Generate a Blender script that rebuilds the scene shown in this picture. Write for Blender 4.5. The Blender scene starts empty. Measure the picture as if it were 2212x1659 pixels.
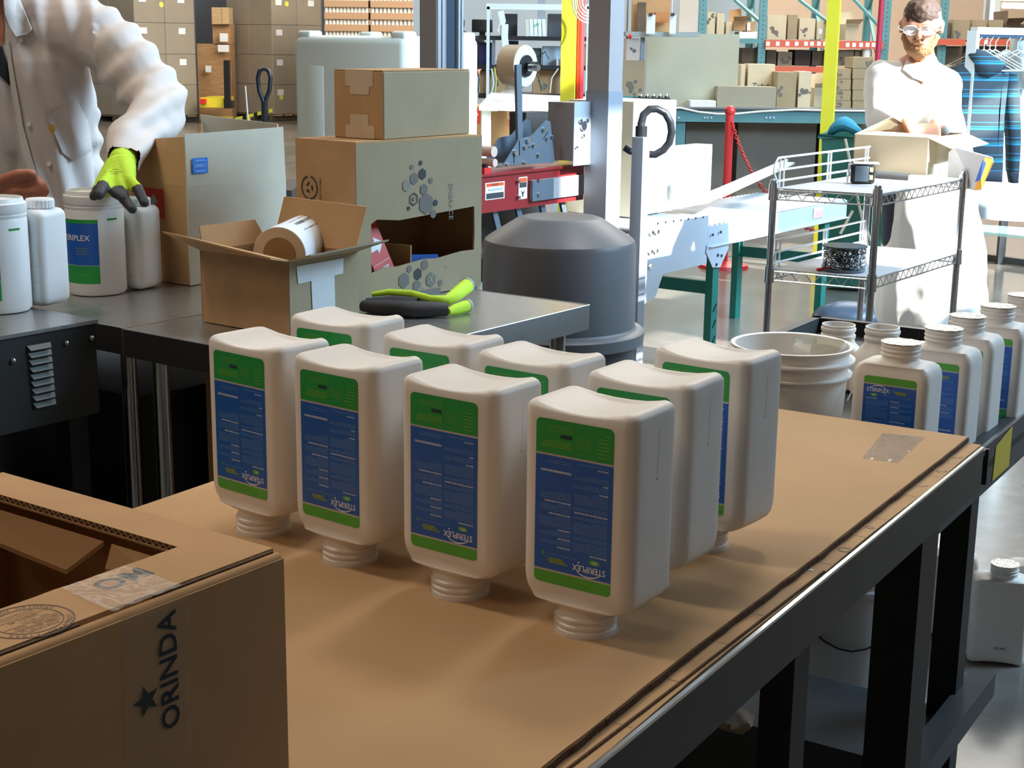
import bpy, bmesh, math, random
from mathutils import Vector, Matrix, noise
random.seed(7)
sc = bpy.context.scene
COL = sc.collection
PI = math.pi
R = math.radians

# ------------------------------------------------------------------ camera
F_PX, PITCH, ROLL, CAM_H = 3186.4, 0.2278, 0.01225, 1.5421
W_PX, H_PX = 2212.0, 1659.0
cp, sp, cr, sr = math.cos(PITCH), math.sin(PITCH), math.cos(ROLL), math.sin(ROLL)
FW = Vector((0, cp, -sp)); UP0 = Vector((0, sp, cp)); RT0 = Vector((1, 0, 0))
RT = RT0 * cr + UP0 * sr
UP = UP0 * cr - RT0 * sr
CAM = Vector((0, 0, CAM_H))
cd = bpy.data.cameras.new('camera'); cam = bpy.data.objects.new('camera', cd); COL.objects.link(cam)
cam.matrix_world = Matrix(((RT.x, UP.x, -FW.x, 0), (RT.y, UP.y, -FW.y, 0), (RT.z, UP.z, -FW.z, CAM_H), (0, 0, 0, 1)))
cd.sensor_width = 36; cd.lens = F_PX / W_PX * 36; cd.clip_start = 0.05; cd.clip_end = 200
cd.dof.use_dof = False
sc.camera = cam

# ------------------------------------------------------------------ world, sun, lights, exposure
sc.view_settings.view_transform = 'Standard'
sc.view_settings.look = 'None'
sc.view_settings.gamma = 1
sc.view_settings.use_curve_mapping = False
sc.view_settings.exposure = 0.0
wd = bpy.data.worlds.new('world'); sc.world = wd; wd.use_nodes = True
bgn = wd.node_tree.nodes['Background']
bgn.inputs[0].default_value = (0.80, 0.88, 1.0, 1); bgn.inputs[1].default_value = 0.18

def sun_lamp(direction, strength, col, angle):
    l = bpy.data.lights.new('sun', 'SUN'); l.energy = strength; l.color = col; l.angle = angle
    o = bpy.data.objects.new('sun', l); COL.objects.link(o)
    o.rotation_euler = Vector(direction).to_track_quat('-Z', 'Y').to_euler(); o.location = (20, 0, 20)
    return o

def area(name, loc, direction, sx, sy, power, col):
    l = bpy.data.lights.new(name, 'AREA'); l.shape = 'RECTANGLE'; l.size = sx; l.size_y = sy
    l.energy = power; l.color = col
    o = bpy.data.objects.new(name, l); COL.objects.link(o); o.location = loc
    o.rotation_euler = Vector(direction).to_track_quat('-Z', 'Y').to_euler()
    return o

G1 = Vector((math.cos(R(-36)), math.sin(R(-36)), 0)); G2 = Vector((-G1.y, G1.x, 0))   # the hall's own axes
SUN_DIR = -G1 * 0.85 + G2 * 0.03 + Vector((0, 0, -0.527))
sun_lamp(SUN_DIR, 22.0, (1.0, 0.97, 0.90), R(0.7))
# high-bay ceiling lamps of the hall (unseen, above the frame)
area('bay_lamp', (-2.5, 2.4, 5.0), (0.4, -0.1, -1), 0.7, 0.7, 66, (1.0, 0.88, 0.75))
area('bay_lamp', (1.3, 5.0, 5.4), (-0.2, -0.6, -1), 0.8, 0.8, 62, (1.0, 0.92, 0.84))  # added lamp, in place of window light from the right rear
area('bay_lamp', (-3.0, -0.6, 5.0), (0.4, 0.3, -1), 1.6, 1.6, 36, (1.0, 0.80, 0.62))
area('bay_lamp', (-2.5, 5.5, 6.5), (0.1, 0, -1), 2.5, 2.5, 70, (1.0, 0.92, 0.82))
area('bay_lamp', (1.5, 6.8, 6.8), (0, 0, -1), 3.0, 3.0, 35, (0.92, 0.96, 1.0))
area('bay_lamp', (-5.0, 16.0, 7.0), (0, 0.1, -1), 6, 6, 420, (1.0, 0.93, 0.83))
area('bay_lamp', (4.5, 14.0, 7.0), (0, 0.15, -1), 6, 6, 950, (1.0, 0.95, 0.88))
area('bay_lamp', (3.5, 22.0, 7.0), (0, 0.3, -1), 8, 5, 2300, (1.0, 0.90, 0.78))
area('bay_lamp', (-7.0, 25.0, 7.0), (0, 0.1, -1), 8, 5, 480, (1.0, 0.90, 0.78))
# area light added before the right wall, in place of its sky light
wl = area('window_daylight', G1 * 1.7 + G2 * 7.9 + Vector((0, 0, 4.2)), -G1 + Vector((0, 0, -0.45)), 5.0, 2.4, 900, (0.50, 0.75, 1.0)); wl.data.spread = R(125)

# ------------------------------------------------------------------ colour and materials
def s2l(v):
    v /= 255.0
    return v / 12.92 if v <= 0.04045 else ((v + 0.055) / 1.055) ** 2.4
def rgb(r, g, b): return (s2l(r), s2l(g), s2l(b), 1)

MATS = {}
def mat(name, color, rough=0.6, metal=0.0, noise_amt=0.0, noise_scale=20.0, bump=0.0, bump_scale=60.0,
        spec=0.5, emit=None, estr=0.0, trans=0.0, alpha=1.0, coat=0.0, color2=None, stretch=None, rnoise=0.0, sss=0.0, aniso=0.0):
    if name in MATS: return MATS[name]
    m = bpy.data.materials.new(name); m.use_nodes = True
    nt = m.node_tree; N = nt.nodes; L = nt.links
    b = N['Principled BSDF']
    b.inputs['Base Color'].default_value = color if len(color) == 4 else (*color, 1)
    b.inputs['Roughness'].default_value = rough
    b.inputs['Metallic'].default_value = metal
    b.inputs['Specular IOR Level'].default_value = spec
    b.inputs['Transmission Weight'].default_value = trans
    b.inputs['Alpha'].default_value = alpha
    b.inputs['Coat Weight'].default_value = coat
    if sss:
        b.inputs['Subsurface Weight'].default_value = sss
        b.inputs['Subsurface Radius'].default_value = (0.02, 0.017, 0.013)
    if emit:
        b.inputs['Emission Color'].default_value = emit if len(emit) == 4 else (*emit, 1)
        b.inputs['Emission Strength'].default_value = estr
    tc = None
    if noise_amt or bump or rnoise:
        tc = N.new('ShaderNodeTexCoord'); mp = N.new('ShaderNodeMapping')
        L.new(tc.outputs['Object'], mp.inputs[0])
        if stretch: mp.inputs['Scale'].default_value = stretch
    if noise_amt:
        nz = N.new('ShaderNodeTexNoise'); nz.inputs['Scale'].default_value = noise_scale; nz.inputs['Detail'].default_value = 6
        L.new(mp.outputs[0], nz.inputs['Vector'])
        rp = N.new('ShaderNodeValToRGB')
        c = color
        c2 = color2 or tuple(max(0, x * (1 - noise_amt)) for x in c[:3])
        c1 = tuple(min(1, x * (1 + noise_amt * 0.6)) for x in c[:3])
        rp.color_ramp.elements[0].position = 0.32; rp.color_ramp.elements[1].position = 0.68
        rp.color_ramp.elements[0].color = (*c2[:3], 1); rp.color_ramp.elements[1].color = (*c1[:3], 1)
        L.new(nz.outputs[0], rp.inputs[0]); L.new(rp.outputs[0], b.inputs['Base Color'])
    if rnoise:
        n3 = N.new('ShaderNodeTexNoise'); n3.inputs['Scale'].default_value = 7; n3.inputs['Detail'].default_value = 5
        L.new(mp.outputs[0], n3.inputs['Vector'])
        mr = N.new('ShaderNodeMapRange'); mr.inputs[3].default_value = max(0.02, rough - rnoise); mr.inputs[4].default_value = rough + rnoise
        L.new(n3.outputs[0], mr.inputs[0]); L.new(mr.outputs[0], b.inputs['Roughness'])
    if bump:
        n2 = N.new('ShaderNodeTexNoise'); n2.inputs['Scale'].default_value = bump_scale; n2.inputs['Detail'].default_value = 4
        L.new(mp.outputs[0], n2.inputs['Vector'])
        bp = N.new('ShaderNodeBump'); bp.inputs['Strength'].default_value = bump; bp.inputs['Distance'].default_value = 0.01
        L.new(n2.outputs[0], bp.inputs['Height']); L.new(bp.outputs[0], b.inputs['Normal'])
    MATS[name] = m
    return m

M_CARD = mat('cardboard', (0.50, 0.30, 0.145), 0.85, noise_amt=0.10, noise_scale=9, bump=0.05, bump_scale=90, spec=0.25)
M_CARDT = mat('cardboard_sheet', (0.52, 0.325, 0.165), 0.8, noise_amt=0.07, noise_scale=5, bump=0.03, bump_scale=120, spec=0.3)
M_CARDG = mat('cardboard_grey', (0.35, 0.285, 0.18), 0.85, noise_amt=0.08, noise_scale=7, bump=0.05, bump_scale=60, spec=0.25)
M_CARDP = mat('cardboard_pale', (0.56, 0.53, 0.42), 0.85, noise_amt=0.06, noise_scale=7, spec=0.25)
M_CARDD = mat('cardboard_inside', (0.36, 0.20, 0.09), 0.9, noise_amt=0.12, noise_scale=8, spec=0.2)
M_FLUTE = mat('flute_dark', (0.10, 0.05, 0.02), 0.95, noise_amt=0.5, noise_scale=240)
M_KRAFTT = mat('paper_tape', (0.62, 0.47, 0.32), 0.6, noise_amt=0.05, noise_scale=30)
M_WTAPE = mat('pale_tape', (0.62, 0.66, 0.66), 0.45, noise_amt=0.05, noise_scale=30)
M_HDPE = mat('white_plastic', (0.80, 0.755, 0.70), 0.42, noise_amt=0.03, noise_scale=14, spec=0.4, sss=0.12)
M_HDPEC = mat('cool_white_plastic', (0.80, 0.81, 0.80), 0.4, noise_amt=0.02, noise_scale=14, spec=0.4)
M_GREEN = mat('label_green', (0.02, 0.33, 0.065), 0.35, noise_amt=0.1, noise_scale=8)
M_GREEN2 = mat('label_green_light', (0.09, 0.42, 0.045), 0.35, noise_amt=0.15, noise_scale=14)
M_BLUE = mat('label_blue', (0.012, 0.11, 0.48), 0.35, noise_amt=0.06, noise_scale=8)
M_LGREY = mat('label_line', (0.50, 0.45, 0.43), 0.4)
M_LTXT = mat('label_small_print', (0.11, 0.26, 0.58), 0.4)
M_LTXTB = mat('label_bold_print', (0.45, 0.52, 0.66), 0.4)
M_LTXTG = mat('label_green_print', (0.16, 0.46, 0.06), 0.4)
M_LWHITE = mat('label_white_print', (0.80, 0.80, 0.82), 0.4)
M_OLIVE = mat('label_olive_print', (0.26, 0.34, 0.02), 0.4)
M_STEEL = mat('brushed_steel', (0.46, 0.46, 0.45), 0.30, metal=0.85, rnoise=0.07, stretch=(1, 14, 1))
M_STEELD = mat('dark_steel', (0.052, 0.052, 0.050), 0.42, metal=0.55, rnoise=0.06)
M_STEELE = mat('bright_steel_edge', (0.75, 0.78, 0.78), 0.22, metal=0.9)
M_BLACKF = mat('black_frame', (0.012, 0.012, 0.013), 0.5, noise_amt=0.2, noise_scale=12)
M_DARKG = mat('dark_grey_frame', (0.045, 0.048, 0.05), 0.5, noise_amt=0.15, noise_scale=10)
M_BLACK = mat('black_plastic', (0.012, 0.013, 0.016), 0.35)
M_CHROME = mat('chrome', (0.62, 0.65, 0.67), 0.18, metal=1.0)
M_GREYP = mat('grey_plastic', (0.10, 0.10, 0.107), 0.42, bump=0.04, bump_scale=200)
M_BLUEG = mat('blue_grey_paint', (0.27, 0.31, 0.37), 0.42, metal=0.25, bump=0.03, bump_scale=200)
M_GREYPAINT = mat('grey_paint', (0.30, 0.285, 0.29), 0.5, bump=0.04, bump_scale=150)
M_PLATE = mat('head_plate', (0.16, 0.21, 0.26), 0.35, metal=0.5)
M_RED = mat('red_paint', (0.27, 0.018, 0.022), 0.32, noise_amt=0.08, noise_scale=6)
M_REDB = mat('bright_red', (0.62, 0.03, 0.03), 0.35)
M_REDL = mat('label_red', (0.52, 0.025, 0.015), 0.45)
M_REDPIPE = mat('red_pipe', (0.55, 0.035, 0.07), 0.35)
M_YEL = mat('yellow_paint', (0.72, 0.60, 0.035), 0.4, noise_amt=0.05, noise_scale=5)
M_YELD = mat('dull_yellow', (0.55, 0.42, 0.03), 0.5)
M_TEAL = mat('teal_rack_paint', (0.10, 0.27, 0.29), 0.45, noise_amt=0.08, noise_scale=5)
M_TEALG = mat('green_leg_paint', (0.01, 0.15, 0.12), 0.4)
M_ORANGE = mat('orange_beam', (0.60, 0.11, 0.05), 0.45)
M_WHITE = mat('white_paper', (0.78, 0.80, 0.82), 0.6)
M_WHITEP = mat('white_paint', (0.74, 0.76, 0.72), 0.45)
M_COAT = mat('coat_cloth', (0.66, 0.60, 0.56), 0.85, bump=0.25, bump_scale=9, stretch=(1, 1, 0.35))
M_COATR = mat('coat_cloth_light', (0.72, 0.70, 0.66), 0.85, bump=0.2, bump_scale=12)
M_SKIN = mat('skin', (0.55, 0.24, 0.15), 0.55, noise_amt=0.1, noise_scale=30, sss=0.1)
M_SKIN2 = mat('skin_red', (0.50, 0.19, 0.12), 0.55, noise_amt=0.12, noise_scale=30)
M_NEON = mat('neon_knit', (0.52, 0.78, 0.04), 0.8, bump=0.15, bump_scale=220)
M_NITR = mat('dark_nitrile', (0.035, 0.035, 0.04), 0.6, bump=0.1, bump_scale=150)
M_BLACKC = mat('black_cloth', (0.012, 0.012, 0.014), 0.95)
M_HAIR = mat('brown_hair', (0.06, 0.03, 0.018), 0.7, bump=0.4, bump_scale=80)
M_BEARD = mat('ginger_beard', (0.28, 0.14, 0.06), 0.8, bump=0.5, bump_scale=90)
M_DENIM = mat('dark_trousers', (0.03, 0.035, 0.05), 0.9)
M_CLEAR = mat('clear_tape', (0.75, 0.70, 0.62), 0.12, alpha=0.22, bump=0.6, bump_scale=70, spec=0.9, coat=0.6)
M_FILM = mat('clear_film', (0.9, 0.95, 1.0), 0.1, alpha=0.14, spec=0.9, bump=0.5, bump_scale=40)
M_GLASS = mat('window_glass', (1, 1, 1), 0.02, alpha=0.06, spec=0.3)
M_FOIL = mat('foil', (0.85, 0.83, 0.80), 0.18, metal=0.9, bump=0.9, bump_scale=90)
M_INK = mat('black_ink', (0.035, 0.04, 0.045), 0.7)
M_NAVY = mat('navy_ink', (0.008, 0.018, 0.035), 0.6)
M_TEALINK = mat('teal_ink', (0.012, 0.045, 0.04), 0.6)
M_GREYINK = mat('grey_ink', (0.15, 0.14, 0.12), 0.7)
M_MIDINK = mat('mid_grey_ink', (0.24, 0.22, 0.17), 0.7)
M_BLUEST = mat('blue_sticker', (0.02, 0.22, 0.80), 0.45)
M_WOOD = mat('wood', (0.42, 0.24, 0.11), 0.75, noise_amt=0.25, noise_scale=6, stretch=(1, 1, 8))
M_WOODL = mat('pale_wood', (0.52, 0.36, 0.19), 0.75, noise_amt=0.15, noise_scale=6, stretch=(1, 1, 8))
M_HOSE = mat('black_hose', (0.018, 0.022, 0.028), 0.3, bump=0.15, bump_scale=120)
M_IBC = mat('tote_plastic', (0.80, 0.87, 0.80), 0.4, noise_amt=0.04, noise_scale=3)
M_GALV = mat('galvanised', (0.52, 0.56, 0.60), 0.38, metal=0.6, noise_amt=0.08, noise_scale=6)
M_CONVEY = mat('conveyor_paint', (0.50, 0.58, 0.68), 0.38, metal=0.3)
M_GREENBIN = mat('green_bin', (0.02, 0.12, 0.09), 0.5)
M_CYAN = mat('cyan_rag', (0.05, 0.30, 0.42), 0.8)
M_ORB = mat('orange_card', (0.75, 0.36, 0.06), 0.6)
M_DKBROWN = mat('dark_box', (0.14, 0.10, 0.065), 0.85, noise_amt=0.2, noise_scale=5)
M_PANELG = mat('grey_panel', (0.30, 0.33, 0.36), 0.6)
M_ORWOOD = mat('orange_wood', (0.50, 0.20, 0.06), 0.6)
M_WAXY = mat('crumpled_bag', (0.72, 0.68, 0.58), 0.45)

# ------------------------------------------------------------------ pixel -> world (used to place things at their real spots)
def ray(px, py): return FW + RT * ((px - W_PX / 2) / F_PX) - UP * ((py - H_PX / 2) / F_PX)
def Zp(px, py, z):
    d = ray(px, py); t = (z - CAM_H) / d.z
    return CAM + d * t
def Yp(px, py, y):
    d = ray(px, py); return CAM + d * (y / d.y)
def prj(v):
    d = Vector(v) - CAM; z = d.dot(FW)
    return (W_PX / 2 + F_PX * d.dot(RT) / z, H_PX / 2 - F_PX * d.dot(UP) / z)

# ------------------------------------------------------------------ mesh builder
class MB:
    def __init__(s): s.bm = bmesh.new()
    def _mi(s, faces, mi):
        if mi:
            for f in faces: f.material_index = mi
    def box(s, c, size, rz=0.0, mi=0, mtx=None):
        m = Matrix.Translation(c) @ Matrix.Rotation(rz, 4, 'Z') @ Matrix.Diagonal((size[0], size[1], size[2], 1))
        if mtx: m = mtx @ m
        r = bmesh.ops.create_cube(s.bm, size=1, matrix=m)
        s._mi({f for v in r['verts'] for f in v.link_faces}, mi); return s
    def bb(s, x0, y0, z0, x1, y1, z1, mi=0):
        return s.box(((x0 + x1) / 2, (y0 + y1) / 2, (z0 + z1) / 2), (abs(x1 - x0), abs(y1 - y0), abs(z1 - z0)), mi=mi)
    def rbox(s, c, size, r, seg=3, rz=0.0, mi=0):
        t = bmesh.new(); bmesh.ops.create_cube(t, size=1, matrix=Matrix.Diagonal((size[0], size[1], size[2], 1)))
        bmesh.ops.bevel(t, geom=t.edges[:], offset=r, segments=seg, affect='EDGES', profile=0.5)
        bmesh.ops.transform(t, matrix=Matrix.Translation(c) @ Matrix.Rotation(rz, 4, 'Z'), verts=t.verts)
        s.join(t, mi); return s
    def join(s, t, mi=0, mtx=None):
        vm = {}
        for v in t.verts: vm[v] = s.bm.verts.new(mtx @ v.co if mtx else v.co)
        for f in t.faces:
            try:
                nf = s.bm.faces.new([vm[v] for v in f.verts]); nf.material_index = f.material_index or mi
            except ValueError: pass
        t.free(); return s
    def joinmesh(s, me, mtx, mi=0):
        vs = [s.bm.verts.new(mtx @ v.co) for v in me.vertices]
        for p in me.polygons:
            try:
                f = s.bm.faces.new([vs[i] for i in p.vertices]); f.material_index = mi
            except ValueError: pass
        return s
    def bar(s, p0, p1, w, h=None, mi=0, roll=None):
        """square bar from p0 to p1 (w across, h up)"""
        p0 = Vector(p0); p1 = Vector(p1); h = h or w
        d = (p1 - p0); L = d.length
        if L < 1e-6: return s
        z = d / L; up = Vector((0, 0, 1)) if abs(z.z) < 0.95 else Vector((1, 0, 0))
        if roll is not None: up = Vector(roll)
        x = up.cross(z).normalized(); y = z.cross(x).normalized()
        m = Matrix(((x.x, y.x, z.x, (p0.x + p1.x) / 2), (x.y, y.y, z.y, (p0.y + p1.y) / 2), (x.z, y.z, z.z, (p0.z + p1.z) / 2), (0, 0, 0, 1)))
        r = bmesh.ops.create_cube(s.bm, size=1, matrix=m @ Matrix.Diagonal((w, h, L, 1)))
        s._mi({f for v in r['verts'] for f in v.link_faces}, mi); return s
    def tube(s, p0, p1, r0, r1=None, n=12, cap=True, mi=0):
        return s.path([p0, p1], [r0, r1 if r1 is not None else r0], n=n, cap=cap, mi=mi)
    def path(s, pts, r, n=8, cap=True, closed=False, mi=0):
        pts = [Vector(p) for p in pts]; k = len(pts)
        rr = r if isinstance(r, (list, tuple)) else [r] * k
        rings = []; px = None
        for i, p in enumerate(pts):
            if closed: d = pts[(i + 1) % k] - pts[i - 1]
            else: d = pts[min(i + 1, k - 1)] - pts[max(i - 1, 0)]
            d.normalize()
            if px is None:
                a = Vector((0, 0, 1)) if abs(d.z) < 0.9 else Vector((1, 0, 0)); px = a.cross(d).normalized()
            else:
                px = (px - d * px.dot(d))
                px = px.normalized() if px.length > 1e-5 else Vector((1, 0, 0))
            py = d.cross(px)
            rings.append([s.bm.verts.new(p + (px * math.cos(2 * PI * j / n) + py * math.sin(2 * PI * j / n)) * rr[i]) for j in range(n)])
        m = k if closed else k - 1
        for i in range(m):
            a, b = rings[i], rings[(i + 1) % k]
            for j in range(n):
                f = s.bm.faces.new((a[j], a[(j + 1) % n], b[(j + 1) % n], b[j])); f.material_index = mi
        if cap and not closed:
            f = s.bm.faces.new(rings[0][::-1]); f.material_index = mi
            f = s.bm.faces.new(rings[-1]); f.material_index = mi
        return s
    def lathe(s, prof, c=(0, 0, 0), n=32, mi=0, mtx=None):
        c = Vector(c); rings = []
        for r, z in prof:
            if r < 1e-6: rings.append([s.bm.verts.new(c + Vector((0, 0, z)))])
            else: rings.append([s.bm.verts.new(c + Vector((r * math.cos(2 * PI * j / n), r * math.sin(2 * PI * j / n), z))) for j in range(n)])
        vs = [v for q in rings for v in q]
        for a, b in zip(rings, rings[1:]):
            for j in range(n):
                q = []
                for v in (a[j % len(a)], a[(j + 1) % len(a)], b[(j + 1) % len(b)], b[j % len(b)]):
                    if v not in q: q.append(v)
                if len(q) > 2:
                    try: f = s.bm.faces.new(q); f.material_index = mi
                    except ValueError: pass
        if mtx: bmesh.ops.transform(s.bm, matrix=mtx, verts=vs)
        return s
    def poly(s, pts, mi=0):
        vs = [s.bm.verts.new(Vector(p)) for p in pts]
        f = s.bm.faces.new(vs); f.material_index = mi; return s
    def prism(s, pts, ext, mi=0):
        """closed planar polygon (3-D points) extruded by vector ext"""
        ext = Vector(ext); a = [s.bm.verts.new(Vector(p)) for p in pts]; b = [s.bm.verts.new(Vector(p) + ext) for p in pts]
        n = len(a); fs = [s.bm.faces.new(a[::-1]), s.bm.faces.new(b)]
        for i in range(n): fs.append(s.bm.faces.new((a[i], a[(i + 1) % n], b[(i + 1) % n], b[i])))
        s._mi(fs, mi); return s
    def ball(s, c, r, mi=0, seg=16, sq=(1, 1, 1)):
        q = bmesh.ops.create_uvsphere(s.bm, u_segments=seg, v_segments=max(6, seg // 2), radius=1, matrix=Matrix.Translation(c) @ Matrix.Diagonal((r * sq[0], r * sq[1], r * sq[2], 1)))
        s._mi({f for v in q['verts'] for f in v.link_faces}, mi); return s

def wm(o):
    m = Matrix.Identity(4)
    while o is not None:
        m = o.matrix_basis @ m if False else (Matrix.Translation(o.location) @ o.rotation_euler.to_matrix().to_4x4()) @ m
        o = o.parent
    return m

def build(name, mb, mats, parent=None, smooth=None, world=False, label=None, kind=None, ang=38):
    bm = mb.bm
    if world and parent is not None:
        bmesh.ops.transform(bm, matrix=wm(parent).inverted(), verts=bm.verts)
    bmesh.ops.recalc_face_normals(bm, faces=bm.faces)
    if smooth:
        for e in bm.edges:
            if len(e.link_faces) == 2 and e.calc_face_angle(0) > R(ang): e.smooth = False
        for f in bm.faces: f.smooth = True
    me = bpy.data.meshes.new(name); bm.to_mesh(me); bm.free()
    for m in (mats if isinstance(mats, (list, tuple)) else [mats]): me.materials.append(m)
    o = bpy.data.objects.new(name, me); COL.objects.link(o)
    if parent is not None: o.parent = parent
    if label: o['label'] = label
    if kind: o['kind'] = kind
    return o

def thing(name, label, cat, loc=(0, 0, 0), rz=0.0, group=None):
    o = bpy.data.objects.new(name, None); COL.objects.link(o); o.empty_display_size = 0.1
    o.location = loc; o.rotation_euler = (0, 0, rz); o['label'] = label; o['category'] = cat
    if group: o['group'] = group
    return o
def tag(o, label, cat, group=None, kind=None):
    o['label'] = label; o['category'] = cat
    if group: o['group'] = group
    if kind: o['kind'] = kind
    return o
def solo(name, mb, mats, label, cat, group=None, smooth=None, kind=None, origin=None):
    """a thing that is one mesh; geometry given in world coordinates"""
    if origin is None:
        vs = [v.co for v in mb.bm.verts]
        origin = Vector(((min(v.x for v in vs) + max(v.x for v in vs)) / 2, (min(v.y for v in vs) + max(v.y for v in vs)) / 2, min(v.z for v in vs)))
    bmesh.ops.transform(mb.bm, matrix=Matrix.Translation(-Vector(origin)), verts=mb.bm.verts)
    o = build(name, mb, mats, smooth=smooth); o.location = origin
    return tag(o, label, cat, group, kind)
def struct(name, mb, mats, smooth=None):
    o = build(name, mb, mats, smooth=smooth); o['kind'] = 'structure'; return o
def dup(root, loc=None, rz=None, label=None, group=None):
    def cp_(o, par):
        c = o.copy(); COL.objects.link(c)
        if par is not None: c.parent = par
        for ch in o.children: cp_(ch, c)
        return c
    r = cp_(root, None)
    if loc is not None: r.location = loc
    if rz is not None: r.rotation_euler = (0, 0, rz)
    if label: r['label'] = label
    if group: r['group'] = group
    return r

# text -> mesh in a face frame (o origin, ex right, ey up)
_TXT = {}
def text_mesh(s, bold=0.0):
    key = (s, bold)
    if key not in _TXT:
        cu = bpy.data.curves.new('t', 'FONT'); cu.body = s; cu.size = 1.0; cu.align_x = 'CENTER'; cu.align_y = 'CENTER'; cu.offset = bold
        cu.resolution_u = 3
        ob = bpy.data.objects.new('t', cu); COL.objects.link(ob)
        dg = bpy.context.evaluated_depsgraph_get()
        me = bpy.data.meshes.new_from_object(ob.evaluated_get(dg))
        bpy.data.objects.remove(ob); _TXT[key] = me
    return _TXT[key]
def frame(o, ex, ey):
    o = Vector(o); ex = Vector(ex).normalized(); ey = Vector(ey).normalized(); ez = ex.cross(ey)
    return Matrix(((ex.x, ey.x, ez.x, o.x), (ex.y, ey.y, ez.y, o.y), (ex.z, ey.z, ez.z, o.z), (0, 0, 0, 1)))
def add_text(mb, s, fr, x, y, size, sx=1.0, rot=0.0, mi=0, bold=0.0, d=0.0006):
    me = text_mesh(s, bold)
    m = fr @ Matrix.Translation((x, y, d)) @ Matrix.Rotation(rot, 4, 'Z') @ Matrix.Diagonal((size * sx, size, 1, 1))
    mb.joinmesh(me, m, mi); return mb
def quad(mb, fr, x0, y0, x1, y1, mi=0, d=0.0004):
    mb.poly([fr @ Vector((x0, y0, d)), fr @ Vector((x1, y0, d)), fr @ Vector((x1, y1, d)), fr @ Vector((x0, y1, d))], mi); return mb
def fpoly(mb, fr, pts, mi=0, d=0.0004):
    mb.poly([fr @ Vector((x, y, d)) for x, y in pts], mi); return mb

# room grid: everything in the hall lies on axes turned by about -35 degrees
def axes(yaw): return Vector((math.cos(yaw), math.sin(yaw), 0)), Vector((-math.sin(yaw), math.cos(yaw), 0))
TH = R(-32); UA, VA = axes(TH)
def AB(a, b, z): v = UA * a + VA * b; v.z = z; return v
YG = R(-36); E1, E2 = axes(YG)
ZT = 0.90

def boxfit(cpx, cpy, z0, yaw, xr, xl, ytop):
    """corner edge nearest the camera at pixel (cpx,cpy) on plane z0; right face runs to pixel column xr, left face to xl, top at ytop"""
    c = Zp(cpx, cpy, z0); e1, e2 = axes(yaw)
    def solve(d, tx):
        lo, hi = 0.0, 6.0
        s0 = prj(c)[0] < tx
        for _ in range(40):
            m = (lo + hi) / 2
            if (prj(c + d * m)[0] < tx) == s0: lo = m
            else: hi = m
        return lo
    lr = solve(e2, xr); ll = solve(-e1, xl)
    lo, hi = 0, 5
    for _ in range(40):
        m = (lo + hi) / 2
        if prj(c + Vector((0, 0, m)))[1] > ytop: lo = m
        else: hi = m
    return c, e1, e2, lr, ll, lo

# ================================================================== THE SETTING
def floor_mat():
    m = bpy.data.materials.new('concrete_floor'); m.use_nodes = True; nt = m.node_tree; N = nt.nodes; L = nt.links
    b = N['Principled BSDF']; tc = N.new('ShaderNodeTexCoord')
    n1 = N.new('ShaderNodeTexNoise'); n1.inputs['Scale'].default_value = 0.9; n1.inputs['Detail'].default_value = 8; n1.inputs['Roughness'].default_value = 0.65
    n2 = N.new('ShaderNodeTexNoise'); n2.inputs['Scale'].default_value = 9; n2.inputs['Detail'].default_value = 6
    L.new(tc.outputs['Object'], n1.inputs['Vector']); L.new(tc.outputs['Object'], n2.inputs['Vector'])
    r = N.new('ShaderNodeValToRGB'); r.color_ramp.elements[0].position = 0.35; r.color_ramp.elements[1].position = 0.68
    r.color_ramp.elements[0].color = (0.13, 0.115, 0.095, 1); r.color_ramp.elements[1].color = (0.22, 0.205, 0.18, 1)
    mx = N.new('ShaderNodeMix'); mx.data_type = 'RGBA'; mx.blend_type = 'MULTIPLY'; mx.inputs[0].default_value = 0.45
    r2 = N.new('ShaderNodeValToRGB'); r2.color_ramp.elements[0].color = (0.6, 0.6, 0.6, 1); r2.color_ramp.elements[0].position = 0.4; r2.color_ramp.elements[1].position = 0.6
    L.new(n1.outputs[0], r.inputs[0]); L.new(n2.outputs[0], r2.inputs[0]); L.new(r.outputs[0], mx.inputs[6]); L.new(r2.outputs[0], mx.inputs[7])
    L.new(mx.outputs[2], b.inputs['Base Color'])
    mr = N.new('ShaderNodeMapRange'); mr.inputs[3].default_value = 0.12; mr.inputs[4].default_value = 0.30
    L.new(n1.outputs[0], mr.inputs[0]); L.new(mr.outputs[0], b.inputs['Roughness'])
    b.inputs['Coat Weight'].default_value = 0.35; b.inputs['Coat Roughness'].default_value = 0.12
    return m
struct('floor', MB().bb(-22, -6, -0.2, 22, 40, 0), floor_mat())
M_WALLB = mat('beige_wall', (0.66, 0.52, 0.40), 0.85, noise_amt=0.04, noise_scale=0.6)
M_WALLC = mat('cool_wall', (0.42, 0.48, 0.52), 0.8, noise_amt=0.05, noise_scale=0.7)
M_WALLR = mat('hall_wall_grey', (0.20, 0.19, 0.18), 0.9)
M_CEIL = mat('ceiling_white', (0.55, 0.55, 0.53), 0.9)
struct('wall_back', MB().bb(-22, 33, 0, 22, 33.3, 8), M_WALLB)
struct('wall_left', MB().bb(-22.3, -6, 0, -22, 33.3, 8), M_WALLC)

struct('wall_middle', MB().bb(-1.4, 20.6, 0, 3.35, 20.8, 5.0), M_WALLC)
struct('wall_far_left', MB().bb(-9.5, 31.0, 0, -3.2, 31.3, 5.5), mat('dim_wall', (0.10, 0.11, 0.13), 0.9))
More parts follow.
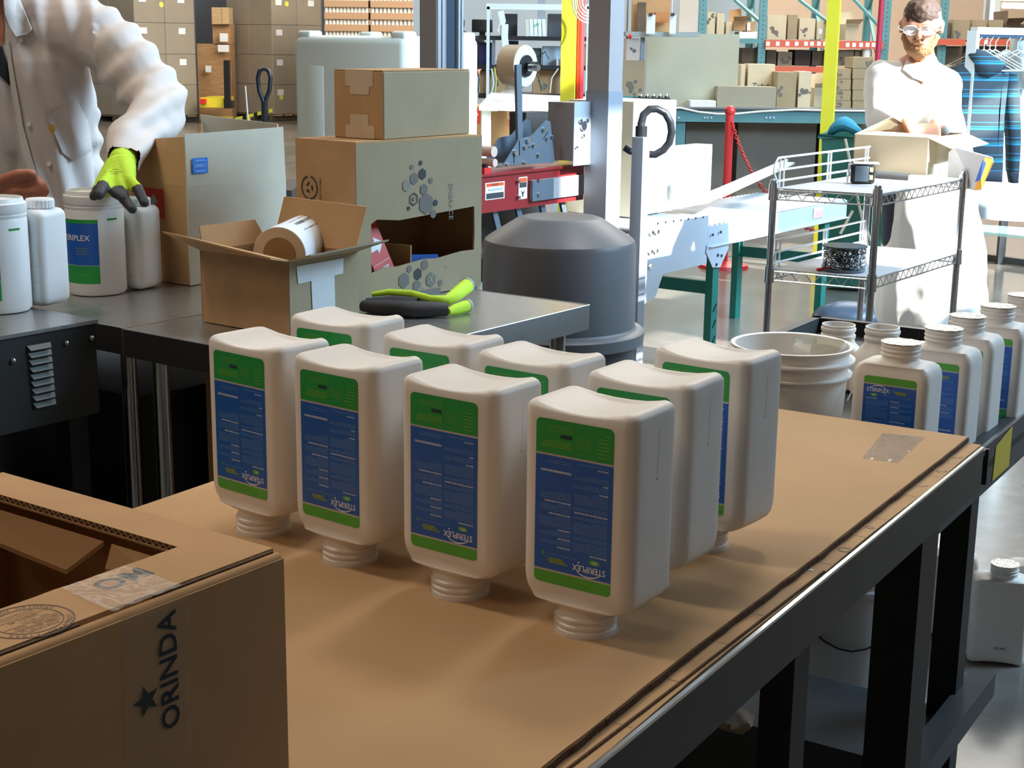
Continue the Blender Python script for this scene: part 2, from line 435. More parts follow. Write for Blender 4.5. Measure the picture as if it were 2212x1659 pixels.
# right wall runs along the hall's own long axis, its openings unseen and shaped to place the sun patches
def gp(a, b, z): v = G1 * a + G2 * b; v.z = z; return v
struct('ceiling', MB().box((G1 * -18.9 + G2 * 16 + Vector((0, 0, 8.1))), (42.2, 62, 0.2), rz=R(-36)), M_CEIL)
wr = MB(); wf = []
COLS = [(-8, 4.9, ()), (4.9, 6.2, ((3.0, 4.7),)), (6.2, 6.75, ((3.0, 4.7), (5.3, 6.3))), (6.75, 7.0, ((5.3, 6.3),)), (7.0, 8.0, ((3.87, 3.96), (4.05, 4.42), (5.3, 6.3))),
        (8.0, 8.7, ((3.60, 3.69), (3.87, 3.96), (4.05, 4.42))), (8.7, 10.6, ((3.3, 4.6),)), (10.6, 40, ())]  # thin slits added to draw sun streaks on the floor
for b0, b1, ops in COLS:
    zs = [0] + [z for o_ in ops for z in o_] + [8]
    for k in range(0, len(zs), 2): wr.box(gp(2.1, (b0 + b1) / 2, (zs[k] + zs[k + 1]) / 2), (0.25, b1 - b0, zs[k + 1] - zs[k]), rz=R(-36))
struct('wall_right', wr, M_WALLR)
for n_, (b0, b1, z0, z1, nv, nh) in enumerate(((4.9, 6.75, 3.0, 4.7, 1, 1), (6.2, 8.0, 5.3, 6.3, 1, 0), (7.0, 8.7, 4.05, 4.42, 2, 0), (8.7, 10.6, 3.3, 4.6, 2, 1))):
    mb = MB()
    for k in range(nv + 2): mb.box(gp(2.1, b0 + (b1 - b0) * k / (nv + 1), (z0 + z1) / 2), (0.08, 0.05, z1 - z0), rz=R(-36))
    for k in range(nh + 2): mb.box(gp(2.1, (b0 + b1) / 2, z0 + (z1 - z0) * k / (nh + 1)), (0.08, b1 - b0, 0.05), rz=R(-36))
    struct('window_%d' % (n_ + 1), mb, M_WHITEP)
struct('wall_front', MB().box(gp(-18.9, -7.9, 4), (42.2, 0.25, 8), rz=R(-36)), M_WALLR)  # unseen wall, added to keep outside light off the near faces

# ================================================================== NEAR WORK TABLE (steel top under cardboard)
A0, A1, B0, B1_ = -1.50, -0.582, 0.80, 2.44
tb = thing('work_table', 'dark steel-edged work table covered with brown cardboard, in the foreground', 'table', AB(-1.04, 1.6, 0), TH)
def tbx(name, a0, a1, b0, b1, z0, z1, m, bev=None, **k):
    c = AB((a0 + a1) / 2, (b0 + b1) / 2, (z0 + z1) / 2)
    mb = MB(); mb.box(c, (abs(a1 - a0), abs(b1 - b0), abs(z1 - z0)), rz=TH)
    return build(name, mb, m, k.pop('parent', tb), world=True, **k)
tbx('table_top', A0, A1 - 0.004, B0, B1_, 0.880, 0.890, M_STEELD)
tbx('apron', A1 - 0.006, A1, B0, B1_ - 0.04, 0.828, 0.9005, M_STEELD)
tbx('bright_edge', A1 - 0.0045, A1 + 0.0006, B0, B1_ - 0.04, 0.8985, 0.9022, M_STEELE, label='worn bright steel top edge')  # highlight along the edge, put into a paler strip
tbx('apron', A0, A0 + 0.006, B0, B1_, 0.828, 0.895, M_STEELD)
tbx('apron', A0, A1, B1_ - 0.006, B1_, 0.828, 0.89, M_STEELD)
for a, b in ((A1 - 0.040, 2.12), (A0 + 0.05, 2.30), (A1 - 0.040, 0.95), (A0 + 0.05, 0.95)):
    tbx('leg', a - 0.038, a + 0.030, b, b + 0.085, 0.0, 0.88, M_BLACKF)
mb = MB()   # angle brace of a second, slimmer post next to the right leg
mb.box(AB(A1 - 0.07, 1.78, 0.43), (0.012, 0.055, 0.86), rz=TH); mb.box(AB(A1 - 0.10, 1.80, 0.43), (0.055, 0.012, 0.86), rz=TH)
build('angle_post', mb, M_BLACKF, tb, world=True)
tbx('lower_shelf', A0 + 0.03, A1 - 0.05, 0.86, 1.52, 0.20, 0.215, M_DARKG)

# cardboard sheet: two layers, upper one ends a hand's breadth short of the steel edge
random.seed(3)
def wavy_sheet(a0, a1, b0, b1, z0, z1, edge, seed, skew=0.0):
    mb = MB(); n = 40; top = []; bot = []
    pts = [(a0, b0), (a0, b1)]
    for i in range(n + 1):
        b = b1 + (b0 - b1) * i / n
        w = edge(b) if edge else 0
        pts.append((a1 + w, b))
    ptsw = [AB(a, b, z0) for a, b in pts]
    mb.prism(ptsw, (0, 0, z1 - z0)); return mb
def e_up(b):
    return 0.0035 * noise.noise(Vector((b * 3.1, 0.3, 0))) + 0.0012 * noise.noise(Vector((b * 30, 2, 0)))
def e_lo(b):
    return 0.003 * noise.noise(Vector((b * 4.0, 7.3, 0))) + 0.001 * noise.noise(Vector((b * 26, 9, 0)))
sh = thing('cardboard_sheet', 'large brown cardboard sheet in two layers spread over the work table', 'cardboard', AB(-1.04, 1.6, 0.89), TH)
lo = wavy_sheet(-1.485, -0.594, B0, 2.432, 0.8905, 0.8965, e_lo, 1)
build('lower_layer', lo, M_CARDT, sh, world=True)
up = wavy_sheet(-1.48, -0.620, B0, 2.440, 0.8985, 0.9050, e_up, 2)
build('upper_layer', up, M_CARDT, sh, world=True)
# dark torn fluting seen along the upper layer's cut edge
fl = MB(); pts = []
for i in range(121):
    b = 2.438 + (B0 - 2.438) * i / 120; pts.append(b)
for b0_, b1_ in zip(pts, pts[1:]):
    a = -0.6203 + e_up(b0_); a2 = -0.6203 + e_up(b1_)
    w = 0.0028 + 0.0016 * noise.noise(Vector((b0_ * 22, 5, 1)))
    fl.prism([AB(a, b0_, 0.8965), AB(a + w, b0_, 0.8965), AB(a2 + w, b1_, 0.8965), AB(a2, b1_, 0.8965)], (0, 0, 0.0078))
build('torn_fluting', fl, M_FLUTE, sh, world=True, kind='stuff')
fl = MB(); pts2 = [1.70 + (B0 - 1.70) * i / 60 for i in range(61)]
for i, (b0_, b1_) in enumerate(zip(pts2, pts2[1:])):
    k = i / 60; off = 0.020 * (1 - k) ** 0.6 if True else 0
    off2 = 0.020 * (1 - (i + 1) / 60) ** 0.6 if i < 59 else 0
    fl.prism([AB(-0.6165 + off, b0_, 0.8965), AB(-0.6140 + off, b0_, 0.8965), AB(-0.6140 + off2, b1_, 0.8965), AB(-0.6165 + off2, b1_, 0.8965)], (0, 0, 0.0022))
build('knife_cut', fl, M_FLUTE, sh, world=True)
# pencilled measuring ticks and figures on the exposed strip of the lower layer
tk = MB(); fr = frame(AB(-0.606, 2.3, 0.8965), UA, VA)
for i, b in enumerate((2.29, 2.20, 2.08, 1.95, 1.86, 1.73, 1.52, 1.42, 1.30, 1.18)):
    quad(tk, fr, -0.011, b - 2.3, 0.010, b - 2.3 + 0.0010, d=0.0003)
for b, ch in ((2.33, ')'), (2.235, '2'), (2.14, ')'), (1.905, 'o'), (1.795, 'O')):
    add_text(tk, ch, fr, 0.002, b - 2.3, 0.026, rot=-0.9, d=0.0003)
build('pencil_marks', tk, mat('pencil', (0.16, 0.13, 0.10), 0.7), sh, world=True, kind='stuff')
# shiny tape patch
tp = MB(); a, b = -0.70, 2.30
cs = [Zp(1862, 990, 0.9053), Zp(1940, 1000, 0.9053), Zp(2000, 944, 0.9053), Zp(1905, 936, 0.9053)]
n = 14
for i in range(n):
    for j in range(n):
        def q(u, v):
            p = cs[0].lerp(cs[1], u).lerp(cs[3].lerp(cs[2], u), v); p.z = 0.9056 + 0.0007 * noise.noise(Vector((u * 16, v * 16, 3))); return p
        tp.poly([q(i / n, j / n), q((i + 1) / n, j / n), q((i + 1) / n, (j + 1) / n), q(i / n, (j + 1) / n)])
build('tape_patch', tp, mat('glitter_tape', (0.72, 0.66, 0.56), 0.12, alpha=0.45, spec=1.0, coat=1.0, bump=1.0, bump_scale=160), sh, world=True, label='shiny wrinkled square of clear tape')
tp = MB().prism([Zp(1744, 1232, 0.8966), Zp(1752, 1229, 0.8966), Zp(1760, 1234, 0.8966)], (0, 0, 0.0006))
build('paper_scrap', tp, M_WHITE, sh, world=True)

# ================================================================== THE BOTTLES
BW, BD, BH = 0.0705, 0.0490, 0.2615
BCX, BCY = 0.0060, 0.0125        # the mouth sits off the body's centre
def bottle_body():
    """inverted: mouth on z=0, base (hollowed) on top"""
    mb = MB(); N1 = 7; SID = 5
    def ring_rr(a, b, r):
        pts = []
        for q in range(4):
            sx, sy = ((1, 1), (-1, 1), (-1, -1), (1, -1))[q]
            for k in range(N1):
                t = q * PI / 2 + (PI / 2) * k / (N1 - 1)
                pts.append((sx * (a - r) + r * math.cos(t), sy * (b - r) + r * math.sin(t)))
            nx = ((-1, 1), (-1, -1), (1, -1), (1, 1))[q]
            p0 = pts[-1]; t = (q + 1) * PI / 2
            p1 = (nx[0] * (a - r) + r * math.cos(t), nx[1] * (b - r) + r * math.sin(t))
            for k in range(1, SID): pts.append((p0[0] + (p1[0] - p0[0]) * k / SID, p0[1] + (p1[1] - p0[1]) * k / SID))
        return pts
    base = ring_rr(BW, BD, 0.016)
    ang = [math.atan2(y / BD, x / BW) for x, y in base]
    def circ(r): return [(r * math.cos(a), r * math.sin(a)) for a in ang]
    def mix(p, q, t): return [(x0 + (x1 - x0) * t, y0 + (y1 - y0) * t) for (x0, y0), (x1, y1) in zip(p, q)]
    levels = []
    neck = [(0.0315, 0.0), (0.0345, 0.0), (0.0350, 0.0015), (0.0350, 0.006), (0.0335, 0.0075), (0.0335, 0.0095), (0.0352, 0.011), (0.0352, 0.0135), (0.0332, 0.015),
            (0.0332, 0.0175), (0.0352, 0.019), (0.0352, 0.0215), (0.0330, 0.0235), (0.0325, 0.030)]
    for r, z in neck: levels.append((circ(r), z, 0))
    for t, z in ((0.10, 0.0330), (0.40, 0.0350), (0.70, 0.0380), (0.86, 0.0430), (0.945, 0.0500), (0.985, 0.058), (1.0, 0.067)):
        levels.append((mix(circ(0.033), base, t), z, 0))
    levels.append((base, 0.12, 0)); levels.append((base, 0.18, 0)); levels.append((ring_rr(BW, BD, 0.0155), 0.245, 0.12))
    rr = 0.010
    for k in range(1, 7):
        t = k / 6 * PI / 2; ins = rr * (1 - math.cos(t)); z = BH - rr + rr * math.sin(t)
        levels.append((ring_rr(BW - ins, BD - ins, 0.0155 - ins * 0.6), z, 0.15 + 0.85 * (k / 6) ** 1.5))
    s0 = levels[-1][0]
    for f_ in (0.86, 0.66, 0.44, 0.22): levels.append(([(x * f_, y * f_) for x, y in s0], BH, 1.0))
    rings = []
    for ring, z, c in levels:
        vs = []
        for x, y in ring:
            dz = -c * 0.0105 * (1 - min(1, (x / 0.056) ** 2)) if c else 0
            k_ = min(1.0, max(0.0, (z - 0.030) / 0.014)); k_ = k_ * k_ * (3 - 2 * k_)
            vs.append(mb.bm.verts.new((x + BCX * k_, y + BCY * k_, z + dz)))
        rings.append(vs)
    n = len(base)
    for a, b in zip(rings, rings[1:]):
        for j in range(n): mb.bm.faces.new((a[j], a[(j + 1) % n], b[(j + 1) % n], b[j]))
    mb.bm.faces.new(rings[-1])
    mb.bm.faces.new(rings[0][::-1])
    # small moulding run on one side
    mb.tube((BW + BCX - 0.0002, 0.014, 0.185), (BW + BCX - 0.0002, 0.016, 0.240), 0.0005, n=6)
    mb.ball((BW + BCX, 0.014, 0.184), 0.0016, seg=8)
    return mb
LW, LZ0, LZ1 = 0.0486, 0.0594, 0.2449; LX = 0.0031     # half width, neck end, base end
def bottle_label():
    """flat printed label; upright reading direction is towards the neck (z down when inverted)"""
    mb = MB(); hgt = LZ1 - LZ0
    fr = frame((LX, -BD + BCY - 0.0003, (LZ0 + LZ1) / 2), (-1, 0, 0), (0, 0, -1))   # upright frame: x right, y up, seen from -y
    # rounded corners, bands: 0 green light,1 blue,2 grey,3 deep green
    h = hgt / 2; r = 0.006
    def arc(cx, cy, a0): return [(cx + r * math.cos(a0 + PI / 2 * k / 4), cy + r * math.sin(a0 + PI / 2 * k / 4)) for k in range(5)]
    y1, y2, y3, y4 = h - 0.0135, h - 0.0157, -h + 0.0405, -h + 0.0383
    fpoly(mb, fr, [(-LW, y1)] + [(LW, y1)] + arc(LW - r, h - r, 0) + arc(-LW + r, h - r, PI / 2), 0, 0)
    fpoly(mb, fr, [(-LW, y2), (LW, y2), (LW, y1), (-LW, y1)], 2, 0)
    fpoly(mb, fr, [(-LW, y3), (LW, y3), (LW, y2), (-LW, y2)], 1, 0)
    fpoly(mb, fr, [(-LW, y4), (LW, y4), (LW, y3), (-LW, y3)], 2, 0)
    fpoly(mb, fr, arc(-LW + r, -h + r, PI) + arc(LW - r, -h + r, 3 * PI / 2) + [(LW, y4), (-LW, y4)], 3, 0)
    return mb, fr, h
def label_print(fr, h):
    rnd = random.Random(11); mb = MB()
    def line(x0, x1, y, t, mi):
        x = x0
        while x < x1 - 0.001:
            w = rnd.uniform(0.0018, 0.0062); e = min(x + w, x1)
            quad(mb, fr, x, y, e, y + t, mi, 0.0002); x = e + rnd.uniform(0.0004, 0.0008)
    add_text(mb, 'STERIPLEX', fr, -0.0215, h - 0.0255, 0.0098, sx=0.92, mi=2, bold=0.012, d=0.0002)
    add_text(mb, 'SD', fr, -0.0285, h - 0.0345, 0.0042, sx=1.4, mi=4, bold=0.01, d=0.0004)
    pill = [(-0.0285 + 0.0070 * math.cos(2 * PI * k / 18), h - 0.0345 + 0.0030 * math.sin(2 * PI * k / 18)) for k in range(18)]
    fpoly(mb, fr, pill, 3, 0.00025)
    # swoosh above the name
    pr = None
    for k in range(15):
        t = PI * (0.93 - 0.86 * k / 14); x = -0.0215 + 0.0145 * math.cos(t) + 0.001; y = h - 0.0235 + 0.0068 * math.sin(t)
        w = 0.00035 + 0.0004 * math.sin(PI * k / 14)
        if pr: fpoly(mb, fr, [(pr[0], pr[1] - w), (x, y - w), (x, y + w), (pr[0], pr[1] + w)], 2, 0.0003)
        pr = (x, y)
    for cx, cy in ((-0.034, h - 0.0205), (-0.0078, h - 0.0215), (-0.0085, h - 0.0315)):
        fpoly(mb, fr, [(cx + 0.0011 * math.cos(2 * PI * k / 10), cy + 0.0011 * math.sin(2 * PI * k / 10)) for k in range(10)], 2, 0.0003)
    # olive two-line claim and fine line under it
    for i, (a, b) in enumerate(((0.006, 0.031), (0.010, 0.031), (0.012, 0.031))): line(a, b, h - 0.0255 - i * 0.0022, 0.0017, 5)
    line(-0.006, 0.034, h - 0.0345, 0.0008, 0)
    fpoly(mb, fr, [(0.036, h - 0.0345), (0.039, h - 0.037), (0.0385, h - 0.033), (0.036, h - 0.032)], 3, 0.0003)
    # white print in the top band
    line(-0.022, 0.026, h - 0.0085, 0.0009, 6)
    # two columns of small print
    def para(x0, x1, y, n, head=None):
        if head: line(x0, x0 + (x1 - x0) * head, y, 0.0017, 1); y -= 0.0030
        for k in range(n):
            e = x1 if k < n - 1 else x0 + (x1 - x0) * rnd.uniform(0.3, 0.8)
            line(x0, e, y, 0.00085, 0); y -= 0.0019
        return y - 0.0012
    y = h - 0.0420; y = para(-0.043, -0.0010, y, 6, 0.5)
    for n_, hd in ((3, None), (8, None), (3, None), (3, 0.98), (7, None), (3, 0.25), (3, 0.15)): y = para(-0.043, -0.0010, y, n_, hd)
    line(-0.043, -0.030, -h + 0.047, 0.0014, 1); line(-0.043, -0.006, -h + 0.044, 0.0009, 0)
    y = h - 0.0440
    for n_, hd in ((3, 0.45), (3, 0.4), (7, 0.4), (5, 0.7), (5, 0.85)): y = para(0.0030, 0.0425, y, n_, hd)
    y = -h + 0.0560; line(0.0030, 0.0425, y, 0.0026, 1)
    line(0.003, 0.036, -h + 0.0475, 0.0009, 0); line(0.003, 0.032, -h + 0.0450, 0.0009, 0)
    # green panel print
    for i in range(7): line(-0.043, -0.043 + (0.013, 0.018, 0.014, 0.013, 0.013, 0.013, 0.005)[i], -h + 0.0085 + (6 - i) * 0.0040, 0.0011, 6)
    for i in range(4): line(0.0030, 0.0425 - i * 0.002, -h + 0.0300 - i * 0.0021, 0.0011, 6)
    quad(mb, fr, 0.0030, -h + 0.0155, 0.0175, -h + 0.0195, 7, 0.00025)
    for i in range(3): line(0.003, 0.035, -h + 0.012 - i * 0.0025, 0.0008, 6)
    for i in range(4): line(-0.020, -0.002, -h + 0.026 - i * 0.003, 0.0008, 6)
    return mb

BOTTLE_PARTS = None
def make_bottle(label, loc, rz, group, upright=False, labelled=True, seal=None):
    """loc = point on the surface under the bottle"""
    global BOTTLE_PARTS
    if BOTTLE_PARTS is None:
        b = build('bottle_body', bottle_body(), M_HDPE, smooth=True)
        lm, fr, h = bottle_label()
        l = build('label', lm, [M_GREEN2, M_BLUE, M_LGREY, M_GREEN])
        l['label'] = 'green and blue printed label'
        p = build('lettering', label_print(fr, h), [M_LTXT, M_LTXTB, M_LWHITE, M_GREEN2, M_LWHITE, M_OLIVE, M_LTXTG, M_TEALINK], l)
        s_ = MB(); s_.lathe([(0, 0), (0.020, 0.0006), (0.034, 0.0), (0.0362, 0.0008), (0.0362, 0.0016), (0.0, 0.0022)], n=32)
        for v in s_.bm.verts: v.co.z += 0.0012 * noise.noise(v.co * 130)
        fo = build('foil_seal', s_, M_FOIL, smooth=True); fo['label'] = 'shiny round foil seal on the mouth'
        sk = MB(); sk.lathe([(0.0352, 0.0), (0.0372, 0.0003), (0.0362, 0.002), (0.0352, 0.004)], n=32)
        so = build('film_skirt', sk, M_FILM, smooth=True)
        BOTTLE_PARTS = (b, l, p, fo, so)
        used = []
        make_bottle.first = True
    b, l, p, fo, so = BOTTLE_PARTS
    root = thing('bottle', label, 'bottle', loc, rz, group)
    def use(o, par):
        if make_bottle.first and o.users_collection and not o.get('_u'):
            c = o; c['_u'] = 1
        else:
            c = o.copy(); COL.objects.link(c)
        c.parent = par; return c
    kids = [use(b, root)]
    if labelled:
        li = use(l, root); kids.append(li); use(p, li)
    if seal or (seal is None and upright): kids.append(use(fo, root))
    if not upright: use(so, root)
    for k in kids:
        if upright: k.location = (0, 0, BH); k.rotation_euler = (0, PI, 0)
        if k.name.startswith('foil_seal'):
            k.location = (0, 0, BH if upright else 0.0); k.rotation_euler = (0, 0, 0) if upright else (PI, 0, 0)
    return root

TZ = 0.905
front = [(-0.329, 1.8707, -39, 'upside-down white jug at the left end of the front row, beside the cut-open box'),
         (-0.2013, 1.7637, -37.6, 'second upside-down white jug from the left in the front row'),
         (-0.0582, 1.6525, -35.7, 'third upside-down white jug from the left in the front row'),
         (0.0852, 1.5444, -34.1, 'nearest upside-down white jug, right end of the front row, largest in view')]
back = [(-0.2442, 2.0341, -32, 'upside-down white jug leftmost in the back row, in front of the small open box'),
        (-0.1031, 1.9038, -34, 'upside-down white jug second in the back row, below the folded gloves'),
        (0.0243, 1.7969, -36.8, 'upside-down white jug third in the back row, below the grey bin rim'),
        (0.1577, 1.6878, -33.8, 'upside-down white jug directly behind the nearest one, with a drip line on its side'),
        (0.2493, 1.832, -37.5, 'rearmost upside-down white jug on the right, before the white bucket')]
for x, y, a, lb in front + back:
    make_bottle(lb, (x, y, TZ), R(a), 'white jugs standing on their mouths on the cardboard')
make_bottle.first = False

# ================================================================== FOREGROUND CARTON WITH CUT-OUT TOP
TC = 1.150
e1, e2 = axes(R(-35.3))
RC = Vector((-0.178, 1.100, TC)); WB, DB = 0.356, 0.52
def fb(u, v, z): p = RC - e1 * u - e2 * v; p.z = z; return p          # u to the left, v towards the camera
bx = thing('open_carton', 'big brown shipping carton with a cut-out top, lower left corner of the picture', 'box', fb(WB / 2, DB / 2, 0.905), R(-35.3))
def fbbox(mb, u0, u1, v0, v1, z0, z1, mi=0):
    c = fb((u0 + u1) / 2, (v0 + v1) / 2, (z0 + z1) / 2); mb.box(c, (abs(u1 - u0), abs(v1 - v0), abs(z1 - z0)), rz=R(-35.3), mi=mi); return mb
T = 0.005
def wall_panel(u0, u1, v0, v1): 
    mb = MB(); fbbox(mb, u0, u1, v0, v1, 0.9055, TC - 0.006); return mb
build('side_panel', wall_panel(0, T, 0, DB), M_CARD, bx, world=True)
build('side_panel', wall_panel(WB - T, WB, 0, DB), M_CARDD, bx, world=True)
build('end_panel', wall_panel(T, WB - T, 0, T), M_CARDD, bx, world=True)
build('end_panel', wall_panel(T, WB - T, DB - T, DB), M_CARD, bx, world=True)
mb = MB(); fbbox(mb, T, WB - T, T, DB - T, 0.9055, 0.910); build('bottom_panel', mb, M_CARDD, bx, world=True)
# rounded fold along the top edge of the printed side
mb = MB(); pr = []
for k in range(7):
    t = PI / 2 * k / 6; pr.append((0.007 - 0.007 * math.cos(PI / 2 - t) if False else 0.007 * (1 - math.cos(t)), TC - 0.010 + 0.008 * math.sin(t)))
ring0 = [fb(u, 0.001, z) for u, z in pr] + [fb(0.009, 0.001, TC - 0.010)]
mb.prism(ring0, -e2 * (DB - 0.002)); build('rounded_fold', mb, M_CARD, bx, world=True, smooth=True)
# top flaps: wide one on the printed side, narrow one at the back
def flap_poly(pts, z0, z1, wob=0.0, seed=0):
    mb = MB(); mb.prism([fb(u, v, z0) for u, v in pts], (0, 0, z1 - z0)); return mb
inner = [(0.073 + 0.0016 * noise.noise(Vector((i * .9, 4, 0))), 0.044 + (DB - 0.05) * i / 24) for i in range(25)]
build('top_flap', flap_poly([(0.0115, 0.0), (0.0115, DB)] + [(u, v) for u, v in inner[::-1]] + [(0.073, 0.0)], TC - 0.005, TC), M_CARD, bx, world=True)
build('top_flap', flap_poly([(0.073, 0.0), (0.073, 0.0435), (WB - 0.012, 0.0435), (WB, 0.0)], TC - 0.005, TC), M_CARD, bx, world=True)
build('top_flap', flap_poly([(WB - 0.012, 0.0435), (WB, 0.0), (WB, DB), (WB - 0.012, DB)], TC - 0.005, TC), M_CARD, bx, world=True)
# dark ragged slit between flap and fold
mb = MB()
for i in range(60):
    v0 = 0.004 + (DB - 0.01) * i / 60; v1 = 0.004 + (DB - 0.01) * (i + 1) / 60
    if 0.115 < v0 < 0.19: continue
    w = 0.0035 + 0.0025 * min(1, v0 / 0.12) + 0.0012 * noise.noise(Vector((i * 0.8, 1, 2)))
    fbbox(mb, 0.0075, 0.0080 + w, v0, v1, TC - 0.004, TC - 0.0008)
build('torn_slit', mb, M_FLUTE, bx, world=True, kind='stuff')
# corrugation visible on the cut inner edge of the back flap
mb = MB()
nfl = 34
for i in range(nfl):
    u0 = 0.078 + (WB - 0.095) * i / nfl; du = (WB - 0.095) / nfl
    a = fb(u0, 0.0438, TC - 0.0046); b = fb(u0 + du * 0.5, 0.0438, TC - 0.0006); c = fb(u0 + du, 0.0438, TC - 0.0046)
    mb.bar(a, b, 0.0008, 0.0008); mb.bar(b, c, 0.0008, 0.0008)
build('corrugation', mb, M_CARD, bx, world=True, kind='stuff')
mb = MB(); fbbox(mb, 0.076, WB - 0.014, 0.0434, 0.0437, TC - 0.0046, TC - 0.0004); build('flute_shadow_gap', mb, M_FLUTE, bx, world=True)  # solid dark strip, the shade between the flutes put into its colour
mb = MB(); fbbox(mb, 0.076, WB - 0.014, 0.043, 0.0455, TC - 0.0062, TC - 0.0048); build('inner_liner', mb, M_CARDD, bx, world=True)
# inner minor flaps folded down inside
mb = MB(); mb.prism([fb(0.16, 0.046, TC - 0.013), fb(WB - 0.02, 0.046, TC - 0.013), fb(WB - 0.03, 0.06, TC - 0.034), fb(0.19, 0.062, TC - 0.040)], (0, 0, -0.004))
build('inner_flap', mb, M_CARDD, bx, world=True)
mb = MB(); mb.prism([fb(0.080, 0.046, TC - 0.013), fb(0.15, 0.046, TC - 0.013), fb(0.145, 0.058, TC - 0.030), fb(0.09, 0.058, TC - 0.022)], (0, 0, -0.004))
build('inner_flap', mb, M_CARDD, bx, world=True)
# print on the flap and on the side
frs = frame(fb(-0.0006, 0.0, TC), -e2, (0, 0, 1))      # printed side: x runs towards the camera (to the left in view)
frs = frame(fb(-0.0006, 0.0, TC), e2, (0, 0, 1))
def side_xy(px, py):
    """point of the printed side under a pixel, in (x towards back, y up)"""
    d = ray(px, py); n_ = e1; t = (RC - CAM).dot(n_) / d.dot(n_); p = CAM + d * t
    return ((p - RC).dot(e2), p.z - TC)
mb = MB()
x0, y0 = side_xy(358, 1365); x1, y1 = side_xy(372, 1530); cx, cy = (x0 + x1) / 2, (y0 + y1) / 2
add_text(mb, 'ORINDA', frs, cx, cy, 0.0235, sx=1.0, rot=PI / 2, bold=0.018)
build('lettering', mb, M_NAVY, bx, world=True, label='dark blue sideways lettering')
mb = MB(); sx_, sy_ = side_xy(315, 1513); Rr = 0.0125
pts = []
for k in range(10):
    r_ = Rr if k % 2 == 0 else Rr * 0.42; t = PI / 2 + 0.25 + 2 * PI * k / 10; pts.append((sx_ + r_ * math.cos(t), sy_ + r_ * math.sin(t)))
for k in range(5):
    a = pts[(2 * k - 1) % 10]; b = pts[2 * k]; c = pts[(2 * k + 1) % 10]
    fpoly(mb, frs, [(sx_, sy_), a, b, c], d=0.0006)
build('star_print', mb, M_TEALINK, bx, world=True)
frt = frame(fb(0.042, 0.0, TC), -e2, e1)    # on the flap, reading from the far side (upside down in view)
def top_uv(px, py): p = Zp(px, py, TC); d = p - RC; return (-d.dot(e1), -d.dot(e2))
u, v = top_uv(262, 1250); mb = MB(); frM = frame(fb(u, v, TC), -e2, e1)
add_text(mb, 'MO', frM, 0, 0, 0.030, bold=0.015, d=0.0003); build('lettering', mb, M_NAVY, bx, world=True)
u, v = top_uv(62, 1342); mb = MB(); frC = frame(fb(u, v, TC), -e2, e1); RS = 0.031
for r0, r1 in ((RS, RS - 0.0012), (RS * 0.76, RS * 0.76 - 0.0008)):
    for k in range(40):
        a, b = 2 * PI * k / 40, 2 * PI * (k + 1) / 40
        fpoly(mb, frC, [(r0 * math.cos(a), r0 * math.sin(a)), (r0 * math.cos(b), r0 * math.sin(b)), (r1 * math.cos(b), r1 * math.sin(b)), (r1 * math.cos(a), r1 * math.sin(a))], d=0.0003)
for s_, up_ in (('LONGVIEW FIBRE', 1), ('SPANISH FORK, UTAH', -1)):
    for i, ch in enumerate(s_):
        t = (PI / 2 + (len(s_) / 2 - i - 0.5) * 0.165) if up_ > 0 else (-PI / 2 - (len(s_) / 2 - i - 0.5) * 0.15)
        if ch == ' ': continue
        add_text(mb, ch, frC, RS * 0.87 * math.cos(t), RS * 0.87 * math.sin(t), 0.0056, rot=t - PI / 2 if up_ > 0 else t + PI / 2, d=0.0003)
for s_, x, y, z_ in (('EDGE CRUSH', 0, 0.0165, 0.0042), ('TEST (ECT) 55', 0, 0.0115, 0.0052), ('MIN COMB', -0.010, 0.0055, 0.0042), ('BS.IN', 0.011, 0.0055, 0.0042), ('SIZE', -0.013, -0.0005, 0.0036), ('GR. WT.', 0.0, -0.0005, 0.0036), ('UNLTC 40', 0.0, -0.0060, 0.0052), ('MANUFACTURED BY', 0, -0.0125, 0.0030), ('BOX CERTIFICATE', 0, -0.0165, 0.0036)):
    add_text(mb, s_, frC, x, y, z_, d=0.0003)
for y in (0.0088, 0.0024, -0.0090): quad(mb, frC, -0.022, y, 0.022, y + 0.0005, d=0.0003)
build('certificate_stamp', mb, M_GREYINK if False else mat('stamp_ink', (0.12, 0.08, 0.06), 0.7), bx, world=True)
# clear tape bridging the flap and the side
def tape_mesh(cs, n=16, amp=0.0009, zoff=0.0006, sd=0):
    mb = MB(); nrm = (cs[1] - cs[0]).cross(cs[3] - cs[0]).normalized()
    if nrm.z < -0.1: nrm = -nrm
    g = {}
    for i in range(n + 1):
        for j in range(n + 1):
            u_, v_ = i / n, j / n; p = cs[0].lerp(cs[1], u_).lerp(cs[3].lerp(cs[2], u_), v_)
            g[i, j] = mb.bm.verts.new(p + nrm * (zoff + amp * (0.6 + noise.noise(Vector((u_ * 7, v_ * 7, sd))))))
    for i in range(n):
        for j in range(n): mb.bm.faces.new((g[i, j], g[i + 1, j], g[i + 1, j + 1], g[i, j + 1]))
    return mb
vt0 = top_uv(375, 1262)[1]; vt1 = top_uv(242, 1318)[1]
cs = [fb(0.004, vt0, TC), fb(0.068, vt0 - 0.004, TC), fb(0.070, vt1 - 0.004, TC), fb(0.004, vt1 + 0.004, TC)]
build('clear_tape', tape_mesh(cs, amp=0.0014), M_CLEAR, bx, world=True, smooth=True, ang=80, label='glossy wrinkled clear tape')
cs = [fb(-0.0006, vt0, TC - 0.004), fb(-0.0006, vt1, TC - 0.004), fb(-0.0006, vt1 + 0.004, TC - 0.20), fb(-0.0006, vt0 + 0.004, TC - 0.20)]
mbt = MB(); mbt.prism([c + e1 * 0.0004 for c in cs], e1 * 0.0002)
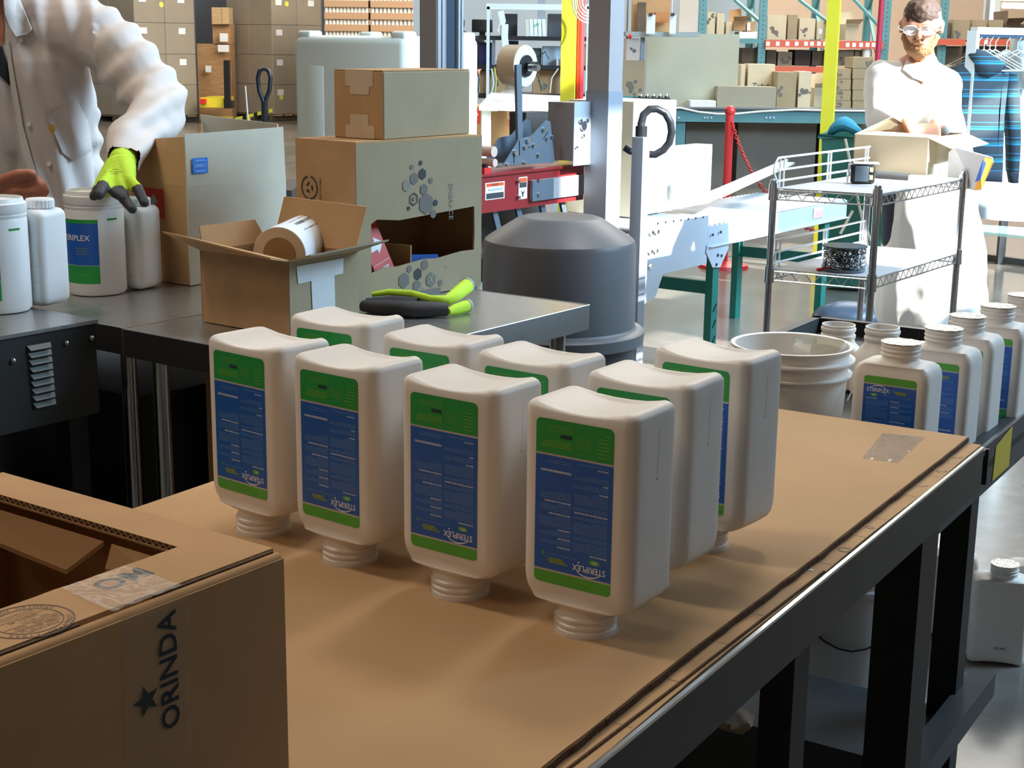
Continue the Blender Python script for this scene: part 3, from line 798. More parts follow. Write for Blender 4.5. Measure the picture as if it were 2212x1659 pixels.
build('clear_tape', mbt, mat('side_tape', (0.6, 0.5, 0.4), 0.25, alpha=0.10, spec=0.6), bx, world=True)
# what lies inside
solo('round_tub', MB().lathe([(0, 0.0), (0.068, 0.0), (0.075, 0.004), (0.078, 0.14), (0.080, 0.145), (0.080, 0.150), (0.072, 0.150), (0.070, 0.146), (0, 0.146)], c=fb(0.235, 0.30, 0.9105), n=36), mat('tub_grey', (0.45, 0.42, 0.32), 0.5),
     'pale round tub lid seen inside the big brown carton at lower left', 'tub', smooth=True)

# ================================================================== GENERIC CARTON (closed), built from its near corner
def carton(c, yaw, lr, ll, h, label, cat='box', group=None, mR=None, mL=None, m=None, tape=True, name='carton', seam=True, tapem=None):
    """c = near bottom corner, right face runs lr along e2, left face runs ll along -e1; body, two top flaps and tape"""
    e1, e2 = axes(yaw); m = m or M_CARD
    ctr = Vector(c) - e1 * (ll / 2) + e2 * (lr / 2)
    root = thing(name, label, cat, ctr, yaw, group)
    mb = MB(); mb.rbox((0, 0, h / 2 - 0.0015), (ll, lr, h - 0.003), 0.003, 1)
    o = build('carton_body', mb, [m, mR or m, mL or m], root)
    for p in o.data.polygons:
        n = p.normal
        if n.x > 0.7: p.material_index = 1
        elif n.y < -0.7: p.material_index = 2
    if seam:
        for s in (-1, 1):
            mb = MB(); mb.box((s * ll / 4, 0, h - 0.0012), (ll / 2 - 0.003, lr - 0.002, 0.0028)); build('top_flap', mb, m, root)
    if tape:
        mb = MB(); w = min(0.05, ll * 0.3)
        mb.box((0, 0, h + 0.0006), (w, lr + 0.002, 0.0006)); mb.box((0, -lr / 2 - 0.0006, h - 0.035), (w, 0.0006, 0.07)); mb.box((0, lr / 2 + 0.0006, h - 0.035), (w, 0.0006, 0.07))
        build('tape_strip', mb, tapem or M_KRAFTT, root)
    return root
def frR(root, lr, ll, h):   # frame of the right face (+x), origin bottom middle, x to the right in view
    return frame((ll / 2 + 0.0006, 0, 0), (0, 1, 0), (0, 0, 1))
def frL(root, lr, ll, h):   # frame of the left face (-y)
    return frame((0, -lr / 2 - 0.0006, 0), (1, 0, 0), (0, 0, 1))
def arrow(mb, fr, x, y, s, mi=0, d=0.0008, up=(0, 1)):
    ux, uy = up; rx, ry = uy, -ux
    pts = [(0, 1), (0.75, 0.1), (0.36, 0.1), (0.36, -0.9), (-0.36, -0.9), (-0.36, 0.1), (-0.75, 0.1)]
    fpoly(mb, fr, [(x + s * (a * rx + b * ux), y + s * (a * ry + b * uy)) for a, b in pts], mi, d)
def tsu_label(root, fr, x, y, w, h, txt=True):
    """red THIS SIDE UP label with white arrow"""
    mb = MB(); quad(mb, fr, x - w / 2, y - h / 2, x + w / 2, y + h / 2, 0, 0.0006)
    if txt:
        arrow(mb, fr, x + w * 0.27, y, h * 0.36, 1)
        for i, s in enumerate(('THIS', 'SIDE', 'UP')): add_text(mb, s, fr, x - w * 0.2, y + h * 0.28 - i * h * 0.28, h * 0.26, mi=1, bold=0.02, d=0.0009)
    else:
        arrow(mb, fr, x, y, h * 0.34, 1); quad(mb, fr, x - w * 0.4, y - h * 0.44, x + w * 0.4, y - h * 0.43, 1, 0.0009)
    return build('red_label', mb, [M_REDL, M_LWHITE], root)

# ================================================================== STEEL TABLES OF THE PACKING STATION
TB2 = Vector((0.189, 3.658, 0))
Wm, Lm = 0.634, 0.943
def mp(u, v, z): p = TB2 - E1 * u - E2 * v; p.z = z; return p       # u along -e1, v along -e2
def steel_table(nm, label, corners_u, corners_v, legs):
    u0, u1 = corners_u; v0, v1 = corners_v
    t = thing(nm, label, 'table', mp((u0 + u1) / 2, (v0 + v1) / 2, 0), YG)
    def pt(name, ua, ub, va, vb, z0, z1, m, **k):
        mb = MB(); mb.box(mp((ua + ub) / 2, (va + vb) / 2, (z0 + z1) / 2), (abs(ub - ua), abs(vb - va), abs(z1 - z0)), rz=YG)
        return build(name, mb, m, t, world=True, **k)
    pt('table_top', u0, u1, v0, v1, 0.893, 0.900, M_STEEL)
    e = 0.0025
    pt('apron', u0 - e, u0, v0 - e, v1 + e, 0.838, 0.9005, M_STEEL); pt('apron', u1, u1 + e, v0 - e, v1 + e, 0.838, 0.9005, M_STEEL)
    pt('apron', u0, u1, v0 - e, v0, 0.838, 0.9005, M_STEEL); pt('apron', u0, u1, v1, v1 + e, 0.838, 0.9005, M_STEELD)
    mb = MB()
    q = [mp(u0 - e, v0 - e, 0.9008), mp(u0 - e, v1 + e, 0.9008), mp(u1 + e, v1 + e, 0.9008), mp(u1 + e, v0 - e, 0.9008)]
    mb.path(q, 0.0014, n=6, closed=True); build('rolled_edge', mb, M_STEELE, t, world=True)
    for (u, v) in legs:
        mb = MB(); p = mp(u, v, 0.02); mb.tube(p, p + Vector((0, 0, 0.873)), 0.0195, n=20)
        mb.tube(p - Vector((0, 0, 0.02)), p, 0.012, 0.016, n=12)
        build('leg', mb, M_CHROME, t, world=True, smooth=True)
    return t
steel_table('packing_table', 'stainless steel packing table in the middle, carrying boxes and folded gloves', (0.0, Wm), (0.0, Lm),
            [(0.05, 0.06), (Wm - 0.05, 0.06), (0.05, Lm - 0.07), (Wm - 0.05, Lm - 0.06)])
steel_table('packing_table', 'stainless steel packing table at left with the white canisters', (Wm + 0.008, Wm + 0.80), (0.06, Lm - 0.01),
            [(Wm + 0.07, 0.12), (Wm + 0.06, Lm - 0.06), (Wm + 0.74, 0.12), (Wm + 0.74, Lm - 0.06)])

# grey cabinet / machine housing standing before the left table
cc, _, _, lr_, ll_, hh_ = boxfit(-260, 770, 0.93, YG, 205, -700, 700)
HC = Zp(205, 690, 0.932)            # its right back top corner
hs = thing('machine_housing', 'dark grey louvred machine housing at the left edge under the canisters', 'machine', HC - E1 * 0.3 - E2 * 0.45 - Vector((0, 0, 0.932)), YG)
def hp(u, v, z): p = HC - E1 * u - E2 * v; p.z = z; return p
mb = MB(); mb.box(hp(0.3, 0.45, 0.822), (0.6, 0.90, 0.205), rz=YG); build('housing', mb, M_STEELD, hs, world=True)
mb = MB(); mb.box(hp(0.3, 0.45, 0.928), (0.61, 0.91, 0.008), rz=YG); build('top_plate', mb, M_STEEL, hs, world=True)
frh = frame(hp(-0.0008, 0.45, 0.83), E2, (0, 0, 1))
def hxy(px, py):
    d = ray(px, py); t = (HC - CAM).dot(E1) / d.dot(E1); p = CAM + d * t; o = hp(0, 0.45, 0.83); return (p - o).dot(E2), p.z - 0.83
for i in range(9):
    a = hxy(57 + i * 1.6, 748 + i * 15.4); b = hxy(108 + i * 1.3, 738 + i * 15.4)
    z = (a[1] + b[1]) / 2
    mb = MB(); w = abs(b[0] - a[0]); x = (a[0] + b[0]) / 2
    mb.prism([frh @ Vector((x - w / 2, z, 0)), frh @ Vector((x + w / 2, z, 0)), frh @ Vector((x + w / 2 - 0.004, z - 0.010, 0.008)), frh @ Vector((x - w / 2 + 0.004, z - 0.010, 0.008))], E1 * 0.001)
    build('louvre', mb, mat('louvre_grey', (0.10, 0.10, 0.09), 0.4, metal=0.4), hs, world=True)
for px, py in ((27, 779), (142, 741), (196, 730)):
    x, z = hxy(px, py); mb = MB(); mb.ball(frh @ Vector((x, z, 0.002)), 0.006, seg=12); build('bolt', mb, M_STEEL, hs, world=True, smooth=True)
for u, v in ((0.05, 0.04), (0.55, 0.04), (0.05, 0.86), (0.55, 0.86)):
    mb = MB(); mb.box(hp(u, v, 0.36), (0.05, 0.05, 0.72), rz=YG); build('leg', mb, M_BLACKF, hs, world=True)

# black crates added to block the light under housing and table
def ucrate(u, v, su, sv, h, lb, m):
    root = thing('storage_crate', lb, 'crate', hp(u, v, 0), YG, 'dark crates under the louvred housing')
    mb = MB(); mb.rbox((0, 0, h / 2), (su, sv, h), 0.01, 2); build('crate_body', mb, m, root, smooth=True)
    mb = MB(); mb.rbox((0, 0, h + 0.008), (su + 0.02, sv + 0.02, 0.02), 0.006, 2); build('crate_lid', mb, m, root, smooth=True)
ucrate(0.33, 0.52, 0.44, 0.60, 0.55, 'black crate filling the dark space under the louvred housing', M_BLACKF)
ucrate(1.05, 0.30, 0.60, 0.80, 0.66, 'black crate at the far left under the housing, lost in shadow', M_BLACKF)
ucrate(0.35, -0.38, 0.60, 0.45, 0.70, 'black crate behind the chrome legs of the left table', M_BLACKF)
# cartons stored under the tables
c = Zp(345, 1100, 0.32); 
def floor_box(px, py, z0, yaw, xr, xl, ytop, label, **k):
    c, e1, e2, lr, ll, h = boxfit(px, py, z0, yaw, xr, xl, ytop)
    return carton(c, yaw, k.pop('lr', lr), k.pop('ll', ll), h, label, **k), lr, ll, h
ub = carton(mp(0.30, 0.62, 0.0), R(-20), 0.30, 0.34, 0.76, 'brown carton with a red arrow label in the shadow under the middle steel table', tape=False)
fr = frame((0, -0.15 - 0.0006, 0), (1, 0, 0), (0, 0, 1)); tsu_label(ub, fr, 0.06, 0.50, 0.17, 0.10)
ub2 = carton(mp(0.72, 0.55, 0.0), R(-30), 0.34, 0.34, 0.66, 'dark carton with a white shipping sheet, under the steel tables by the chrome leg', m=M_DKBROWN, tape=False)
mb = MB(); fr = frame((0, -0.17 - 0.0006, 0), (1, 0, 0), (0, 0, 1))
quad(mb, fr, -0.02, 0.34, 0.13, 0.50, 0, 0.0006)
for i in range(4): quad(mb, fr, -0.01, 0.475 - i * 0.035, 0.10, 0.482 - i * 0.035, 1, 0.001)
quad(mb, fr, 0.0, 0.40, 0.11, 0.415, 1, 0.001)
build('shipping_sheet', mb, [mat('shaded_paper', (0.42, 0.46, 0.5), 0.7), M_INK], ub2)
mb = MB(); mb.box(hp(0.16, 0.75, 0.34), (0.30, 0.04, 0.68), rz=YG)
solo('wooden_board', mb, M_WOODL, 'dim upright plywood board below the louvred machine housing', 'board')

# ================================================================== OPEN CARTON WITH BLUE STICKER
def panel_from(root, name, pts, ext, m):
    mb = MB(); mb.prism(pts, ext); return build(name, mb, m, root, world=True)
c, e1, e2, lr, ll, h = boxfit(412, 617, 0.902, YG, 622, 296, 402)
lr = min(lr, 0.46); ll = 0.30; h2 = boxfit(412, 617, 0.902, YG, 622, 300, 291)[5]
bs = thing('open_carton', 'tall open carton with a small blue sticker, beside the worker', 'box', c - e1 * ll / 2 + e2 * lr / 2, YG)
t = 0.004
def cw(cc, u, v, z): p = cc - e1 * u + e2 * v; p.z = cc.z + z; return p
def panels(root, cc, lr, ll, h, mr, mlft, minn, t=0.004):
    def P(u, v, z): return cw(cc, u, v, z)
    panel_from(root, 'side_panel', [P(0, 0, 0), P(0, lr, 0), P(0, lr, h), P(0, 0, h)], -e1 * t, mr)
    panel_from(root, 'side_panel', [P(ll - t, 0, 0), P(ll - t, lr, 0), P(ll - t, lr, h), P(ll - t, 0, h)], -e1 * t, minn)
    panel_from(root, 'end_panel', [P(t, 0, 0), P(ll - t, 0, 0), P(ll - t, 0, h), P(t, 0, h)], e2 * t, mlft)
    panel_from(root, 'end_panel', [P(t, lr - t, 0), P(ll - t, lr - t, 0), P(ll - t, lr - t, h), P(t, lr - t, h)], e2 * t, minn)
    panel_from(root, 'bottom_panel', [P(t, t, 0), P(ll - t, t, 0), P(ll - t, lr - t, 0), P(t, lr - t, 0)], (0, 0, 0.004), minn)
    return P
P = panels(bs, c, lr, ll, h, M_CARDP, M_CARD, M_CARDD)  # right side in paler card: the light on it put into colour
panel_from(bs, 'raised_flap', [P(0.001, 0.002, h), P(0.001, lr, h), P(0.006, lr, h2 + 0.006), P(0.006, 0.004, h2)], -e1 * 0.004, M_CARDP)
panel_from(bs, 'raised_flap', [P(0.004, 0.001, h), P(ll, 0.001, h), P(ll, 0.02, h2 - 0.03), P(0.03, 0.02, h2 - 0.008)], e2 * 0.004, M_CARD)
panel_from(bs, 'raised_flap', [P(0.004, lr, h), P(ll, lr, h), P(ll, lr - 0.04, h2 + 0.03), P(0.01, lr - 0.02, h2 + 0.015)], e2 * 0.004, M_CARDP)
def onR(cc, px, py):
    d = ray(px, py); t_ = (cc - CAM).dot(e1) / d.dot(e1); p = CAM + d * t_; return (p - cc).dot(e2), p.z - cc.z
def onL(cc, px, py):
    d = ray(px, py); t_ = (cc - CAM).dot(e2) / d.dot(e2); p = CAM + d * t_; return (p - cc).dot(e1), p.z - cc.z
frr = frame(c + e1 * 0.0012, e2, (0, 0, 1)); frl = frame(c - e2 * 0.0012, e1, (0, 0, 1))
x0, z0 = onR(c, 415, 342); x1, z1 = onR(c, 449, 373)
mb = MB(); quad(mb, frr, x0, z0, x1, z1, 0, 0.0002)
xm, zm = (x0 + x1) / 2, (z0 + z1) / 2; hw, hh = abs(x1 - x0) * 0.38, abs(z0 - z1) * 0.30
for a in ((-hw, -hh, hw, -hh + 0.001), (-hw, hh - 0.001, hw, hh), (-hw, -hh, -hw + 0.001, hh), (hw - 0.001, -hh, hw, hh)): quad(mb, frr, xm + a[0], zm + a[1], xm + a[2], zm + a[3], 1, 0.0005)
add_text(mb, 'ORBIO', frr, xm, zm, 0.012, mi=1, bold=0.03, d=0.0007)
for yy in (0.013, -0.016): quad(mb, frr, xm - hw * 0.8, zm + yy, xm + hw * 0.8, zm + yy + 0.0025, 1, 0.0005)
build('blue_sticker', mb, [M_BLUEST, mat('sticker_print', (0.30, 0.50, 0.95), 0.5)], bs, world=True, label='small square blue sticker')
x0, z0 = onL(c, 312, 405); x1, z1 = onL(c, 356, 472)
mb = MB(); quad(mb, frl, x0, z1, x1, z0, 0, 0.0002); arrow(mb, frl, (x0 + x1) / 2 - 0.002, (z0 + z1) / 2, 0.026, 1)
build('red_label', mb, [M_REDL, mat('label_arrow', (0.35, 0.35, 0.36), 0.5)], bs, world=True, label='red label with a pale upward arrow')

# ================================================================== SMALL OPEN CARTON HOLDING THE LABEL ROLL
c, e1, e2, lr, ll, h = boxfit(628, 727, 0.902, YG, 776, 437, 566)
so_ = thing('open_carton', 'small brown carton with all flaps open, holding a roll of labels', 'box', c - e1 * ll / 2 + e2 * lr / 2, YG)
P = panels(so_, c, lr, ll, h, M_CARDG, M_CARD, M_CARDD)  # greyer card on the right side carries the light falling there
fo = 0.075
panel_from(so_, 'open_flap', [P(0, 0, h), P(0, lr, h), P(-0.075, lr + 0.02, h + 0.028), P(-0.075, -0.01, h + 0.020)], (0, 0, 0.004), M_CARDG)
panel_from(so_, 'open_flap', [P(0, 0, h), P(ll, 0, h), P(ll + 0.025, -0.085, h + 0.046), P(-0.005, -0.06, h + 0.012)], (0, 0, 0.004), M_CARD)
panel_from(so_, 'open_flap', [P(0.01, lr, h), P(ll - 0.01, lr, h), P(ll - 0.02, lr + 0.03, h + 0.105), P(0.0, lr + 0.03, h + 0.100)], e2 * 0.004, M_CARD)
panel_from(so_, 'open_flap', [P(ll, 0.01, h), P(ll, lr - 0.01, h), P(ll + 0.03, lr - 0.02, h + 0.05), P(ll + 0.03, 0.03, h + 0.05)], -e1 * 0.004, M_CARDD)
frr = frame(c + e1 * 0.0012, e2, (0, 0, 1))
mb = MB(); xa, _ = onR(c, 640, 600); xb, _ = onR(c, 742, 600)
fpoly(mb, frr, [(xa, h - 0.012), (xb, h - 0.010), (xb - 0.003, h - 0.045), (xa + 0.004, h - 0.052)], 0, 0.0004)
xa, _ = onR(c, 672, 650); xb, _ = onR(c, 722, 650)
fpoly(mb, frr, [(xa, h - 0.049), (xb, h - 0.046), (xb + 0.002, 0.004), (xa + 0.004, 0.002)], 0, 0.0006)
build('pale_tape', mb, M_WTAPE, so_, world=True, label='pale paper tape in a T')
# roll of labels
p0 = Yp(604, 549, 3.33); p1 = Yp(686, 506, 3.62)
rl = thing('label_roll', 'big roll of white barcode labels sticking out of the small open carton', 'roll', (p0 + p1) / 2)
mb = MB(); ax = (p1 - p0).normalized(); RR = 0.062
side = ax.cross(Vector((0, 0, 1))).normalized(); upv = side.cross(ax).normalized()
mb.tube(p0, p1, RR, n=40); build('roll_body', mb, M_WHITE, rl, world=True, smooth=True)
mb = MB()
for k in range(4):
    r0, r1 = RR * (0.99 - k * 0.10), RR * (0.92 - k * 0.10)
    for j in range(32):
        a, b = 2 * PI * j / 32, 2 * PI * (j + 1) / 32
        q = lambda r, t: p0 - ax * 0.0006 + (side * math.cos(t) + upv * math.sin(t)) * r
        mb.poly([q(r0, a), q(r0, b), q(r1, b), q(r1, a)])
mb2 = MB(); mb2.tube(p0 - ax * 0.0002, p0 - ax * 0.0012, RR * 0.98, n=40)
build('roll_end', mb2, M_KRAFTT, rl, world=True)
mb2 = MB(); mb2.tube(p0 - ax * 0.0012, p0 - ax * 0.0022, RR * 0.62, n=32); build('core', mb2, M_CARDD, rl, world=True)
mb = MB(); rnd = random.Random(5)
def onroll(u, t, r=RR + 0.0006): return p0 + ax * (u * (p1 - p0).length) + (side * math.cos(t) + upv * math.sin(t)) * r
for t0 in (0.85, 1.18, 1.5, 1.82):
    u = 0.22
    while u < 0.85:
        w = rnd.uniform(0.006, 0.02); hgt_ = 0.16 if t0 in (1.18, 1.82) else 0.05
        mb.poly([onroll(u, t0), onroll(u + w, t0), onroll(u + w, t0 + hgt_), onroll(u, t0 + hgt_)]); u += w + rnd.uniform(0.008, 0.02)
build('barcode_print', mb, M_INK, rl, world=True)

# ================================================================== STACKED CARTONS BEHIND
c, e1, e2, lr, ll, h = boxfit(773, 662, 0.902, R(-40), 1039, 645, 311)
ea = thing('cut_carton', 'large carton with a cut-out window and hexagon print, on the middle steel table', 'box', c - e1 * ll / 2 + e2 * lr / 2, R(-40))
def P(u, v, z): return cw(c, u, v, z)
xs = [onR(c, 802, 520)[0], onR(c, 1024, 520)[0]]; zt = onR(c, 900, 468)[1]; zb = onR(c, 900, 571)[1]
outer = [(0, 0), (lr, 0), (lr, h), (0, h)]; 
jag = [(xs[0], zb - 0.006)] + [(xs[0] + (xs[1] - xs[0]) * k / 8, zb + 0.003 * math.sin(k * 2.1) + 0.002 * k) for k in range(1, 8)] + [(xs[1], zb + 0.016), (xs[1] + 0.002, (zb + zt) / 2), (xs[1], zt + 0.01), (xs[0] + 0.1, zt - 0.004), (xs[0] + 0.02, zt + 0.004), (xs[0], zt - 0.006)]
def strip(pts): panel_from(ea, 'front_panel', [P(0, a, b) for a, b in pts], -e1 * 0.005, M_CARDG)  # lit right face: its light is put into the greyer card colour
strip([(0, 0), (lr, 0)] + [(lr, jag[8][1])] + [(a, b) for a, b in jag[8::-1]] + [(0, jag[0][1])])
strip([(0, jag[0][1]), jag[0], jag[-1], (0, jag[-1][1])])
strip([jag[8], (lr, jag[8][1]), (lr, jag[10][1]), jag[10], jag[9]])
strip([(0, jag[-1][1])] + [jag[-1], jag[-2], jag[-3], jag[10], (lr, jag[10][1]), (lr, h), (0, h)])
panel_from(ea, 'end_panel', [P(0.005, 0, 0), P(ll, 0, 0), P(ll, 0, h), P(0.005, 0, h)], e2 * 0.005, M_CARD)
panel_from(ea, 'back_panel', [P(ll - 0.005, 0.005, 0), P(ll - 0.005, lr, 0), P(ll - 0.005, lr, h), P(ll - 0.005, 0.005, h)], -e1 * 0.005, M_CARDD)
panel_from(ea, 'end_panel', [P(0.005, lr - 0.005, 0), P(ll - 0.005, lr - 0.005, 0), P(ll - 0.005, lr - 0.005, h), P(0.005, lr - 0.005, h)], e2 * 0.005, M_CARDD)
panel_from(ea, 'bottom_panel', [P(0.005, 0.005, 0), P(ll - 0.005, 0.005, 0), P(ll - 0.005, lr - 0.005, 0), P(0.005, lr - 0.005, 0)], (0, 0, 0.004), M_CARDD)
panel_from(ea, 'top_flap', [P(0, 0, h), P(ll * 0.497, 0, h), P(ll * 0.497, lr, h), P(0, lr, h)], (0, 0, 0.004), M_CARD)
panel_from(ea, 'top_flap', [P(ll * 0.503, 0, h), P(ll, 0, h), P(ll, lr, h), P(ll * 0.503, lr, h)], (0, 0, 0.004), M_CARD)
fre = frame(c + e1 * 0.0010, e2, (0, 0, 1))
mb = MB()
def hexa(px, py, r, mi=0, ring=False, d=0.0003, rot=PI / 6):
    x, z = onR(c, px, py); pts = [(x + r * math.cos(rot + PI / 3 * k), z + r * math.sin(rot + PI / 3 * k)) for k in range(6)]
    if ring:
        pi_ = [(x + r * 0.8 * math.cos(rot + PI / 3 * k), z + r * 0.8 * math.sin(rot + PI / 3 * k)) for k in range(6)]
        for k in range(6): fpoly(mb, fre, [pts[k], pts[(k + 1) % 6], pi_[(k + 1) % 6], pi_[k]], mi, d)
    else: fpoly(mb, fre, pts, mi, d)
for a in ((908, 352, .007, 0), (889, 361, .007, 1), (912, 376, .015, 0), (894, 386, .016, 2), (930, 390, .008, 1), (877, 401, .015, 3), (915, 409, .015, 2), (920, 440, .028, 2), (940, 438, .009, 0), (935, 462, .012, 1),
          (872, 606, .021, 2), (902, 592, .016, 0), (900, 618, .016, 2), (930, 604, .020, 2), (884, 581, .010, 1), (917, 572, .014, 1), (951, 611, .009, 1), (882, 450, .006, 0), (908, 630, .015, 3)):
    hexa(a[0], a[1], a[2], a[3], d=0.0003 + 0.0001 * a[3])
hexa(893, 430, .017, 0, True, 0.0008); hexa(893, 430, .006, 2, False, 0.0008)
x, z = onR(c, 973, 435); add_text(mb, 'EMBRACE', fre, x, z, 0.022, rot=-PI / 2, mi=3, d=0.0005)
x, z = onR(c, 930, 604); add_text(mb, 'X', fre, x, z, 0.03, mi=4, bold=0.02, d=0.0009)
x, z = onR(c, 963, 577); add_text(mb, 'R', fre, x, z, 0.010, mi=1, d=0.0009)
x, z = onR(c, 922, 632); quad(mb, fre, x - 0.05, z - 0.010, x + 0.05, z + 0.008, 2, 0.0012)
build('hexagon_print', mb, [M_INK, M_GREYINK, M_GREYINK, M_MIDINK, M_CARDG], ea, world=True, kind='stuff')
frel = frame(c - e2 * 0.0010, e1, (0, 0, 1)); mb = MB(); x, z = onL(c, 669, 405)
for r0, r1 in ((0.030, 0.026),):
    for k in range(28):
        if k in (6, 7, 20): continue
        a, b = 2 * PI * k / 28, 2 * PI * (k + 1) / 28
        fpoly(mb, frel, [(x + r0 * math.cos(a), z + r0 * math.sin(a)), (x + r0 * math.cos(b), z + r0 * math.sin(b)), (x + r1 * math.cos(b), z + r1 * math.sin(b)), (x + r1 * math.cos(a), z + r1 * math.sin(a))])
for k in range(3):
    t0 = PI / 2 + 2 * PI * k / 3
    fpoly(mb, frel, [(x + 0.016 * math.cos(t0), z + 0.016 * math.sin(t0)), (x + 0.014 * math.cos(t0 + 1.2), z + 0.014 * math.sin(t0 + 1.2)), (x + 0.007 * math.cos(t0 + 1.0), z + 0.007 * math.sin(t0 + 1.0)), (x + 0.008 * math.cos(t0), z + 0.008 * math.sin(t0))])
add_text(mb, 'RECYCLABLE', frel, x + 0.040, z, 0.009, rot=PI / 2)
build('recycling_mark', mb, M_INK, ea, world=True)
mb = MB(); x, _ = onL(c, 706, 405); quad(mb, frel, x - 0.014, 0.12, x + 0.014, 0.23, 0, 0.0004); build('paper_tape', mb, M_KRAFTT, ea, world=True)
# things lying inside the cut-out
mb = MB(); q = P(0.05, xs[0] + 0.035, zb); frk = frame(P(0.028, xs[0] + 0.040, (zb + zt) / 2 - 0.005), e2, (-e1 * 0.25 + Vector((0, 0, 1))))
mk = Matrix.Rotation(0.30, 4, 'Z')
frk = frk @ mk
mb.prism([frk @ Vector((-0.034, -0.085, 0)), frk @ Vector((0.034, -0.085, 0)), frk @ Vector((0.034, 0.085, 0)), frk @ Vector((-0.034, 0.085, 0))], -e1 * 0.0006)
arrow(mb, frk, 0, 0, 0.030, 1, 0.0008, up=(1, 0)); quad(mb, frk, -0.03, -0.045, 0.03, -0.044, 1, 0.0008)
add_text(mb, 'THIS', frk, -0.004, 0.064, 0.020, rot=-PI / 2 * 0 + PI, mi=1, bold=0.02, d=0.0008); add_text(mb, 'SIDE', frk, 0.0, -0.063, 0.020, rot=PI, mi=1, bold=0.02, d=0.0008)
solo('label_strip', mb, [M_REDL, M_WHITE], 'curling strip of red arrow labels inside the cut-out of the big carton', 'labels')
mb = MB(); mb.tube(P(0.10, lr * 0.56, zb - 0.02), P(0.04, lr * 0.72, zb - 0.02), 0.030, n=24)
solo('blue_roll', mb, mat('blue_roll_paint', (0.05, 0.14, 0.42), 0.4), 'blue roll lying in the cut-out of the big carton', 'roll', smooth=True)
mb = MB(); mb.prism([P(0.03, lr * 0.47, 0.006), P(0.03, lr * 0.475, zb + 0.045), P(0.15, lr * 0.40, zb + 0.045), P(0.15, lr * 0.39, 0.006)], e2 * 0.004)
solo('divider', mb, M_CARD, 'brown cardboard divider standing inside the cut-out carton', 'cardboard')
HB = 0.902 + h + 0.004
# carton on top
c2, e1b, e2b, lr2, ll2, h2 = boxfit(829, 303, HB, R(-34), 1015, 722, 152)
tc_ = carton(c2, R(-34), lr2, ll2, h2, 'brown taped carton resting on top of the hexagon-print carton', mR=M_CARDG, m=M_CARD, tape=False)  # right face coloured greyer to carry the light on that side
mb = MB(); frx = frame((0, -lr2 / 2 - 0.0008, 0), (1, 0, 0), (0, 0, 1)); w = ll2
for (a, b, cc, d_) in ((-0.25, 0.30, h2 - 0.040, h2 - 0.001), (-0.16, 0.22, h2 - 0.060, h2 - 0.040), (-0.16, 0.20, 0.034, 0.060), (-0.26, 0.32, 0.002, 0.034)):
    quad(mb, frx, a * w, cc, b * w, d_, 0, 0.0003)
build('paper_tape', mb, M_KRAFTT, tc_)
# folded gloves on the table
def glove_pair():
    g = thing('glove_pair', 'pair of folded neon and black work gloves on the middle steel table', 'gloves', Zp(900, 680, 0.902), 0)
    def p(px, py, z): return Zp(px, py, 0.902) + Vector((0, 0, z))
    mb = MB()
    for pts, rr in (([(785, 674), (830, 680), (900, 684), (965, 682)], [0.016, 0.024, 0.026, 0.020]), ([(790, 668), (850, 668), (900, 672)], [0.014, 0.022, 0.022]), ([(830, 662), (880, 664), (930, 672)], [0.012, 0.016, 0.016])):
        mb.path([p(a, b, 0.018) for a, b in pts], rr, n=14)
    for v in mb.bm.verts: v.co.z = 0.9025 + max(0, (v.co.z - 0.9025)) * 0.85
    build('coated_palm', mb, M_NITR, g, world=True, smooth=True, ang=70)
    mb = MB()
    mb.path([p(803, 664, 0.036), p(840, 664, 0.042), p(890, 666, 0.040), p(930, 672, 0.034), p(965, 672, 0.030), p(985, 664, 0.036), p(1008, 652, 0.044)], [0.006, 0.008, 0.009, 0.009, 0.013, 0.017, 0.019], n=14)
    for v in mb.bm.verts: v.co.z = v.co.z - 0.004
    build('knit_cuff', mb, M_NEON, g, world=True, smooth=True, ang=70)
    mb = MB(); mb.path([p(968, 684, 0.012), p(985, 680, 0.014), p(1008, 675, 0.016)], [0.008, 0.013, 0.015], n=12)
    build('knit_cuff', mb, M_NEON, g, world=True, smooth=True, ang=70)
    mb = MB(); a = p(1007, 652, 0.040); b = p(1010, 651, 0.041); mb.tube(a, b, 0.0205, n=18); a = p(1007, 675, 0.016); b = p(1011, 674, 0.016); mb.tube(a, b, 0.0165, n=18)
    build('cuff_hem', mb, M_PANELG, g, world=True)
glove_pair()

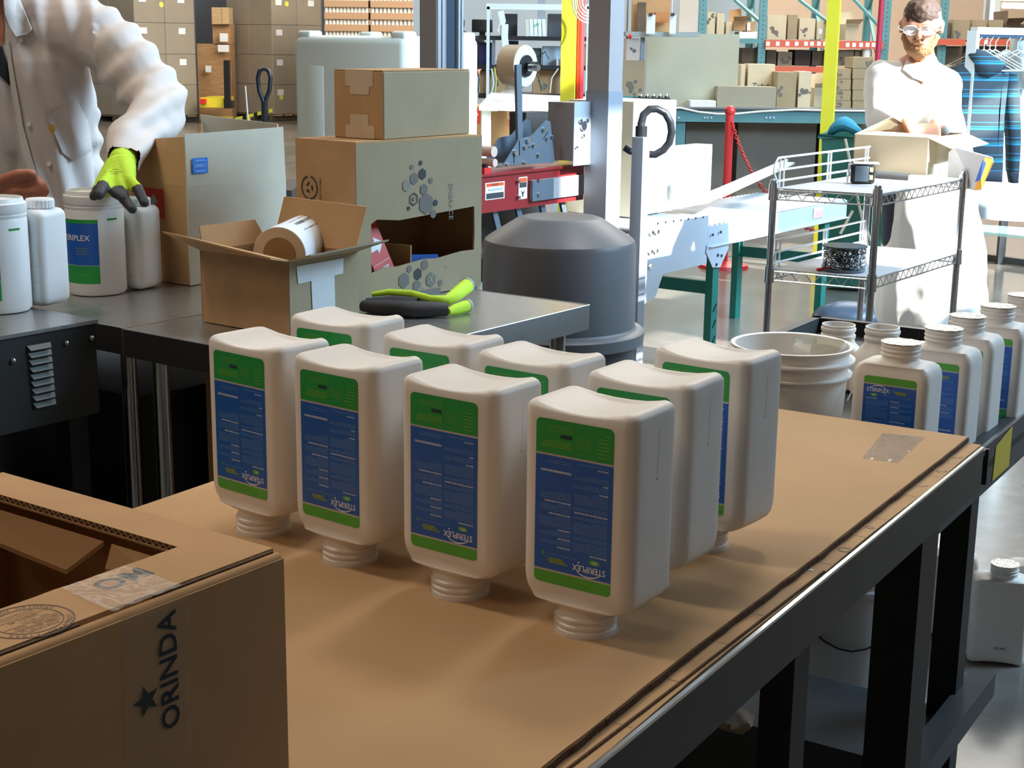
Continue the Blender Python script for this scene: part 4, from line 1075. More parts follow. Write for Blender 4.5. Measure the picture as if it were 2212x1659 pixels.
# ================================================================== WIPES CANISTERS AND SMALL JUGS
def canister(label, c, rad, hgt, yaw):
    t = thing('canister', label, 'canister', c, yaw, 'white wipes canisters on the left steel table')
    r = rad
    mb = MB(); mb.lathe([(0, 0), (r * 0.93, 0), (r, 0.008), (r, hgt * 0.80), (r * 0.97, hgt * 0.83), (r, hgt * 0.845), (r, hgt * 0.86), (r * 0.95, hgt * 0.87), (0, hgt * 0.87)], n=48)
    build('canister_body', mb, M_HDPEC, t, smooth=True)
    mb = MB(); mb.lathe([(0, hgt * 0.871), (r * 0.985, hgt * 0.871), (r * 1.01, hgt * 0.885), (r * 1.01, hgt * 0.955), (r * 0.94, hgt * 0.962), (r * 0.90, hgt), (r * 0.86, hgt), (r * 0.84, hgt * 0.975), (0, hgt * 0.97)], n=48)
    build('lid', mb, M_HDPEC, t, smooth=True)
    # wrapped label
    mb = MB(); z0, z1 = hgt * 0.12, hgt * 0.74
    def band(a0, a1, za, zb_, mi, rr=r + 0.0005, n=18):
        for k in range(n):
            a, b = a0 + (a1 - a0) * k / n, a0 + (a1 - a0) * (k + 1) / n
            mb.poly([(rr * math.cos(a), rr * math.sin(a), za), (rr * math.cos(b), rr * math.sin(b), za), (rr * math.cos(b), rr * math.sin(b), zb_), (rr * math.cos(a), rr * math.sin(a), zb_)], mi)
    A0_, A1_ = -PI / 2 - 1.25, -PI / 2 + 0.62
    band(A0_, A1_, z1 - 0.010, z1, 0); band(A0_, A1_, z0 + hgt * 0.18, z1 - 0.010, 1); band(A0_, A1_, z0, z0 + hgt * 0.18 - 0.0015, 0)
    band(-PI / 2 + 0.95, -PI / 2 + 1.35, z1 - 0.003, z1 + 0.002, 0)
    lb = build('label', mb, [M_GREEN, M_BLUE], t); lb['label'] = 'green and blue wrapped label'
    mb = MB()
    def wraptext(s, a0, z, size, mi, sx=1.0):
        me = text_mesh(s, 0.01); vs = []
        for v in me.vertices:
            a = a0 + v.co.x * size * sx / r; vs.append(mb.bm.verts.new(((r + 0.0010) * math.cos(a), (r + 0.0010) * math.sin(a), z + v.co.y * size)))
        for p_ in me.polygons:
            try: f = mb.bm.faces.new([vs[i] for i in p_.vertices]); f.material_index = mi
            except ValueError: pass
    wraptext('STERIPLEX', -PI / 2 - 0.30, z1 - 0.047, 0.020, 0)
    for i in range(3): wraptext('mmmmm', -PI / 2 + 0.02, z1 - 0.072 - i * 0.007, 0.006, 1, 1.3)
    wraptext('mmmmmmmm', -PI / 2, z0 + hgt * 0.09, 0.010, 2, 0.8)
    build('lettering', mb, [M_LWHITE, M_OLIVE, M_GREEN2], lb)
    return t
def jug(label, c, w, d, hgt, yaw, cap=True):
    t = thing('jug', label, 'bottle', c, yaw, 'plain square white jugs with ribbed caps')
    mb = MB(); mb.rbox((0, 0, hgt * 0.455), (w, d, hgt * 0.91), min(w, d) * 0.24, 5)
    build('jug_body', mb, M_HDPEC, t, smooth=True, ang=60)
    mb = MB(); mb.lathe([(0, hgt * 0.89), (0.028, hgt * 0.89), (0.0275, hgt * 0.935)], n=24); build('neck', mb, M_HDPEC, t, smooth=True)
    mb = MB(); n = 48; prof = [(0.0315, hgt * 0.915), (0.0315, hgt * 0.985), (0.029, hgt)]
    rings = [[mb.bm.verts.new(((r_ + (0.001 if j % 2 else 0)) * math.cos(2 * PI * j / n), (r_ + (0.001 if j % 2 else 0)) * math.sin(2 * PI * j / n), z)) for j in range(n)] for r_, z in prof]
    for a, b in zip(rings, rings[1:]):
        for j in range(n): mb.bm.faces.new((a[j], a[(j + 1) % n], b[(j + 1) % n], b[j]))
    mb.bm.faces.new(rings[-1]); mb.bm.faces.new(rings[0][::-1]); build('ribbed_cap', mb, M_HDPEC, t)
    # shrink film creases
    mb = MB(); rnd = random.Random(int(hgt * 1e4) + int(c[0] * 100))
    for k in range(5):
        z = hgt * rnd.uniform(0.15, 0.7); x = rnd.uniform(-0.3, 0.3) * w
        mb.prism([(x - 0.02, -d / 2 - 0.0006, z), (x + 0.02, -d / 2 - 0.0006, z - 0.004), (x + 0.02, -d / 2 - 0.0006, z - 0.003)], (0, -0.0008, 0))
    build('film_crease', mb, M_FILM, t, kind='stuff')
    return t
cB = Zp(212, 630, 0.902)
canister('white wipes canister with blue label under the gloved hand', cB, 0.0735, 0.262, R(-14))
jug('plain white jug right beside the canister the gloved hand holds', Zp(306, 620, 0.902), 0.078, 0.098, 0.236, R(-24))
canister('white wipes canister cut by the left picture edge', Zp(-2, 668, 0.934), 0.0735, 0.255, R(-10))
jug('plain white jug at the left edge, behind the cut-off canister', Zp(99, 655, 0.934), 0.080, 0.098, 0.245, R(-24))

# ================================================================== TRAY BENCH BEYOND THE WORK TABLE, WITH UPRIGHT JUGS
a0, a1, b0, b1 = -1.452, -0.676, 2.47, 3.93
tr = thing('tray_bench', 'dark steel bench with a raised rim behind the work table, full of upright jugs', 'bench', AB((a0 + a1) / 2, (b0 + b1) / 2, 0), TH)
def tpt(name, x0, x1, y0, y1, z0, z1, m, **k):
    mb = MB(); mb.box(AB((x0 + x1) / 2, (y0 + y1) / 2, (z0 + z1) / 2), (abs(x1 - x0), abs(y1 - y0), abs(z1 - z0)), rz=TH)
    return build(name, mb, m, tr, world=True, **k)
tpt('bench_top', a0, a1, b0, b1, 0.745, 0.760, M_STEELD)
tpt('rim', a1 - 0.030, a1, b0 - 0.02, b1, 0.700, 0.800, M_DARKG)
tpt('rim', a0, a0 + 0.025, b0 - 0.02, b1, 0.700, 0.800, M_DARKG)
tpt('rim', a0, a1, b1 - 0.025, b1, 0.700, 0.800, M_BLACK)
tpt('worn_edge', a1 - 0.004, a1 + 0.0008, b0 - 0.02, b1, 0.797, 0.8015, M_STEEL)
for a, b in ((a1 - 0.05, b0 + 0.35), (a0 + 0.04, b0 + 0.10), (a1 - 0.05, b1 - 0.06), (a0 + 0.04, b1 - 0.06)):
    tpt('leg', a - 0.028, a + 0.028, b, b + 0.055, 0, 0.745, M_BLACKF)
tpt('lower_rail', a1 - 0.03, a1 + 0.02, b0 - 0.95, b0 + 0.5, 0.22, 0.27, M_DARKG)
mb = MB(); f_ = frame(AB(a1 + 0.0008, 2.90, 0.755), VA, (0, 0, 1)); 
mb.prism([f_ @ Vector(q) for q in ((-0.030, -0.045, 0), (0.10, -0.045, 0), (0.10, 0.040, 0), (-0.022, 0.025, 0))], UA * 0.0006)
build('yellow_sticker', mb, M_YELD, tr, world=True)
GUP = 'upright white jugs on the tray bench'
ups = [(0.702, 2.613, -33, 'nearest upright labelled jug on the tray bench, foil-sealed, beside the bucket'),
       (0.819, 2.755, -33, 'second upright jug on the tray bench, its label half hidden'),
       (0.905, 2.890, -33, 'third upright jug on the tray bench'),
       (1.003, 3.010, -33, 'fourth upright jug on the tray bench, full-height label strip in view'),
       (1.105, 3.150, -33, 'fifth upright jug on the tray bench, cut by the right picture edge')]
for x, y, a, lb in ups: make_bottle(lb, (x, y, 0.7605), R(a), GUP, upright=True)
for px, py, dd, lb in ((1812, 700, 3.45, 'unlabelled open-necked white jug behind the bucket'), (1907, 706, 3.38, 'unlabelled open-necked white jug right behind the nearest upright jug')):
    p = CAM + ray(px, py) * dd
    t = thing('round_jug', lb, 'bottle', (p.x, p.y, 0.7605), R(20), 'round-shouldered open white jugs on the tray bench')
    hh = p.z - 0.7605
    mb = MB(); mb.lathe([(0, 0.0), (0.062, 0.0), (0.068, 0.006), (0.068, hh - 0.10), (0.064, hh - 0.075), (0.050, hh - 0.052), (0.040, hh - 0.042), (0.038, hh - 0.034), (0.0405, hh - 0.030), (0.0405, hh - 0.024), (0.038, hh - 0.022), (0.038, hh - 0.016), (0.0405, hh - 0.014), (0.0405, hh - 0.008), (0.0385, hh - 0.006), (0.0385, hh), (0.0355, hh), (0.0350, hh - 0.05), (0.045, hh - 0.07)], n=40)
    build('jug_body', mb, M_HDPE, t, smooth=True)
# white bucket with crumpled bag
pb = CAM + ray(1711, 741) * 2.97
BZ = 0.7605; bh = pb.z - BZ; rb = 0.123
bk = thing('white_bucket', 'open white plastic pail with ribbed rim behind the inverted jugs', 'bucket', (pb.x, pb.y + 0.0, BZ), 0)
mb = MB(); mb.lathe([(0, 0.004), (0.085, 0.0), (0.104, 0.004), (0.1125, bh * 0.66), (0.1125, bh * 0.70), (0.1225, bh * 0.705), (0.1225, bh * 0.72), (0.1135, bh * 0.735), (0.114, bh * 0.84), (0.1265, bh * 0.85), (0.1265, bh * 0.868), (0.1145, bh * 0.885), (0.115, bh * 0.965), (0.1215, bh * 0.972), (0.1225, bh * 0.995), (0.119, bh), (0.1135, bh * 0.99), (0.108, bh * 0.5), (0.098, 0.02), (0, 0.016)], n=64)
build('pail_body', mb, M_HDPE, bk, smooth=True, ang=50)
mb = MB(); mb.path([(0.1145, -0.02, bh * 0.80), (0.122, -0.035, bh * 0.74), (0.116, -0.06, bh * 0.62), (0.100, -0.08, bh * 0.5)], 0.0018, n=6)
build('bail_wire', mb, M_CHROME, bk)
mb = MB(); rnd = random.Random(4)
g = {}
for i in range(13):
    for j in range(9):
        u, v = i / 12, j / 8; a = 2 * PI * u
        r = 0.042 * (0.55 + 0.5 * v) * (1 + 0.35 * noise.noise(Vector((math.cos(a) * 1.6, math.sin(a) * 1.6, v * 3))))
        g[i % 12, j] = g.get((i % 12, j)) or mb.bm.verts.new((0.055 + r * math.cos(a) * 1.15, -0.045 + 0.03 + r * math.sin(a), bh * 0.62 + 0.082 * v + 0.012 * noise.noise(Vector((a, v * 4, 2)))))
for i in range(12):
    for j in range(8):
        mb.bm.faces.new((g[i, j], g[(i + 1) % 12, j], g[(i + 1) % 12, j + 1], g[i, j + 1]))
bag = solo('crumpled_liner', mb, M_WAXY, 'crumpled waxy white liner poking out of the white pail', 'bag', smooth=True); bag.location = Vector(bag.location) + Vector((pb.x, pb.y, BZ))
# things on the floor below the table
t = thing('floor_bucket', 'tall white bucket on the floor seen below the work table', 'bucket', (0.80, 3.36, 0), 0)
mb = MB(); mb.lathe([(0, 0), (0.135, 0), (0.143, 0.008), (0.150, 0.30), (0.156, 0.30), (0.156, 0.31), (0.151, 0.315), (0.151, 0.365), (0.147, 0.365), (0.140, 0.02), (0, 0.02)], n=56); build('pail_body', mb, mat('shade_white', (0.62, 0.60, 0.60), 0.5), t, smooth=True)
mb = MB(); mb.path([(0.152 * math.cos(a), 0.152 * math.sin(a) - 0.003, 0.29 - 0.11 * math.sin((a + PI * 0.85) / (0.7 * PI) * PI) if False else 0.27 - 0.10 * math.sin(PI * k / 10)) for k, a in ((k, -PI * 0.85 + 0.7 * PI * k / 10) for k in range(11))], 0.0025, n=6); build('bail_wire', mb, M_BLACK, t)
for x, y, lb, a in ((1.262, 3.56, 'white jug standing on the floor at lower right', -12), (1.185, 3.74, 'white jug on the floor partly hidden by the black table leg', -12), (1.385, 3.66, 'white jug on the floor cut by the right picture edge', -12)):
    t = make_bottle(lb, (x, y, 0.001), R(a), 'white jugs on the floor below the benches', upright=True, labelled=False)
    mb = MB(); frx = frame((0, -BD + BCY - 0.0004, 0.045), (1, 0, 0), (0, 0, 1)); add_text(mb, 'LOT 0415', frx, 0.0, 0, 0.009, sx=0.8, bold=0.02); build('date_code', mb, M_INK, t)
mb = MB(); rnd = random.Random(8)
mb.ball((0, 0, 0), 0.034, seg=20, sq=(1.1, 1, 0.62))
for v in mb.bm.verts: v.co *= 1 + 0.35 * noise.noise(v.co * 55); v.co += Zp(1588, 1556, 0.245)
solo('crumpled_paper_ball', mb, mat('brown_paper', (0.42, 0.30, 0.20), 0.7, noise_amt=0.4, noise_scale=30), 'small crumpled brown and white paper ball under the work table', 'paper', smooth=True)
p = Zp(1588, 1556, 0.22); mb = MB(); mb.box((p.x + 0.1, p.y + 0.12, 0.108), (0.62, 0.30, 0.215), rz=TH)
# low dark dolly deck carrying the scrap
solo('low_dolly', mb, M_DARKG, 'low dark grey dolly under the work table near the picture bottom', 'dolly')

# ================================================================== GREY ROUND BIN WITH DOMED LID
tc0 = Yp(1206, 700, 4.60); tcx, tcy = tc0.x, 4.62
bn = thing('round_bin', 'grey round waste bin with domed lid, behind the steel table corner', 'bin', (tcx, tcy, 0), R(20))
mb = MB(); mb.lathe([(0, 0.0), (0.195, 0), (0.20, 0.01), (0.243, 0.60), (0.250, 0.64), (0, 0.64)], n=64); build('bin_body', mb, mat('bin_black', (0.03, 0.032, 0.036), 0.4), bn, smooth=True)
zr = 0.655
mb = MB(); mb.lathe([(0.272, zr - 0.035), (0.275, zr), (0.268, zr + 0.006), (0.250, zr + 0.010), (0.244, zr + 0.016), (0.241, 0.925), (0.236, 0.940), (0.224, 0.950), (0.135, 1.006), (0.118, 1.012), (0.095, 1.009), (0, 1.005)], n=72)
build('domed_lid', mb, M_GREYP, bn, smooth=True, ang=30)

# ================================================================== CARTON SEALING MACHINE
PB = Vector((0.372, 6.30, 0))          # pillar
cs_ = thing('carton_sealer', 'red and grey carton sealing machine with steel columns', 'machine', PB, YG)
def at(q, u, v, z): p = q + E1 * u + E2 * v; p.z = z; return p
def gbox(name, q, u0, u1, v0, v1, z0, z1, m, par=cs_, **k):
    mb = MB(); mb.box(at(q, (u0 + u1) / 2, (v0 + v1) / 2, (z0 + z1) / 2), (abs(u1 - u0), abs(v1 - v0), abs(z1 - z0)), rz=YG)
    return build(name, mb, m, par, world=True, **k)
# right column: placed from its visible corner edge
def col_at(px, py, y): q = Yp(px, py, y); q.z = 0; return q
qc = col_at(1313, 250, 6.2)     # near corner (between dark and bright face)
gbox('column', qc, -0.105, 0, 0, 0.105, 0, 3.2, M_GREYPAINT)
gbox('column_sleeve', qc, -0.108, 0.003, -0.003, 0.108, 0, 1.348, M_BLUEG)
qm = col_at(943, 80, 6.6)       # left mast
gbox('mast', qm, -0.095, -0.002, 0, 0.07, 0.3, 3.2, M_GREYPAINT)
for v0, v1, m_, u in ((0.005, 0.028, M_GALV, 0.004), (0.028, 0.036, M_BLACK, 0), (0.036, 0.050, M_GALV, 0.004), (0.050, 0.150, mat('mast_channel', (0.035, 0.06, 0.085), 0.3), -0.012), (0.150, 0.164, M_GALV, 0.004), (0.164, 0.172, M_BLACK, 0), (0.172, 0.186, M_GALV, 0.004)):
    gbox('mast_channel', qm, -0.05, u, v0, v1, 0.3, 3.2, m_)
# red beam
qb = Yp(1040, 415, 5.75); qb.z = 0
bl = 0.74
zt0 = Yp(1045, 378, 5.76).z; zb0 = Yp(1045, 461, 5.76).z
gbox('red_beam', qb, -0.10, 0.0, -0.35, bl - 0.02, zb0, zt0, M_RED)
gbox('red_beam_lip', qb, -0.14, 0.012, -0.35, bl, zt0 - 0.006, zt0 + 0.004, M_RED)
fq = frame(at(qb, 0.0008, 0, 0), E2, (0, 0, 1))
def bxy(px, py):
    d = ray(px, py); t_ = (qb + E1 * 0.0008 - CAM).dot(E1) / d.dot(E1); p = CAM + d * t_; return (p - qb).dot(E2), p.z
def wlabel(px0, py0, px1, py1, kind):
    x0, z0 = bxy(px0, py1); x1, z1 = bxy(px1, py0); mb = MB()
    quad(mb, fq, x0, z0, x1, z1, 0, 0.0003); h_ = z1 - z0; w_ = x1 - x0
    quad(mb, fq, x0 + w_ * .05, z1 - h_ * .24, x1 - w_ * .05, z1 - h_ * .05, 1, 0.0008)
    if kind == 'w':
        add_text(mb, 'WARNING', fq, (x0 + x1) / 2, z1 - h_ * .145, h_ * .16, mi=3, d=0.0012)
        quad(mb, fq, x0 + w_ * .05, z0 + h_ * .05, x1 - w_ * .05, z0 + h_ * .38, 2, 0.0008)
        quad(mb, fq, x0 + w_ * .30, z0 + h_ * .50, x1 - w_ * .1, z0 + h_ * .64, 4, 0.0008)
        fpoly(mb, fq, [(x0 + w_ * .12, z0 + h_ * .6), (x0 + w_ * .3, z0 + h_ * .48), (x0 + w_ * .2, z0 + h_ * .62)], 2, 0.0008)
    else:
        quad(mb, fq, x0 + w_ * .08, z1 - h_ * .48, x1 - w_ * .08, z1 - h_ * .25, 2, 0.0008)
        fpoly(mb, fq, [(x0 + w_ * .2, z0 + h_ * .42), (x0 + w_ * .5, z0 + h_ * .3), (x0 + w_ * .8, z0 + h_ * .42), (x0 + w_ * .55, z0 + h_ * .2), (x0 + w_ * .55, z0 + h_ * .1), (x0 + w_ * .4, z0 + h_ * .1), (x0 + w_ * .4, z0 + h_ * .22)], 2, 0.0008)
    build('warning_label', mb, [M_WHITE, mat('label_orange', (0.75, 0.10, 0.02), 0.5), M_INK, M_INK, M_WALLC], cs_, world=True)
wlabel(1048, 391, 1090, 433, 'w'); wlabel(1120, 381, 1139, 431, 'v')
for px, py in ((1117, 392), (1118, 426), (1272, 350), (1272, 366)):
    x, z = bxy(px, py); mb = MB(); mb.tube(fq @ Vector((x, z, 0)), fq @ Vector((x, z, 0.012)), 0.007, n=12); build('bolt', mb, M_CHROME, cs_, world=True, smooth=True)
# recessed grey side channel right of the labels
x0, z0 = bxy(1143, 435); x1, z1 = bxy(1270, 375)
mb = MB(); mb.box(at(qb, -0.004 + 0.006, (x0 + x1) / 2, (z0 + z1) / 2), (0.02, x1 - x0, z1 - z0), rz=YG); build('side_channel', mb, M_GREYPAINT, cs_, world=True)
mb = MB(); mb.box(at(qb, 0.016, x0 + 0.075, (z0 + z1) / 2), (0.004, 0.15, (z1 - z0) * 0.98), rz=YG); build('mount_plate', mb, M_PLATE, cs_, world=True)
for px, py in ((1156, 388), (1156, 420)):
    x, z = bxy(px, py); mb = MB(); mb.tube(fq @ Vector((x, z, 0.017)), fq @ Vector((x, z, 0.024)), 0.008, n=12); build('bolt', mb, M_CHROME, cs_, world=True, smooth=True)
# tape head: two side plates, rollers, roll arm, tape roll
zb = zt0 + 0.004
def hxz(px, py, off=0.0):
    q0 = qb + E1 * off; d = ray(px, py); t_ = (q0 - CAM).dot(E1) / d.dot(E1); p = CAM + d * t_; return (p - qb).dot(E2), p.z
prof = [hxz(px, py) for px, py in ((1087, 357), (1122, 300), (1148, 294), (1172, 268), (1180, 259), (1189, 263), (1198, 345), (1196, 352))]
for off in (0.0, -0.10):
    mb = MB(); mb.prism([at(qb, off, x, z) for x, z in prof], -E1 * 0.004); build('head_plate', mb, M_PLATE, cs_, world=True)
for px, py, r in ((1112, 330, 8), (1133, 318, 6), (1139, 304, 7), (1152, 314, 5), (1131, 352, 5), (1162, 335, 5), (1173, 280, 6), (1180, 300, 4), (1192, 295, 5), (1094, 356, 5)):
    x, z = hxz(px, py); rr_ = r / 500 * 0.75; mb = MB(); mb.tube(at(qb, 0, x, z), at(qb, 0.010, x, z), rr_, n=12); build('bolt', mb, M_CHROME, cs_, world=True, smooth=True)
for pts in (((1122, 304), (1122, 336)), ((1110, 335), (1110, 352)), ((1183, 285), (1174, 300)), ((1138, 319), (1145, 317))):
    (xa, za), (xb_, zb_) = hxz(*pts[0]), hxz(*pts[1]); mb = MB(); mb.bar(at(qb, 0.0005, xa, za), at(qb, 0.0005, xb_, zb_), 0.0035, 0.003); build('slot', mb, M_BLACK, cs_, world=True)
x, z = hxz(1070, 328); mb = MB(); mb.tube(at(qb, -0.10, x, z), at(qb, -0.005, x, z), 0.021, n=24); build('roller', mb, mat('tan_roller', (0.62, 0.46, 0.38), 0.35), cs_, world=True, smooth=True)
x, z = hxz(1072, 352); mb = MB(); mb.tube(at(qb, -0.10, x, z), at(qb, -0.005, x, z), 0.016, n=24); build('roller', mb, mat('tan_roller', (0.62, 0.46, 0.38), 0.35), cs_, world=True, smooth=True)
x, z = hxz(1049, 352); gbox('red_knob', qb, -0.02, 0.012, x - 0.022, x + 0.022, zt0, zt0 + 0.028, M_REDB); mb = MB(); mb.tube(at(qb, -0.004, x, zt0 + 0.028), at(qb, -0.004, x, zt0 + 0.042), 0.014, n=16); build('black_knob', mb, M_BLACK, cs_, world=True, smooth=True)
xa, za = hxz(1137, 300); xb_, zb_ = hxz(1134, 140)
mb = MB(); mb.bar(at(qb, -0.035, xa, za), at(qb, -0.035, xb_, zb_), 0.034, 0.012, roll=E1); build('roll_arm', mb, M_PLATE, cs_, world=True)
x, z = hxz(1124, 142, -0.10); RR2 = 0.083
mb = MB(); mb.tube(at(qb, -0.16, x, z), at(qb, -0.075, x, z), RR2, n=48); build('tape_roll', mb, mat('tape_tan', (0.62, 0.48, 0.33), 0.2, coat=0.5), cs_, world=True, smooth=True)
mb = MB(); mb.tube(at(qb, -0.0752, x, z), at(qb, -0.0735, x, z), RR2 * 0.99, n=48); build('roll_side', mb, mat('tape_side', (0.66, 0.68, 0.52), 0.35), cs_, world=True)
mb = MB(); mb.tube(at(qb, -0.0735, x, z), at(qb, -0.065, x, z), RR2 * 0.52, n=32); mb.tube(at(qb, -0.065, x, z), at(qb, -0.015, x, z), 0.018, n=16); build('hub', mb, M_BLACK, cs_, world=True, smooth=True)
mb = MB(); xk, zk = hxz(1148, 146, -0.02); mb.tube(at(qb, -0.03, xk, zk), at(qb, 0.015, xk, zk), 0.014, n=14); build('hub_nut', mb, M_CHROME, cs_, world=True, smooth=True)
xc, zc = hxz(1108, 215); mb = MB(); mb.prism([at(qb, -0.14, x - 0.03, z - RR2 * 0.9), at(qb, -0.09, x + 0.02, z - RR2), at(qb, -0.09, xc + 0.02, zc - 0.05), at(qb, -0.14, xc - 0.02, zc - 0.05)], E2 * 0.0005); build('tape_web', mb, mat('web_clear', (0.8, 0.72, 0.6), 0.15, alpha=0.35), cs_, world=True)
# dark guard box behind the head and the grey motor housing
c, e1, e2, lr, ll, h = boxfit(1135, 320, zt0, YG, 1185, 1100, 238); gbox('guard_box', c, -0.12, -0.02, 0.03, lr + 0.02, zt0, zt0 + 0.17, mat('guard_dark', (0.05, 0.045, 0.045), 0.5))
qd = Yp(1238, 345, 6.15); qd.z = 0; zq0, zq1 = Yp(1238, 348, 6.15).z, Yp(1238, 222, 6.15).z
gbox('motor_housing', qd, -0.13, 0, 0, 0.14, zq0, zq1, M_GREYPAINT)
gbox('motor_cover', qd, 0.0, 0.004, -0.004, 0.14, zq0 - 0.02, zq1 + 0.003, mat('cover_blue', (0.45, 0.52, 0.60), 0.38, metal=0.3))
for du, dz, r in ((0.058, -0.095, 0.020), (0.036, -0.075, 0.009), (0.082, -0.075, 0.009), (0.058, -0.135, 0.007), (0.01, -0.18, 0.006)):
    mb = MB(); mb.tube(at(qd, 0.004, du, zq1 + dz), at(qd, 0.014, du, zq1 + dz), r, n=16); build('bolt', mb, M_CHROME, cs_, world=True, smooth=True)
# underside machinery below the beam
gbox('under_tray', qb, -0.30, 0.03, -0.25, bl + 0.1, zb0 - 0.17, zb0 - 0.15, M_STEELD)
gbox('under_tray', qb, -0.30, -0.26, -0.25, bl + 0.1, 0.55, zb0 - 0.03, mat('guard_dark', (0.05, 0.045, 0.045), 0.5))
for v in (-0.05, 0.12, 0.28, 0.45, 0.60):
    mb = MB(); mb.bar(at(qb, -0.03, v, zb0), at(qb, -0.03, v + 0.06, zb0 - 0.15), 0.03, 0.012, roll=E1); build('bracket', mb, M_PLATE, cs_, world=True)
for v in (-0.2, 0.62): gbox('leg', qb, -0.28, -0.20, v, v + 0.07, 0, 0.6, M_BLUEG)
# second post with the black ring grip
qp = col_at(1383, 500, 6.35)
pz = Yp(1383, 297, 6.35).z
po = thing('hoist_post', 'grey square steel post topped by a black ring-shaped hose, behind the round bin', 'post', qp, YG)
gbox('post', qp, -0.055, 0, 0, 0.055, 0, pz, M_BLUEG, par=po)
mb = MB(); pc = at(qp, -0.027, 0.027, 0)
f0 = [(1386, 290), (1386, 268), (1391, 248), (1404, 236), (1420, 235), (1438, 244), (1449, 264), (1452, 285), (1447, 308), (1434, 324), (1416, 334), (1400, 333), (1384, 330), (1362, 326), (1350, 318)]
pts = []
for i, (a, b) in enumerate(f0): 
    q = Yp(a - 1, b, pc.y + 0.02 + 0.005 * i); pts.append(q)
mb.path(pts, 0.0165, n=12); build('ring_hose', mb, M_HOSE, po, world=True, smooth=True, ang=70)
mb = MB(); mb.tube(Vector((pts[0].x, pts[0].y, pz - 0.01)), Vector((pts[0].x, pts[0].y, pz + 0.045)), 0.025, n=20); build('hose_socket', mb, M_BLACK, po, world=True, smooth=True)

# ================================================================== ROLLER CONVEYOR
ZC = 0.70
cA = Zp(1530, 490, ZC); cdir = (Zp(1830, 432, ZC) - cA); cL = cdir.length; cdir.normalize(); cn = Vector((cdir.y, -cdir.x, 0))   # cn to the right
cv = thing('roller_conveyor', 'long roller conveyor with grey side rails and green legs, sunlit', 'conveyor', cA - Vector((0, 0, ZC)) - cn * 0.25, math.atan2(cdir.y, cdir.x))
def cpnt(l, s, z): p = cA + cdir * l + cn * s; p.z = z; return p
cyaw = math.atan2(cdir.y, cdir.x)
def cbox(name, l0, l1, s0, s1, z0, z1, m, **k):
    mb = MB(); mb.box(cpnt((l0 + l1) / 2, (s0 + s1) / 2, (z0 + z1) / 2), (abs(l1 - l0), abs(s1 - s0), abs(z1 - z0)), rz=cyaw)
    return build(name, mb, m, cv, world=True, **k)
WC = 0.56
cbox('side_rail', 0, cL, -0.004, 0, ZC - 0.095, ZC, M_CONVEY); cbox('side_rail', -0.5, cL, -WC, -WC + 0.004, ZC - 0.095, ZC + 0.002, M_CONVEY)
cbox('rail_flange', 0, cL, 0, 0.022, ZC - 0.098, ZC - 0.094, M_CONVEY)
near_l = -((Zp(1530, 490, ZC) - Zp(1402, 497, ZC)).length)
cbox('drive_panel', -0.62, -0.005, -0.004, 0.002, ZC - 0.175, ZC + 0.055, M_CONVEY, label='deeper blue-grey side panel with bolts')
mb = MB(); mb.prism([cpnt(-0.62, 0.003, ZC - 0.175), cpnt(-0.42, 0.003, ZC - 0.175), cpnt(-0.48, 0.003, ZC - 0.27), cpnt(-0.62, 0.003, ZC - 0.30)], -cn * 0.005); build('drive_panel', mb, M_CONVEY, cv, world=True)
frd = frame(cpnt(0, 0.0028, 0), cdir, (0, 0, 1))
def cvxy(px, py):
    q0 = cpnt(0, 0.003, 0); d = ray(px, py); t_ = (q0 - CAM).dot(cn) / d.dot(cn); p = CAM + d * t_; return (p - cA).dot(cdir), p.z
mbh = 0
for px, py in ((1421, 483), (1438, 480), (1455, 478), (1471, 476), (1487, 473), (1503, 471), (1519, 469)):
    x, z = cvxy(px, py); mb = MB(); mb.tube(frd @ Vector((x, z, 0)), frd @ Vector((x, z, 0.0015)), 0.0055, n=10); build('hole', mb, M_BLACK, cv, world=True)
for px, py in ((1404, 502), (1416, 500), (1402, 543), (1414, 541), (1402, 574)):
    x, z = cvxy(px, py); mb = MB(); mb.tube(frd @ Vector((x, z, 0)), frd @ Vector((x, z, 0.016)), 0.011, n=6); build('bolt', mb, M_CHROME, cv, world=True)
nr = 46
for i in range(nr):
    l = -0.55 + (cL + 0.53) * i / (nr - 1); zz = ZC + (0.028 if l < 0 else -0.012)
    mb = MB(); mb.tube(cpnt(l, -WC + 0.006, zz), cpnt(l, -0.006, zz), 0.0185, n=12); build('roller', mb, M_GALV, cv, world=True, smooth=True)
# gusset and legs
(xg, zg) = cvxy(1550, 500)
mb = MB(); mb.prism([frd @ Vector((a, b, 0.001)) for a, b in (cvxy(1526, 530), cvxy(1572, 517), cvxy(1572, 536), cvxy(1554, 577), cvxy(1538, 578), cvxy(1524, 545))], cn * 0.004); build('gusset', mb, M_CONVEY, cv, world=True)
for px, py in ((1548, 551), (1556, 552), (1545, 571), (1537, 507), (1554, 501)):
    x, z = cvxy(px, py); mb = MB(); mb.tube(frd @ Vector((x, z, 0.005)), frd @ Vector((x, z, 0.011)), 0.007, n=8); build('bolt', mb, M_DARKG, cv, world=True)
def cleg(px, py0, w):
    x, _ = cvxy(px, py0); 
    for s in (0, -WC + 0.04):
        cbox('leg', x - w / 2, x + w / 2, s - 0.040, s - 0.002, 0.0, ZC - 0.10, M_TEALG)
    cbox('cross_brace', x - 0.004, x + 0.004 + 0.02, -WC + 0.04, -0.04, 0.36, 0.42, M_TEALG)
cleg(1548, 600, 0.062); cleg(1790, 470, 0.062)
mb = MB()
x, _ = cvxy(1548, 600)
for k, zz in enumerate((0.30, 0.22, 0.14, 0.08)): mb.bar(cpnt(x - 0.015, 0.001, zz - 0.02), cpnt(x + 0.015, 0.001, zz + 0.015), 0.004, 0.004)
